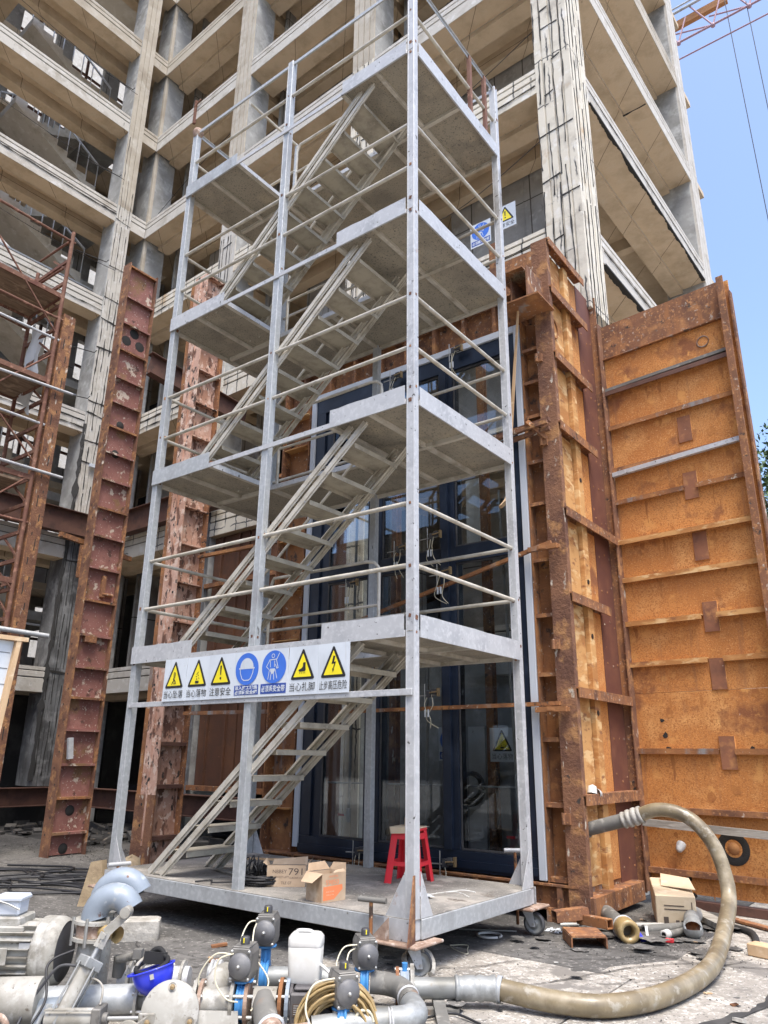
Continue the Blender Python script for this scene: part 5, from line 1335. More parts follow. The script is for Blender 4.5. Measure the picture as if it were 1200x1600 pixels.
# black cable coil
m = MB(); q = random.Random(9)
for k in range(26):
    rx, ry = q.uniform(.10, .21), q.uniform(.09, .16); a = q.uniform(0, 360)
    cx, cy = -1.86 + q.uniform(-.03, .03), .30 + q.uniform(-.03, .03)
    pts = [(cx + rx * math.cos(R(a + t * 24)), cy + ry * math.sin(R(a + t * 24)), DZ + .012 + .004 * k * .6 + q.uniform(0, .008)) for t in range(16)]
    m.tube(pts, .0075, 5)
for k in range(12):
    x, y = -1.92 + q.uniform(-.08, .08), .33 + q.uniform(-.06, .06)
    m.tube(spline([(x, y, DZ + .05), (x + q.uniform(-.05, .05), y + q.uniform(-.04, .04), DZ + .15 + q.uniform(0, .07)), (x + q.uniform(-.1, .1), y + q.uniform(-.06, .06), DZ + .10), (x + q.uniform(-.1, .1), y + q.uniform(-.1, .1), DZ + .03)], 5), .007, 5)
m.tube(spline([(-1.95, .1, DZ + .03), (-2.1, .0, DZ + .02), (-2.25, .12, DZ + .01), (-2.3, -.02, DZ + .01)], 6), .007, 5)
solo(m, 'cable_coil', 'black_cable', 'tangled coil of black cable lying on the deck at the foot of the middle post', 'cable')
m = MB(); m.beam((-2.75, .62, DZ + .01), (-2.05, .42, DZ + .01), .09, .012); solo(m, 'floor_strip', 'grey_timber', 'thin dark board lying on the deck beside the stairs', 'board')
m = MB(); m.beam((-3.15, 1.32, DZ + .012), (-2.75, 1.5, DZ + .012), .03, .02); solo(m, 'yellow_strip', 'timber', 'short yellowish strip lying behind the lowest tread', 'strip')
m = MB(); q = random.Random(6)
c0 = Vector((-.42, .72, DZ + .006))
ps = [c0 + Vector((.13 * math.cos(t) * q.uniform(.5, 1.2), .10 * math.sin(t) * q.uniform(.5, 1.2), q.uniform(0, .02))) for t in [i * .7 for i in range(9)]]
m.add([c0 + Vector((0, 0, .03))] + ps, [(0, i + 1, (i + 1) % 9 + 1) for i in range(9)])
solo(m, 'plastic_bag', 'sign_white', 'thin crumpled plastic film on the deck behind the near tower post', 'plastic film')
m = MB(); m.tube(spline([(-.40, .80, DZ + .01), (-.25, .95, DZ + .03), (-.10, .93, DZ + .01)], 6), .004, 5); m.tube(spline([(-.38, .85, DZ + .01), (-.28, 1.1, DZ + .02), (-.17, 1.15, DZ + .01)], 6), .004, 5)
solo(m, 'cord', 'white_plastic', 'thin white cords curling on the deck behind the near post', 'cord')
m = MB(); q = random.Random(31)
for k in range(110):
    x, y = q.uniform(-3.4, -.05), q.uniform(0, 1.75); s = q.uniform(.003, .013)
    m.add([(x, y, DZ), (x + s, y + s * .3, DZ + .001), (x + s * .6, y + s, DZ + .003), (x - s * .2, y + s * .7, DZ + .001)], [(0, 1, 2, 3)])
tag(m.build('deck_flakes', 'white_plastic'), 'small white flakes and chips scattered on the tower deck', 'flakes', kind='stuff')

# gauge stands with wires on the glass wall
def gauge(x, y, z, lab, wires=2, up=.0):
    t = thing('gauge_stand', lab, 'measuring stand', (x, y, z), 0, 'clamp stands with displacement gauges at the glazed wall')
    def K(nm, mt, fn): m = MB(); fn(m); return m.build(nm, mt, t)
    K('rod', 'bolt_steel', lambda m: (m.cyl((x - .14, y - .01, z - .01), (x + .10, y, z), .007, 8), m.cyl((x - .03, y - .02, z - .13), (x - .03, y - .02, z + .12), .006, 8)))
    K('clamp', 'dark_grey_plastic', lambda m: (m.box(x - .0, x + .05, y - .03, y + .03, z - .03, z + .045), m.box(x + .06, x + .12, y - .03, y + .03, z + .0, z + .06)))
    K('clip', 'bolt_brass', lambda m: (m.box(x + .13, x + .15, y - .02, y + .02, z - .02, z + .07), m.cyl((x + .05, y - .04, z + .02), (x + .16, y - .04, z + .03), .008, 8)))
    q = random.Random(int(abs(x * 1000 + z * 77)))
    for k in range(wires):
        a = x + .02 + .04 * k
        K('wire', 'tube_clear', lambda m: m.tube(spline([(a, y - .02, z), (a + q.uniform(-.05, .05), y - .04, z - .12), (a + q.uniform(-.08, .04), y - .03, z - .26), (a + q.uniform(-.04, .1), y - .02, z - .36)], 6), .004, 5))
        K('plug', 'sign_white', lambda m: m.box(a - .035, a - .02, y - .05, y - .035, z - .24, z - .16))
for args in ((-2.40, 2.33, .42, 'clamp gauge stand at the foot of the glazed wall left of the red stool', 2), (-1.24, 2.33, .40, 'clamp gauge stand at the foot of the glazed wall right of the red stool', 1),
             (-1.86, 2.33, 3.84, 'clamp gauge stand left of the near post at mid height of the glazed wall', 2), (-1.37, 2.33, 3.92, 'clamp gauge stand just right of the near post at mid height', 2), (-1.22, 2.30, 3.45, 'small gauge with wires hanging below the mid height tube', 2),
             (-2.62, 2.33, 3.5, 'gauge wires in front of the upper left pane at mid height', 2), (-1.42, 2.33, 2.10, 'clamp gauge stand above the lower rusty tube', 2), (-1.95, 2.33, 6.22, 'gauge clamped to the chamber top beam left of the near post', 2), (-1.02, 2.33, 6.30, 'gauge clamped to the chamber top beam right of the near post', 2)):
    gauge(*args)
m = MB(); m.prism([(0, 0), (.02, 0), (-.16, -1.75), (-.20, -1.75)], lambda a, b, t: (-.02 + a, 2.18 + t, 6.5 + b), 0, .02); m.tube(spline([(-.2, 2.19, 4.75), (-.23, 2.15, 4.2), (-.25, 2.0, 4.0), (-.1, 1.9, 4.02)], 6), .018, 6)
solo(m, 'wooden_lath', 'timber', 'split pale wooden lath hanging behind the rear right tower post', 'wooden lath')

# ================================================================ PIPE RIG IN FRONT
RK = Matrix.Rotation(R(37.03), 4, 'Z')
def rig(name, label, cat, s, t, z=0, group=None):
    o = thing(name, label, cat, (s, t, z), 0, group, M=RK)
    return o
def RKb(name, mat, par, fn, **k):
    m = MB(RK); fn(m); return m.build(name, mat, par, **k)
def flange(m, s, t, z, r, th=.02, ax=(1, 0, 0)):
    a = Vector(ax) * th
    m.lathe([(0, -th / 2), (r, -th / 2), (r, th / 2), (0, th / 2)], (s, t, z), ax, 24, False)
def bolts(m, s, t, z, r, half, n=6, ax=(1, 0, 0), br=.010):
    A = Vector(ax).normalized(); u = A.cross(Vector((0, 0, 1)));
    if u.length < .1: u = A.cross(Vector((0, 1, 0)))
    u.normalize(); w = A.cross(u)
    for k in range(n):
        p = Vector((s, t, z)) + u * math.cos(6.283 * (k + .5) / n) * r + w * math.sin(6.283 * (k + .5) / n) * r
        m.cyl(p - A * half, p + A * half, br, 6, False)
# --- rear line: long galvanised pipe from the left to the hose
rl = rig('pipe_line', 'galvanised pipe line with welded elbows and flanges running to the big hose', 'pipes', -.3, -.62)
ZB = .135
RKb('pipe', 'pipe_steel', rl, lambda m: m.cyl((-.90, -.62, .155), (-.38, -.62, .155), .060, 24))
RKb('pipe', 'pipe_steel', rl, lambda m: m.cyl((-1.28, -.55, .15), (-.98, -.55, .15), .060, 24))
RKb('groove_ring', 'galvanised_white', rl, lambda m: [m.lathe([(.06, -.008), (.082, -.006), (.082, .006), (.06, .008)], (x, -.55, .15), (1, 0, 0), 24) for x in (-1.26, -1.235, -1.21)])
RKb('pipe', 'pipe_dirty', rl, lambda m: m.tube(spline([(-.26, -.62, .14), (-.17, -.62, .13), (-.10, -.66, .12), (-.06, -.76, .11), (-.045, -.88, .10)], 5), .062, 24))
RKb('pipe', 'pipe_dirty', rl, lambda m: m.cyl((-.28, -.62, .14), (-.20, -.62, .135), .062, 24))
RKb('pipe', 'pipe_steel', rl, lambda m: m.cyl((-.02, -.58, .10), (.40, -.58, .105), .058, 28))
RKb('coupling', 'pipe_steel', rl, lambda m: m.lathe([(.058, 0), (.070, .003), (.073, .015), (.066, .022), (.064, .05), (.069, .06), (.070, .12), (.064, .13), (.072, .15), (.072, .165), (.066, .18), (.068, .22), (.073, .235), (.073, .25), (.060, .255)], (.235, -.58, .103), (1, 0, 0), 28))
RKb('weld_ring', 'galvanised_white', rl, lambda m: m.lathe([(.06, -.006), (.068, 0), (.06, .006)], (-.055, -.80, .108), (.25, -1, -.1), 24))
RKb('flange', 'cream_paint', rl, lambda m: (flange(m, -.025, -.58, .10, .125, .022), m.lathe([(.13, -.012), (.13, .012), (.10, .012), (.10, -.012)], (-.025, -.58, .10), (1, 0, 0), 22)))
RKb('flange', 'rust_brown', rl, lambda m: flange(m, -.115, -.58, .10, .112, .02))
RKb('bolt_row', 'bolt_steel', rl, lambda m: bolts(m, -.07, -.58, .10, .10, .06))
# --- front line
fl = rig('pipe_line', 'cream and rusty flanged pipe line closest to the camera with a tee', 'pipes', -.9, -.95)
ZA = .115
RKb('pipe', 'cream_paint', fl, lambda m: m.cyl((-1.22, -.95, .11), (-1.04, -.95, .11), .078, 24))
RKb('branch', 'cream_paint', fl, lambda m: (m.tube(spline([(-1.16, -.95, .12), (-1.16, -.85, .19), (-1.15, -.72, .19), (-1.15, -.60, .16)], 5), .066, 22), m.lathe([(.06, 0), (.076, .008), (.06, .016)], (-1.17, -.86, .17), (0, .8, .5), 22)))
RKb('pipe', 'cream_paint', fl, lambda m: m.cyl((-.93, -.95, .11), (-.80, -.95, .11), .082, 24))
RKb('pipe', 'cream_paint', fl, lambda m: m.cyl((-1.30, -.95, .11), (-1.27, -.95, .11), .07, 24))
for s, mt, r in ((-1.255, 'cream_paint', .115), (-1.225, 'pipe_rusty', .11), (-.965, 'pipe_rusty', .118), (-1.045, 'cream_paint', .12), (-.775, 'rust_mid', .122), (-.735, 'blue_grey_paint', .128)):
    RKb('flange', mt, fl, lambda m: flange(m, s, -.95, .115, r, .02))
RKb('bolt_row', 'bolt_steel', fl, lambda m: (bolts(m, -1.24, -.95, .115, .095, .035), bolts(m, -1.0, -.95, .115, .10, .075), bolts(m, -.755, -.95, .115, .105, .04)))
RKb('down_elbow', 'pipe_dirty', fl, lambda m: m.tube(spline([(-.87, -.97, .13), (-.85, -1.06, .10), (-.82, -1.16, .06), (-.78, -1.24, .045)], 6), .066, 24))
RKb('rusty_elbow', 'pipe_rusty', fl, lambda m: m.tube(spline([(-.80, -1.20, .05), (-.76, -1.27, .04), (-.68, -1.29, .04), (-.58, -1.27, .045)], 6), .070, 24))
RKb('weld_ring', 'white_frame', fl, lambda m: (m.lathe([(.07, -.006), (.084, 0), (.07, .006)], (-.80, -1.19, .05), (.5, -1, -.2), 24), m.lathe([(.07, -.006), (.086, 0), (.07, .006)], (-.59, -1.27, .045), (1, .1, 0), 24)))
RKb('low_pipe', 'pipe_steel', fl, lambda m: m.cyl((-.58, -1.20, .06), (-.12, -1.12, .09), .064, 24))
RKb('low_elbow', 'pipe_steel', fl, lambda m: m.tube(spline([(-.16, -1.13, .088), (-.08, -1.11, .09), (-.02, -1.04, .095), (-.04, -.90, .10)], 6), .066, 24))
RKb('weld_ring', 'galvanised_white', fl, lambda m: [m.lathe([(.06, -.006), (.069, 0), (.06, .006)], (x, -1.14 + .0 * x, .086), (1, .15, 0), 24) for x in (-.17, -.155)])
RKb('saddle_plate', 'cream_paint', fl, lambda m: m.prism([(-1.26, .04), (-1.0, .04), (-.98, -.10), (-1.27, -.10)], lambda a, b, t: (a, -1.06 + t - (.04 - b) * .3, b + .06), 0, .01))
RKb('base_channel', 'pipe_dirty', fl, lambda m: (m.box(-1.3, .25, -1.02, -.96, .0, .028), m.box(-1.3, .25, -.72, -.66, .0, .028), m.box(.10, .17, -1.2, -.5, .0, .05)))
# blind flange facing the viewer
bf = rig('blind_flange', 'round cream-painted blind flange with four rusty bolts facing the camera', 'flange', -1.36, -1.08)
RKb('disc', 'cream_paint', bf, lambda m: m.lathe([(0, .03), (.15, .03), (.155, .024), (.155, .004), (.15, 0), (0, 0)], (-1.36, -1.10, .10), (.10, -1, .25), 36))
RKb('neck', 'cream_paint', bf, lambda m: m.cyl((-1.36, -1.08, .10), (-1.36, -.95, .10), .09, 20))
def bfb(m):
    A = Vector((.10, -1, .25)).normalized(); u = A.cross(Vector((0, 0, 1))).normalized(); w = u.cross(A)
    for a in (90, 200, 340, 270):
        p = Vector((-1.36, -1.10, .10)) + A * .03 + u * math.cos(R(a)) * .12 + w * math.sin(R(a)) * .12
        m.lathe([(0, .014), (.014, .012), (.016, 0)], p, A, 6, False); m.lathe([(.022, .004), (.022, 0)], p, A, 12)
RKb('bolts', 'bolt_brass', bf, bfb)

# --- butterfly valves with pneumatic actuators
def valve(s, t, z, zc, lab, ang=0, disc_c='cap_grey'):
    o = rig('butterfly_valve', lab, 'valve', s, t, 0, 'blue butterfly valves with grey actuators')
    RKb('valve_body', 'valve_blue', o, lambda m: (m.lathe([(.06, -.026), (.098, -.024), (.10, -.014), (.092, -.010), (.092, .010), (.10, .014), (.098, .024), (.06, .026)], (s, t, z), (1, 0, 0), 28), m.cyl((s - .016, t - .02, z - .13), (s - .016, t - .02, z), .02, 8)))
    RKb('neck', 'valve_blue', o, lambda m: (m.box(s - .028, s + .028, t - .022, t + .022, z + .08, zc - .098), m.cyl((s + .0, t - .03, z + .04), (s, t - .028, zc - .11), .010, 8), m.lathe([(.0, 0), (.062, 0), (.062, .012), (.0, .012)], (s, t, zc - .098), (0, 0, 1), 20)))
    C_ = Matrix.Translation((s, t, zc)) @ Matrix.Rotation(ang, 4, 'Z')
    def bodyf(m):
        m.M = RK @ C_
        m.prism([(-.055, -.082), (.055, -.082), (.062, -.05), (.062, .05), (.05, .082), (-.05, .082), (-.062, .05), (-.062, -.05)], lambda a, b, c: (c, a, b) if False else (a, c, b), -.075, .085)
        m.box(-.05, .05, -.068, .078, .082, .090)
    RKb('actuator', 'actuator_grey', o, bodyf, bevel=.006)
    def capf(m):
        m.M = RK @ C_
        m.lathe([(0, .030), (.040, .029), (.045, .022), (.060, .020), (.066, .008), (.066, 0), (0, 0)], (0, -.075, -.004), (0, -1, 0), 28)
    RKb('end_cap', disc_c, o, capf)
    def knob(m):
        m.M = RK @ C_
        m.lathe([(0, .014), (.008, .012), (.011, 0)], (0, -.105, -.004), (0, -1, 0), 12)
        for a, b in ((-.05, -.07), (.05, -.07), (-.05, .066), (.05, .066)): m.lathe([(0, .008), (.008, .006), (.010, 0)], (a, -.076, b), (0, -1, 0), 8)
    RKb('screws', 'bolt_steel', o, knob)
    def top(m):
        m.M = RK @ C_
        m.lathe([(.0, .04), (.022, .04), (.026, .032), (.026, .0)], (0, 0, .09), (0, 0, 1), 14); 
    RKb('indicator', 'dark_grey_plastic', o, top)
    def yel(m):
        m.M = RK @ C_
        m.box(-.003, .003, -.028, -.025, .10, .125)
    RKb('indicator_mark', 'sign_yellow', o, yel)
    return o
valve(-1.00, -.95, .115, .315, 'leftmost blue butterfly valve with grey actuator on the front pipe line', R(-8))
valve(-.925, -.60, .155, .415, 'highest of the four blue butterfly valves, standing behind its left neighbour', R(-4))
valve(-.315, -.62, .14, .30, 'blue butterfly valve with grey actuator beneath the corner plate of the tower', R(14))
valve(-.42, -1.12, .09, .235, 'blue butterfly valve rising through the coil of amber hose', R(22))
vl = rig('wafer_valve', 'pale blue wafer valve clamped between two flanges beside the caster', 'valve', -.07, -.58)
RKb('valve_body', 'blue_grey_paint', vl, lambda m: m.lathe([(.06, -.03), (.098, -.028), (.10, -.02), (.094, -.014), (.094, .014), (.10, .02), (.098, .028), (.06, .03)], (-.07, -.58, .10), (1, 0, 0), 28))
RKb('neck', 'valve_blue', vl, lambda m: m.cyl((-.07, -.58, .19), (-.07, -.58, .235), .018, 10))
# clear air tubes looping between actuators
def air(pts, lab, r=.0048, mat='tube_clear'):
    m = MB(RK); m.tube(spline(pts, 8), r, 6)
    solo(m, 'air_tube', mat, lab, 'air tube')
air([(-1.05, -1.0, .36), (-1.16, -1.0, .36), (-1.24, -1.0, .25), (-1.22, -1.0, .12), (-1.27, -1.02, .05)], 'outer thin clear tube looping left from the front left actuator')
air([(-1.05, -1.02, .37), (-1.13, -1.03, .34), (-1.14, -1.04, .24), (-1.07, -1.06, .16), (-1.0, -1.08, .15)], 'inner thin clear tube looping down from the front left actuator')
air([(-.97, -.66, .47), (-1.03, -.68, .46), (-1.06, -.74, .38), (-1.02, -.88, .33)], 'clear tube joining the rear left actuator to the front one')
air([(-.98, -.66, .46), (-.99, -.72, .42), (-.97, -.8, .32), (-.86, -.9, .2), (-.93, -1.05, .10)], 'clear tube hanging between the two left actuators')
air([(-.36, -.68, .35), (-.44, -.70, .34), (-.48, -.74, .27), (-.47, -.8, .2)], 'clear tube looping left from the actuator under the tower corner plate')
air([(-.37, -.67, .33), (-.41, -.70, .31), (-.42, -.76, .25), (-.40, -.85, .2)], 'second clear tube beside the loop under the tower corner plate')
air([(-.46, -1.16, .29), (-.58, -1.18, .26), (-.61, -1.22, .14), (-.50, -1.27, .02), (-.34, -1.27, .03)], 'clear tube looping round the coil of amber hose', .006)
air([(-.60, -.95, .33), (-.52, -1.0, .29), (-.47, -1.08, .26)], 'short white tube from the jerrycan to the actuator in the hose coil', .009, 'white_plastic')
# --- coil of amber tube
m = MB(RK); q = random.Random(12)
for k in range(36):
    rad = .178 + q.uniform(-.05, .045); zz0 = .055 + q.uniform(-.02, .02); yy = -1.16 + (k % 9 - 4) * .013
    n = 26
    pts = [(-.45 + rad * 1.0 * math.cos(2 * math.pi * i / n + .1 * k) + q.uniform(-.002, .002), yy + .02 * math.sin(4 * math.pi * i / n + k) + .25 * rad * math.sin(2 * math.pi * i / n + .1 * k), zz0 + rad * .92 * math.sin(2 * math.pi * i / n + .1 * k)) for i in range(n)]
    m.tube(pts, .0078, 6, False, True)
solo(m, 'hose_coil', 'tube_amber', 'thick coil of amber air hose hung over the front valve', 'hose coil')
m = MB(RK); m.tube(arc((-.30, -1.2, .10), .05, 0, 330, 16, (1, 0, 0), (0, .3, 1)), .009, 6); solo(m, 'hose_tie', 'tube_clear', 'loop of pale tube tying the amber coil on its right side', 'hose tie')
# --- flow meter body
fm = rig('flow_meter', 'dark grey flow meter body with a type plate under the white jerrycan', 'flow meter', -.62, -.95)
RKb('body', 'meter_grey', fm, lambda m: (m.box(-.72, -.50, -1.06, -.84, .03, .19), m.box(-.70, -.52, -1.04, -.86, .191, .215)), bevel=.01)
RKb('end_ring', 'meter_grey', fm, lambda m: (flange(m, -.735 + .02, -.95, .11, .11, .015), flange(m, -.49, -.95, .11, .105, .02)))
RKb('type_plate', 'dark_print', fm, lambda m: m.box(-.70, -.62, -1.063, -1.061, .08, .14))
for i in range(5): RKb('plate_line', 'galvanised_white', fm, lambda m: m.box(-.695, -.63 - .012 * (i % 2), -1.0645, -1.0635, .09 + i * .010, .0925 + i * .010))
RKb('stem', 'bolt_steel', fm, lambda m: (m.cyl((-.56, -1.0, .1), (-.56, -1.0, .22), .008, 8), m.cyl((-.56, -1.0, .215), (-.56, -1.0, .235), .026, 12)))
RKb('side_boss', 'meter_grey', fm, lambda m: m.cyl((-.52, -1.09, .09), (-.52, -1.05, .09), .035, 14))
# --- white jerrycan
jc = rig('jerrycan', 'white plastic jerrycan standing on the flow meter, cut open at the top', 'jerrycan', -.65, -.92, .23)
JM = Matrix.Translation((-.65, -.92, .215)) @ Matrix.Rotation(R(-6), 4, 'Z') @ Matrix.Diagonal((.86, .86, 1.06, 1))
def rbox(m, hx, hy, z0, z1, r, n=4):
    out = []
    for cx, cy, a0 in ((hx - r, hy - r, 0), (-hx + r, hy - r, 90), (-hx + r, -hy + r, 180), (hx - r, -hy + r, 270)):
        for k in range(n + 1): out.append((cx + r * math.cos(R(a0 + 90 * k / n)), cy + r * math.sin(R(a0 + 90 * k / n))))
    return out
def rloft(m, levels, smooth=True):
    rings = [[(x, y, z) for x, y in rbox(m, hx, hy, 0, 0, r)] for hx, hy, r, z in levels]
    n = len(rings[0]); vs = sum(rings, [])
    fs = [(i * n + k, i * n + (k + 1) % n, (i + 1) * n + (k + 1) % n, (i + 1) * n + k) for i in range(len(rings) - 1) for k in range(n)]
    m.add(vs, fs, smooth); m.add(rings[0], [tuple(range(n))[::-1]]); m.add(rings[-1], [tuple(range(n))])
def jb(m): m.M = RK @ JM; rloft(m, [(.098, .07, .03, 0), (.105, .075, .03, .012), (.112, .078, .03, .17), (.108, .076, .03, .172)])
RKb('body', 'white_plastic', jc, jb)
def jt(m): m.M = RK @ JM; rloft(m, [(.112, .079, .03, .173), (.115, .081, .035, .18), (.113, .079, .035, .215), (.095, .065, .03, .232), (.085, .05, .025, .236)])
RKb('shoulder', 'white_plastic', jc, jt)
def jh(m): m.M = RK @ JM; m.tube(spline([(-.06, -.03, .234), (-.05, -.03, .246), (.03, -.03, .246), (.05, -.03, .234)], 4), .010, 8)
RKb('handle', 'white_plastic', jc, jh)

# --- blue safety helmet, upside down
hm = rig('safety_helmet', 'bright blue safety helmet lying upside down with its black padding showing', 'helmet', -1.50, -.92, .08)
HMx = Matrix.Translation((-1.52, -.95, .275)) @ Matrix.Rotation(R(-16), 4, 'Y') @ Matrix.Rotation(R(-3), 4, 'X') @ Matrix.Scale(.86, 4) @ Matrix.Rotation(R(12), 4, 'Z')
def dome(m, k=1.0, off=0, n=28, rows=9):
    m.M = RK @ HMx
    vs = []
    for i in range(rows + 1):
        a = R(90 * i / rows)
        for j in range(n):
            t = 2 * math.pi * j / n
            vs.append((.135 * k * math.cos(t) * math.sin(a) ** .85, .108 * k * math.sin(t) * math.sin(a) ** .85, -.155 * k * math.cos(a) + off))
    m.add(vs, [(i * n + j, (i + 1) * n + j, (i + 1) * n + (j + 1) % n, i * n + (j + 1) % n) for i in range(rows) for j in range(n)], True)
def shell(m):
    dome(m); dome(m, .965)
    n = 28
    rim = []
    for j in range(n):
        t = 2 * math.pi * j / n
        b = .03 if math.cos(t) < -.5 else .012
        rim += [(.131 * math.cos(t), .104 * math.sin(t), .0), ((.135 + b) * math.cos(t), (.108 + .012) * math.sin(t), .006), ((.135 + b) * math.cos(t), (.108 + .012) * math.sin(t), -.004), (.135 * math.cos(t), .108 * math.sin(t), -.006)]
    m.add(rim, [(j * 4 + k, j * 4 + k + 1, ((j + 1) % n) * 4 + k + 1, ((j + 1) % n) * 4 + k) for j in range(n) for k in range(3)], True)
RKb('shell', 'helmet_blue', hm, shell)
def pad(m):
    m.M = RK @ HMx
    m.tube([(.105 * math.cos(t * .31), .082 * math.sin(t * .31), .022 + .030 * math.sin(t * .31)) for t in range(20)], .016, 8, True, True)
    m.tube(spline([(-.02, .085, .02), (.0, .09, .085), (.06, .07, .09), (.09, .04, .03)], 5), .018, 6); m.obox((.02, .06, .05), (.15, .05, .07), Matrix.Rotation(R(20), 3, 'Y'))
RKb('padding', 'black_foam', hm, pad)
def straps(m):
    m.M = RK @ HMx
    m.tube(spline([(-.11, .02, .0), (-.09, .03, .05), (-.03, .07, .075)], 5), .012, 6)
    m.box(-.012, .012, -.118, -.110, -.05, -.02)
RKb('strap', 'hose_band', hm, straps)

# --- upright pipe with flanges and two grey-blue elbows
up = rig('upright_pipe', 'cream upright pipe ending in flanges with two blue-grey half-bend elbows on top', 'pipe', -1.96, -.75)
RKb('pipe', 'cream_paint', up, lambda m: m.cyl((-1.985, -.78, .0), (-1.955, -.75, .385), .072, 26))
for z, mt, r in ((.385, 'cream_paint', .118), (.475, 'cream_paint', .118)):
    RKb('flange', mt, up, lambda m: m.lathe([(0, -.009), (r, -.009), (r, .009), (0, .009)], (-1.955, -.75, z), (.05, 0, 1), 28, False))
RKb('gasket_body', 'pipe_rusty', up, lambda m: (m.cyl((-1.955, -.75, .395), (-1.955, -.75, .464), .098, 22), ))
RKb('bolt_row', 'bolt_steel', up, lambda m: bolts(m, -1.955, -.75, .43, .118, .075, 6, (0, 0, 1)))
RKb('side_boss', 'tube_amber', up, lambda m: m.lathe([(.04, 0), (.035, .06), (.025, .09), (.04, .11), (.045, .13)], (-1.88, -.80, .43), (.9, -.5, -.05), 16))
for (dx, dy, dz, sz) in ((0, 0, 0, 1.0), (-.03, .22, .045, 1.1)):
    cx, cz = -1.83, .47
    pts = [Vector((-1.955 + dx, -.75 + dy, .484 + dz))] + [Vector((-1.845 + dx + .115 * sz * math.cos(R(a)) * 1.0, -.75 + dy - .0 * a, .485 + dz + .125 * sz * math.sin(R(a)))) for a in range(172, 25, -12)]
    RKb('elbow', 'blue_grey_paint', up, lambda m: (m.tube(pts, .076, 28, False), m.tube(pts[::-1], .070, 28, False)))
RKb('rear_flange', 'cream_paint', up, lambda m: (m.lathe([(0, -.01), (.12, -.01), (.12, .01), (0, .01)], (-1.99, -.50, .50), (0, 0, 1), 24, False), m.cyl((-2.04, -.52, .40), (-2.04, -.52, .56), .04, 10), m.cyl((-1.99, -.5, .0), (-1.99, -.5, .49), .07, 18)))
# --- pneumatic cylinder leaning up to a lever
cy = rig('air_cylinder', 'slanting grey pneumatic cylinder with tie rods and a clevis reaching up to the flange', 'cylinder', -1.95, -1.02)
pa, pb = Vector((-1.96, -1.10, .06)), Vector((-1.87, -1.0, .30)); dd = (pb - pa).normalized()
RKb('barrel', 'cream_paint', cy, lambda m: m.cyl(pa, pb, .044, 22))
RKb('end_block', 'pipe_steel', cy, lambda m: (m.beam(pa - dd * .03, pa + dd * .02, .11, .11), m.beam(pb - dd * .02, pb + dd * .035, .11, .11)), bevel=.006)
def ties(m):
    sv = dd.cross(Vector((0, 1, 0))).normalized(); uv = dd.cross(sv)
    for a in (-1, 1):
        for b in (-1, 1): m.cyl(pa + sv * a * .045 + uv * b * .045, pb + sv * a * .045 + uv * b * .045, .006, 6)
RKb('tie_rods', 'bolt_steel', cy, ties)
RKb('piston_rod', 'bolt_steel', cy, lambda m: m.cyl(pb, pb + dd * .14, .014, 12))
RKb('clevis', 'cream_paint', cy, lambda m: (m.beam(pb + dd * .09, pb + dd * .17, .045, .04), m.beam(pb + dd * .17, pb + dd * .20 + Vector((.10, .03, .08)), .018, .05), m.cyl(pb + dd * .16 + Vector((0, -.04, 0)), pb + dd * .16 + Vector((0, .04, 0)), .016, 10), m.cyl(pb + dd * .2 + Vector((.09, -.02, .08)), pb + dd * .2 + Vector((.09, .05, .08)), .03, 14)))
cz2 = rig('air_cylinder', 'horizontal cream pneumatic cylinder with dark end block and thin bright rod', 'cylinder', -1.85, -1.12)
RKb('barrel', 'cream_paint', cz2, lambda m: (m.cyl((-2.02, -1.12, .07), (-1.76, -1.12, .075), .05, 22), m.box(-2.02, -1.76, -1.175, -1.165, .12, .128), m.box(-2.02, -1.76, -1.175, -1.165, .018, .026)))
RKb('end_block', 'actuator_grey', cz2, lambda m: (m.box(-1.765, -1.715, -1.18, -1.06, .015, .135), m.cyl((-1.715, -1.12, .075), (-1.69, -1.12, .075), .03, 12)), bevel=.005)
RKb('piston_rod', 'bolt_steel', cz2, lambda m: m.cyl((-1.70, -1.12, .075), (-1.48, -1.12, .08), .012, 12))
RKb('clevis', 'cream_paint', cz2, lambda m: (m.box(-1.52, -1.43, -1.15, -1.09, .055, .11), m.beam((-1.44, -1.14, .09), (-1.58, -1.16, -.0), .016, .05), m.lathe([(0, .02), (.07, .02), (.07, 0), (0, 0)], (-1.57, -1.12, .005), (0, -1, 0), 20)), bevel=.004)
air([(-1.74, -1.12, .14), (-1.75, -1.08, .21), (-1.82, -1.02, .235), (-1.93, -.98, .22)], 'thin grey tube arching above the horizontal cylinder', .006, 'hose_band')
air([(-1.92, -1.06, .31), (-2.02, -1.05, .30), (-2.10, -1.06, .20), (-2.16, -1.08, .10), (-2.18, -1.15, .0)], 'dark tube curving down from the slanting cylinder', .008, 'dark_grey_plastic')
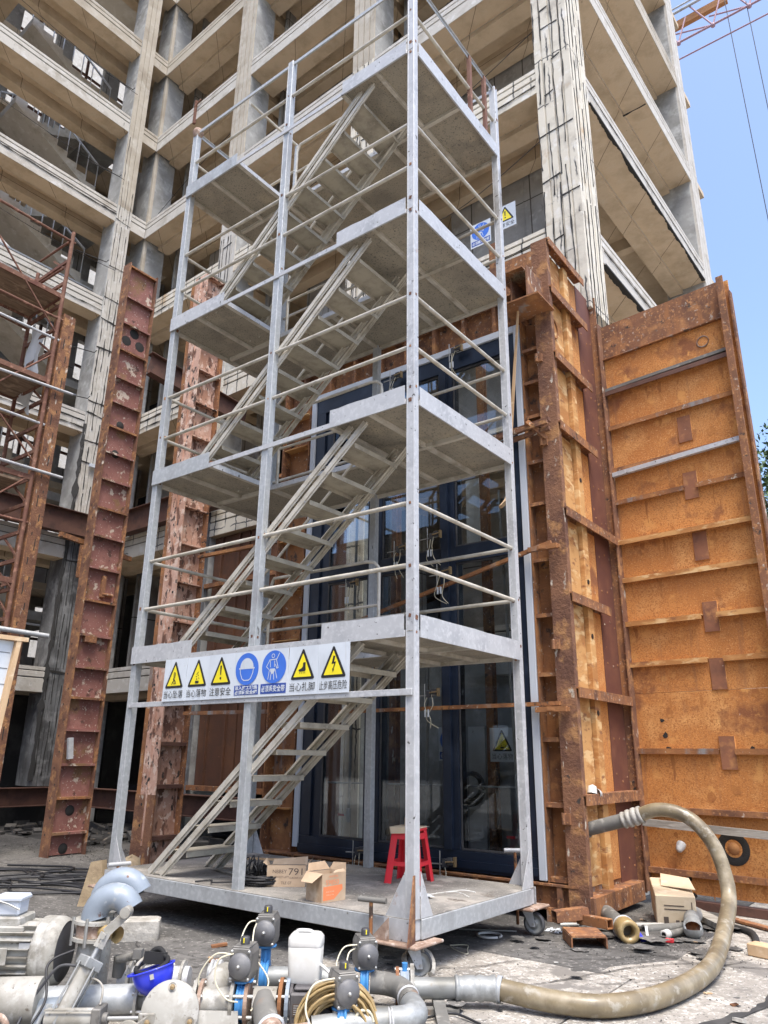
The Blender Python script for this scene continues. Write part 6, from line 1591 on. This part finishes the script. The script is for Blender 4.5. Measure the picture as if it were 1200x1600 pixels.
# --- horizontal pipes behind the cylinders
hp = rig('pipe_line', 'pale flanged pipe line on the ground between the upright pipe and the helmet', 'pipes', -1.75, -.85)
RKb('pipe', 'galvanised', hp, lambda m: m.cyl((-2.15, -.90, .09), (-1.62, -.86, .10), .075, 24))
RKb('pipe', 'galvanised_white', hp, lambda m: m.cyl((-1.80, -.62, .14), (-1.38, -.62, .14), .07, 24))
RKb('pipe', 'cream_paint', hp, lambda m: m.cyl((-1.62, -.86, .10), (-1.30, -.86, .10), .062, 24))
for s, t_, r in ((-1.60, -.86, .11), (-1.55, -.86, .10), (-1.73, -.62, .11), (-1.66, -.62, .11), (-1.60, -.62, .085), (-1.42, -.62, .10)):
    RKb('flange', 'cream_paint', hp, lambda m: flange(m, s, t_, .10 if t_ < -.8 else .14, r, .016))
RKb('bolt_row', 'bolt_steel', hp, lambda m: (bolts(m, -1.575, -.86, .10, .09, .05), bolts(m, -1.695, -.62, .14, .09, .055)))
RKb('fitting', 'pipe_dirty', hp, lambda m: (m.cyl((-1.80, -.66, .16), (-1.80, -.66, .27), .04, 12), m.cyl((-1.80, -.70, .26), (-1.66, -.78, .30), .022, 10), m.cyl((-1.66, -.78, .30), (-1.65, -.78, .22), .014, 8), m.obox((-1.66, -.78, .31), (.05, .05, .05))))
# --- big greenish-white pipe, left edge
gp = rig('large_pipe', 'large pale flaking pipe below the motor at the left edge', 'pipe', -2.3, -.98)
RKb('pipe', 'cream_paint', gp, lambda m: m.cyl((-2.75, -1.02, .10), (-2.12, -.98, .11), .125, 30))
RKb('sleeve', 'blue_grey_paint', gp, lambda m: m.cyl((-2.16, -.99, .06), (-2.0, -.97, .07), .065, 20))
RKb('ring', 'galvanised', gp, lambda m: m.lathe([(.06, 0), (.09, 0), (.09, .04), (.06, .04)], (-2.08, -1.05, .03), (.9, -.2, 0), 22))
RKb('rusty_hook', 'pipe_rusty', gp, lambda m: m.tube(spline([(-2.30, -1.2, .0), (-2.28, -1.2, .07), (-2.24, -1.2, .10), (-2.2, -1.2, .06), (-2.21, -1.2, .02)], 4), .018, 8))
# --- electric motor
mo = rig('electric_motor', 'pale grey electric motor with cooling fins and rounded cowl at the left edge', 'motor', -2.35, -.70)
MC = Vector((-2.30, -.72, .305)); 
RKb('frame', 'cream_paint', mo, lambda m: m.cyl(MC + Vector((-.40, 0, 0)), MC + Vector((.04, 0, 0)), .155, 32))
for k in range(26):
    a = R(90 + 360 * (k + .5) / 26)
    c_, s_ = math.cos(a), math.sin(a)
    if s_ > .93: continue
    RKb('fin', 'cream_paint', mo, lambda m: m.add([MC + Vector((x, c_ * r + n_ * -s_, s_ * r + n_ * c_)) for x in (-.38, .03) for r, n_ in ((.154, -.004), (.186, -.003), (.186, .003), (.154, .004))],
        [(0, 1, 2, 3), (7, 6, 5, 4), (0, 4, 5, 1), (1, 5, 6, 2), (2, 6, 7, 3)]))
RKb('fan_cowl', 'cream_paint', mo, lambda m: m.lathe([(.170, -.0), (.186, .002), (.188, .012), (.188, .055), (.185, .057), (.188, .06), (.187, .105), (.178, .13), (.160, .145)], MC + Vector((.035, 0, 0)), (1, 0, 0), 40))
RKb('fan_grille', 'dark_grey_plastic', mo, lambda m: m.lathe([(0, .0), (.162, .0), (.176, -.012)], MC + Vector((.178, 0, 0)), (1, 0, 0), 36))
RKb('terminal_box', 'white_frame', mo, lambda m: (m.box(-2.56, -2.40, -.80, -.66, .50, .60), m.box(-2.57, -2.39, -.81, -.65, .575, .61)), bevel=.012)
RKb('box_clip', 'bolt_steel', mo, lambda m: m.tube([(-2.57, -.812, .598), (-2.46, -.816, .57), (-2.39, -.812, .54)], .005, 5))
RKb('box_neck', 'cream_paint', mo, lambda m: (m.box(-2.60, -2.37, -.83, -.62, .44, .50), m.box(-2.72, -2.34, -.84, -.60, .42, .455)), bevel=.008)
RKb('lifting_lug', 'cream_paint', mo, lambda m: (m.box(-2.56, -2.38, -.925, -.915, .27, .36), m.cyl((-2.43, -.93, .325), (-2.43, -.912, .325), .022, 16)), bevel=.004)
RKb('lug_hole', 'sign_black', mo, lambda m: m.cyl((-2.43, -.9325, .325), (-2.43, -.931, .325), .015, 16))
RKb('mounting_arm', 'galvanised_white', mo, lambda m: (m.beam((-2.585, -.96, .36), (-2.64, -.98, -.0), .015, .09, (1, 0, 0)), m.cyl((-2.585, -.975, .33), (-2.585, -.955, .33), .022, 14)), bevel=.003)
RKb('foot', 'cream_paint', mo, lambda m: m.box(-2.7, -2.34, -.85, -.60, .03, .16))

for k, pts in enumerate((((-2.2, -1.15, .02), (-1.9, -1.22, .03), (-1.6, -1.2, .02), (-1.45, -1.3, .02)), ((-1.3, -.75, .02), (-1.1, -.72, .05), (-.8, -.78, .03), (-.6, -.74, .02)), ((-2.0, -.9, .35), (-2.1, -1.0, .30), (-2.05, -1.1, .15), (-2.1, -1.2, .02)), ((-.2, -.7, .02), (0, -.85, .02), (.2, -.75, .02), (.35, -.9, .01)))):
    m = MB(RK); m.tube(spline(pts, 8), .007, 6); solo(m, 'rig_cable', 'black_cable', ['black cable lying along the foot of the horizontal cylinder', 'black cable between the front and rear pipe lines', 'black cable hanging down beside the upright pipe', 'black cable on the ground below the outlet pipe'][k], 'cable')
for (s, t_, z, w_) in ((-.85, -1.036, .13, .05), (-.02, -.665, .10, .04), (-2.30, -.875, .36, .07)):
    m = MB(RK); m.box(s - w_ / 2, s + w_ / 2, t_ - .003, t_, z - .018, z + .018); solo(m, 'type_plate', 'galvanised_white', {-.85: 'small metal plate on the cream pipe beside the meter', -.02: 'small metal plate on the flange by the caster', -2.30: 'small metal rating plate on the motor body'}[s], 'plate')

# ---- thick suction hose curving round to the side panel
coup_end = RK @ Vector((.49, -.58, .104))
HP = [tuple(coup_end), (.85, -.13, .09), (1.08, -.08, .075), (1.32, .04, .070), (1.49, .32, .070), (1.58, .75, .070), (1.60, 1.25, .075), (1.55, 1.75, .10), (1.50, 2.2, .19), (1.47, 2.52, .33), (1.44, 2.62, .50), (1.37, 2.66, .72), (1.24, 2.66, .90), (1.08, 2.65, .99), (.90, 2.63, 1.005), (.74, 2.62, .95)]
hs = thing('suction_hose', 'thick tan ribbed suction hose looping over the ground and up to the side panel', 'hose', (1.4, 1.2, 0))
hp_pts = spline(HP, 34)
rad = [.060 + (.0018 if i % 2 else 0) for i in range(len(hp_pts))]
m = MB(); m.tube(hp_pts, rad, 24, True); m.build('hose', 'hose_tan', hs)
m = MB()
m = MB(); d0 = (Vector(HP[-1]) - Vector(HP[-2])).normalized(); e0 = Vector(HP[-1])
m.lathe([(.066, 0), (.078, .004), (.078, .03), (.071, .034), (.071, .05), (.080, .054), (.080, .085), (.071, .09), (.071, .11), (.079, .114), (.079, .14), (.069, .145), (.069, .17), (.075, .175), (.075, .19), (.056, .2)], e0 - d0 * .03, d0, 24); m.build('clamp_wrap', 'hose_band', hs)
m = MB(); d1_ = (Vector(HP[1]) - Vector(HP[0])).normalized(); m.lathe([(.067, 0), (.074, .002), (.074, .03), (.067, .032)], Vector(HP[0]) + d1_ * .0, d1_, 24); m.build('end_clamp', 'galvanised', hs)
m = MB(); m.cyl(e0 + d0 * .13, (.235, 2.60, .80), .062, 24); m.lathe([(.062, 0), (.075, .0), (.075, .01)], (.24, 2.60, .802), (-1, 0, -.3), 24)
solo(m, 'pipe_stub', 'pipe_dirty', 'grey dirty pipe stub sticking out of the side panel into the hose', 'pipe')

# ---- scrap at the foot of the side panel
GR = 'scrap lying at the foot of the side panel'
def scr(name, mat, lab, cat, fn, **k):
    m = MB(); fn(m); return solo(m, name, mat, lab, cat, **k)
scr('steel_channel', 'rust_brown', 'upturned wide rusty channel offcut lying in front of the side panel', 'steel offcut', lambda m: (m.obox((.50, 1.75, .085), (.28, .34, .012), Matrix.Rotation(R(36), 3, 'Z')), m.obox((.50 - .113, 1.75 - .08, .043), (.012, .34, .078), Matrix.Rotation(R(36), 3, 'Z')), m.obox((.50 + .113, 1.75 + .082, .043), (.012, .34, .078), Matrix.Rotation(R(36), 3, 'Z'))))
def hollow(m, p, q_, w, t=.008):
    p, q_ = Vector(p), Vector(q_)
    for o, (a, b) in (((w / 2, 0), (t, w)), ((-w / 2, 0), (t, w)), ((0, w / 2), (w, t)), ((0, -w / 2), (w, t))):
        d = (q_ - p).normalized(); sv = d.cross(Vector((0, 0, 1))).normalized(); uv = sv.cross(d)
        m.beam(p + sv * o[0] + uv * o[1], q_ + sv * o[0] + uv * o[1], a, b)
scr('steel_tube_offcut', 'rust_brown', 'short rusty square tube with open end resting on the channel offcut, left piece', 'steel offcut', lambda m: hollow(m, (.17, 1.90, .14), (.36, 2.15, .16), .085))
scr('steel_tube_offcut', 'rust_mid', 'short rusty square tube pointing right beside the grey pipe, right piece', 'steel offcut', lambda m: hollow(m, (.30, 2.13, .11), (.62, 2.02, .12), .07))
pi = thing('pipe_piece', 'grey pipe with a thick yellowish threaded collar lying on the ground', 'pipe', (.6, 2.2, 0))
P('tube', 'pipe_dirty', lambda m: m.cyl((.36, 2.62, .09), (.72, 2.10, .075), .070, 22), pi)
P('collar', 'tube_amber', lambda m: m.lathe([(.055, .0), (.088, .0), (.092, .02), (.092, .15), (.085, .17), (.05, .17), (.05, .05), (.0, .05)], (.69, 2.14, .088), (.58, -.81, -.03), 28), pi)
P('strap', 'galvanised_white', lambda m: m.lathe([(.072, 0), (.096, .0), (.096, .015), (.072, .015)], (.69, 2.14, .088), (.58, -.81, -.03), 26), pi)
el = thing('elbow_piece', 'short grey pipe elbow with its dark mouth towards the camera, right of the carton', 'pipe', (1.1, 2.6, 0))
P('elbow', 'pipe_steel', lambda m: (m.tube(spline([(1.02, 3.05, .10), (1.07, 2.80, .11), (1.12, 2.62, .11), (1.15, 2.53, .075)], 6), .070, 22, False), m.lathe([(.058, 0), (.078, 0), (.078, .02), (.058, .02)], (1.145, 2.54, .085), (.3, -.85, .45), 24)), el)
P('rust_lining', 'rust_mid', lambda m: m.lathe([(0, -.03), (.058, -.02), (.06, .018)], (1.145, 2.54, .085), (.3, -.85, .45), 20), el)
P('rolled_base', 'pipe_steel', lambda m: m.lathe([(0, 0), (.05, .01), (.078, .045), (.082, .08)], (1.155, 2.51, .005), (0, 0, 1), 22), el)
scr('plastic_pipe', 'pvc', 'thin brownish pipe lying across between collar pipe and carton', 'pipe', lambda m: m.cyl((.66, 2.42, .06), (.86, 2.66, .05), .02, 10))
scr('plastic_pipe', 'pipe_dirty', 'grey pipe end with open mouth in front of the carton', 'pipe', lambda m: (m.cyl((.78, 2.42, .04), (1.0, 2.75, .04), .038, 16), m.lathe([(.024, 0), (.040, 0), (.040, .02), (.024, .02)], (.78, 2.42, .04), (-.55, -.83, 0), 18)))
scr('plastic_pipe', 'pipe_dirty', 'grey pipe with white fitting on its near end in front of the carton', 'pipe', lambda m: m.cyl((.98, 2.38, .035), (1.10, 2.75, .04), .028, 14))
scr('pipe_fitting', 'white_plastic', 'small white plastic pipe fitting on the ground', 'pipe fitting', lambda m: m.lathe([(.02, 0), (.036, .0), (.036, .07), (.030, .075), (.02, .075)], (.965, 2.32, .04), (.2, .95, 0), 18))
scr('blue_strip', 'helmet_blue', 'flat blue plastic strip leaning on the yellowish collar', 'plastic strip', lambda m: m.beam((.66, 2.30, .14), (.86, 2.12, .01), .04, .012))
scr('plastic_offcut', 'white_plastic', 'small white plastic strip next to the blue strip', 'plastic piece', lambda m: m.beam((.84, 2.26, .10), (.86, 2.22, .005), .022, .02))
scr('red_tag', 'red_plastic', 'small red plastic tag on the ground by the white fitting', 'plastic piece', lambda m: m.box(1.0, 1.06, 2.24, 2.28, .004, .03))
BM = Matrix.Translation((.46, 3.08, .02)) @ Matrix.Rotation(R(24), 4, 'Z') @ Matrix.Rotation(R(-12), 4, 'Y')
bx = thing('cardboard_carton', 'tipped pale cardboard carton with a raised flap against the orange panel', 'cardboard box', (.6, 3.0, 0))
def KB(nm, mt, fn, **k): m = MB(Matrix.Translation((.79, 2.70, .0)) @ Matrix.Rotation(R(22), 4, 'Z') @ Matrix.Rotation(R(6), 4, 'X')); fn(m); return m.build(nm, mt, bx, **k)
KB('body', 'cardboard_pale', lambda m: m.box(0, .34, 0, .62, .01, .285), bevel=.006)
KB('flap', 'cardboard_pale', lambda m: m.add([(.08, .30, .29), (.36, .12, .31), (.34, .40, .34), (.10, .58, .33), (.08, .30, .295), (.36, .12, .315), (.34, .40, .345), (.10, .58, .335)], [(3, 2, 1, 0), (4, 5, 6, 7), (0, 1, 5, 4), (1, 2, 6, 5), (2, 3, 7, 6), (3, 0, 4, 7)]))
KB('print', 'dark_print', lambda m: [m.box(.16 + .045 * i, .19 + .045 * i, -.003, -.001, .03 + .035 * j, .052 + .035 * j) for i in range(4) for j in range(2)] + [m.box(.06, .10, -.003, -.001, .04, .11), m.box(.07, .27, -.003, -.001, .17, .178), m.box(.07, .24, -.003, -.001, .20, .208), m.box(.30, .308, -.003, -.001, .1, .24)])
KB('tape', 'cardboard', lambda m: m.box(-.002, .0, .0, .6, .13, .17))
# bits of steel on the ground by the orange panel
scr('timber_block', 'timber', 'pale wooden block at the right edge of the photo', 'wood block', lambda m: m.obox((1.80, 2.25, .045), (.30, .14, .085), Matrix.Rotation(R(-14), 3, 'Z')), bevel=.006)
scr('flat_bar', 'rust_brown', 'flat rusty bar lying along the ground below the orange panel', 'steel bar', lambda m: m.beam((1.15, 3.6, .02), (2.1, 2.95, .015), .09, .02))
scr('dark_plank', 'grey_timber', 'dark dirty board behind the elbow piece', 'board', lambda m: m.beam((.85, 3.5, .06), (1.30, 2.95, .05), .14, .05))
scr('rubber_strip', 'dark_seam', 'dark strip on the ground to the right of the scrap heap', 'strip', lambda m: m.tube(spline([(1.2, 3.2, .02), (1.5, 3.0, .02), (1.62, 2.6, .01)], 5), .03, 6))
scr('glass_shards', 'sign_white', 'small heap of pale broken glass beside the rear caster', 'broken glass', lambda m: [m.add([(a, b, .002), (a + .02, b + .008, .002), (a + .01, b + .02, .01)], [(0, 1, 2)]) for a, b in [(random.uniform(.02, .22), random.uniform(1.95, 2.15)) for _ in range(60)]])
scr('white_ring', 'white_plastic', 'white plastic ring on the ground beside the rear caster', 'ring', lambda m: m.tube(arc((-.22, 1.45, .015), .10, 0, 340, 22, (1, 0, 0), (0, 1, 0)), .010, 8))
scr('wire_loop', 'tube_clear', 'thin wire loop on the ground under the right edge of the deck', 'wire', lambda m: m.tube(spline([(-.30, .95, .01), (-.2, 1.05, .01), (-.12, .92, .01), (-.05, .80, .01), (-.2, .86, .01), (-.30, .95, .01)], 5), .004, 5))
scr('thin_rod', 'bolt_steel', 'thin steel rod on the ground left of the rear caster', 'rod', lambda m: m.cyl((-.55, 1.5, .012), (-.12, 1.75, .012), .007, 6))
scr('white_tube', 'white_plastic', 'white plastic tube end beneath the chamber beam', 'tube', lambda m: m.cyl((.12, 2.12, .04), (.25, 2.22, .04), .016, 10))

# concrete block, rocks, black cables on the left
cbM = Matrix.Translation((-2.42, -.50, 0)) @ Matrix.Rotation(R(48), 4, 'Z')
m = MB(cbM); rloft(m, [(.19, .10, .03, .0), (.195, .105, .035, .06), (.19, .10, .03, .14), (.17, .085, .025, .15)], False); solo(m, 'concrete_block', 'rock', 'rounded pale concrete block lying behind the blue-grey elbows', 'concrete block')
def rock(m, c, s, seed):
    q = random.Random(seed); n = 9; vs = []
    for i in range(6):
        a = math.pi * i / 5
        for j in range(n):
            k = q.uniform(.85, 1.1); t = 2 * math.pi * j / n
            vs.append((c[0] + s[0] * k * math.sin(a) * math.cos(t), c[1] + s[1] * k * math.sin(a) * math.sin(t), c[2] + s[2] * k * math.cos(a)))
    m.add(vs, [(i * n + j, (i + 1) * n + j, (i + 1) * n + (j + 1) % n, i * n + (j + 1) % n) for i in range(5) for j in range(n)], True)
m = MB(); rock(m, (-4.45, .85, .17), (.17, .12, .18), 1); solo(m, 'sandstone_lump', 'sandstone', 'yellowish stone lump just behind the left tower post', 'stone')
m = MB(); rock(m, (-4.75, .75, .09), (.13, .10, .09), 2); solo(m, 'sandstone_lump', 'sandstone', 'smaller yellowish stone left of the lump behind the post', 'stone')
m = MB(); m.prism([(0, 0), (.30, .0), (.22, .42), (.10, .40)], lambda a, b, t: (-4.0 + a * .7, -.05 + a * .5 + t, b), 0, .06); solo(m, 'leaning_stone', 'sandstone', 'speckled stone slab leaning beside the left corner of the deck', 'stone')
q = random.Random(17)
for k in range(15):
    y0 = -.1 + .12 * k + q.uniform(-.2, .2)
    pts = [(-7.2, y0 - 1.0 + q.uniform(-.6, .6), .012), (-6.5, y0 - .8 + q.uniform(-.5, .5), .014 + .01 * (k % 4)), (-6.0, y0 - .5 + q.uniform(-.5, .5), .02), (-5.6, y0 - .3 + q.uniform(-.4, .4), .014 + .012 * (k % 3)), (-5.1, y0 + q.uniform(-.3, .3), .05 if k % 3 == 0 else .02), (-4.5, y0 * .6 + .35 + q.uniform(-.12, .12), .02), (-3.9, .3 + q.uniform(-.1, .1), .014)]
    m = MB(); m.tube(spline(pts, 8), .012, 6)
    solo(m, 'ground_cable', 'black_cable', 'black cable in the loose bundle on the paving left of the deck', 'cable', 'black cables on the ground left of the tower')
m = MB(); m.tube(spline([(-7.2, .9, .01), (-6.4, 1.3, .02), (-5.9, 1.0, .05), (-6.1, .8, .02), (-5.6, .9, .01), (-4.9, 1.1, .012)], 8), .012, 6); solo(m, 'ground_cable', 'black_cable', 'single black cable with a small loop lying farther back than the bundle', 'cable')
scr('orange_rag', 'orange_print', 'small orange scrap lying right of the red column foot', 'scrap', lambda m: [m.obox((-7.1 + .05 * i, 2.75 + .03 * i, .03), (.10, .07, .03), Matrix.Rotation(i * .9, 3, 'Z')) for i in range(4)])
scr('folded_plate', 'galvanised', 'bent triangular grey metal box on the ground left of the red column', 'metal box', lambda m: m.prism([(0, 0), (.35, 0), (.30, .42), (.22, .42)], lambda a, b, t: (-8.9 + t, 2.4 + a, .35 + b), 0, .4))
scr('sheet_piece', 'brown_panel', 'dark sheet metal piece slumped behind the left tower post', 'sheet metal', lambda m: m.add([(-6.9, 3.2, .02), (-6.2, 2.9, .02), (-6.5, 3.1, .42), (-7.2, 3.5, .35)], [(0, 1, 2, 3)]))

q = random.Random(77)
for k in range(26):
    x, y = q.choice(((q.uniform(-7, -4), q.uniform(1.2, 3.2)), (q.uniform(.2, 1.7), q.uniform(1.6, 3.3)), (q.uniform(-2.5, -.5), q.uniform(-1.2, -.1)), (q.uniform(.4, 2.4), q.uniform(-.6, 1.5))))
    s = q.uniform(.02, .06); m = MB(); m.obox((x, y, s * .22), (s, s * q.uniform(.5, 2.5), s * .3), Matrix.Rotation(q.uniform(0, 3), 3, 'Z') @ Matrix.Rotation(q.uniform(-.3, .3), 3, 'X'))
    mt, nm = q.choice((('timber', 'wood chip'), ('rust_mid', 'rusty steel chip'), ('rock', 'stone chip'), ('cardboard', 'cardboard scrap'), ('white_plastic', 'white plastic scrap')))
    solo(m, 'scrap_chip', mt, 'small ' + nm + ' lying loose on the paving', 'scrap', 'small scraps scattered on the paving')

# ================================================================ TREE AND CRANE
def tree(cx, cy, h, rad, lab, seed):
    t = thing('leafy_tree', lab, 'tree', (cx, cy, 0), 0)
    q = random.Random(seed)
    m = MB(); m.tube([(cx, cy, 0), (cx + .1, cy, h * .4), (cx + .3, cy + .1, h * .75)], [.3, .2, .06], 8)
    for k in range(7):
        a = q.uniform(0, 6.28); m.tube([(cx + .1, cy, h * .35), (cx + math.cos(a) * rad * .5, cy + math.sin(a) * rad * .5, h * .6), (cx + math.cos(a) * rad * .8, cy + math.sin(a) * rad * .8, h * .8)], [.12, .07, .02], 6)
    m.build('trunk', 'bark', t)
    m = MB(); cl = []
    for k in range(95):
        a = q.uniform(0, 6.28); e = q.uniform(-.5, 1.4); r = rad * q.uniform(.45, .95)
        cl.append(Vector((cx + r * math.cos(a) * math.cos(e), cy + r * math.sin(a) * math.cos(e), h * .62 + h * .38 * math.sin(e) * q.uniform(.7, 1))))
    for c in cl:
        for k in range(170):
            d = Vector((q.gauss(0, 1), q.gauss(0, 1), q.gauss(0, .8))); d = d.normalized() * q.uniform(.3, 1) * rad * .28
            p = c + d; s = q.uniform(.06, .14)
            u = Vector((q.uniform(-1, 1), q.uniform(-1, 1), q.uniform(-1, 1))).normalized(); w = u.cross(Vector((q.uniform(-1, 1), q.uniform(-1, 1), 1))).normalized()
            m.add([p - u * s, p + w * s * .5, p + u * s, p - w * s * .5], [(0, 1, 2, 3)])
    m.build('crown', 'leaf', t)
tree(.9, 25.0, 14.0, 3.7, 'dense dark green tree beyond the orange panel at the right edge', 3)
tree(2.6, 31.0, 13.0, 3.4, 'second green tree farther back at the right edge', 5)

CM = I4
ck = thing('tower_crane', 'orange and pink lattice crane jib crossing the top right corner', 'crane', (-6, 34, 0))
def KC(nm, mt, fn): m = MB(); fn(m); return m.build(nm, mt, ck)
def truss(m, p, q_, n, r):
    p, q_ = Vector(p), Vector(q_)
    m.cyl(p, q_, r, 6)
KC('lower_chord', 'crane_pink', lambda m: (m.cyl((-14, 33, 43.15), (16, 33, 43.2), .07, 6), m.cyl((-14, 34.6, 43.6), (16, 34.6, 43.6), .05, 6)))
KC('main_chord', 'crane_orange', lambda m: m.beam((-14, 33.6, 45.1), (-.3, 33.6, 45.2), .30, .50))
KC('upper_chord', 'galvanised', lambda m: (m.cyl((-14, 33.2, 45.75), (-.6, 33.2, 45.85), .09, 6), m.cyl((-14, 33.2, 46.2), (-1.4, 33.2, 46.2), .06, 6)))
def lace(m):
    for i in range(13):
        x = -13.2 + i * 2.0
        m.cyl((x, 33, 43.15), (x + .55, 33.3, 45.2), .05, 5); m.cyl((x, 33, 43.15), (x - 1.2, 33.3, 46.0), .05, 5); m.cyl((x, 33, 43.15), (x - 2.2, 33.6, 44.6), .05, 5)
        m.lathe([(0, .14), (.13, .08), (.13, -.08), (0, -.14)], (x, 33, 43.12), (0, 0, 1), 8)
KC('lacing', 'crane_pink', lace)
KC('mast', 'crane_orange', lambda m: [m.beam((x, y, 0), (x, y, 46), .16, .16) for x in (-12.8, -11.2) for y in (33.2, 34.8)] + [m.cyl((-12.8 if i % 2 else -11.2, 33.2, i * 1.6), (-11.2 if i % 2 else -12.8, 33.2, (i + 1) * 1.6), .05, 5) for i in range(28)])
KC('hoist_rope', 'black_cable', lambda m: (m.cyl((-.38, 33, 44.5), (-.02, 33, 14), .022, 5), m.cyl((.68, 33, 43.6), (.95, 33, 14), .022, 5)))
KC('hook_block', 'crane_orange', lambda m: (m.box(-.1, 1.0, 32.8, 33.2, 13.2, 14.0), m.tube(arc((.45, 33, 12.8), .28, -120, 90, 10), .07, 6)))
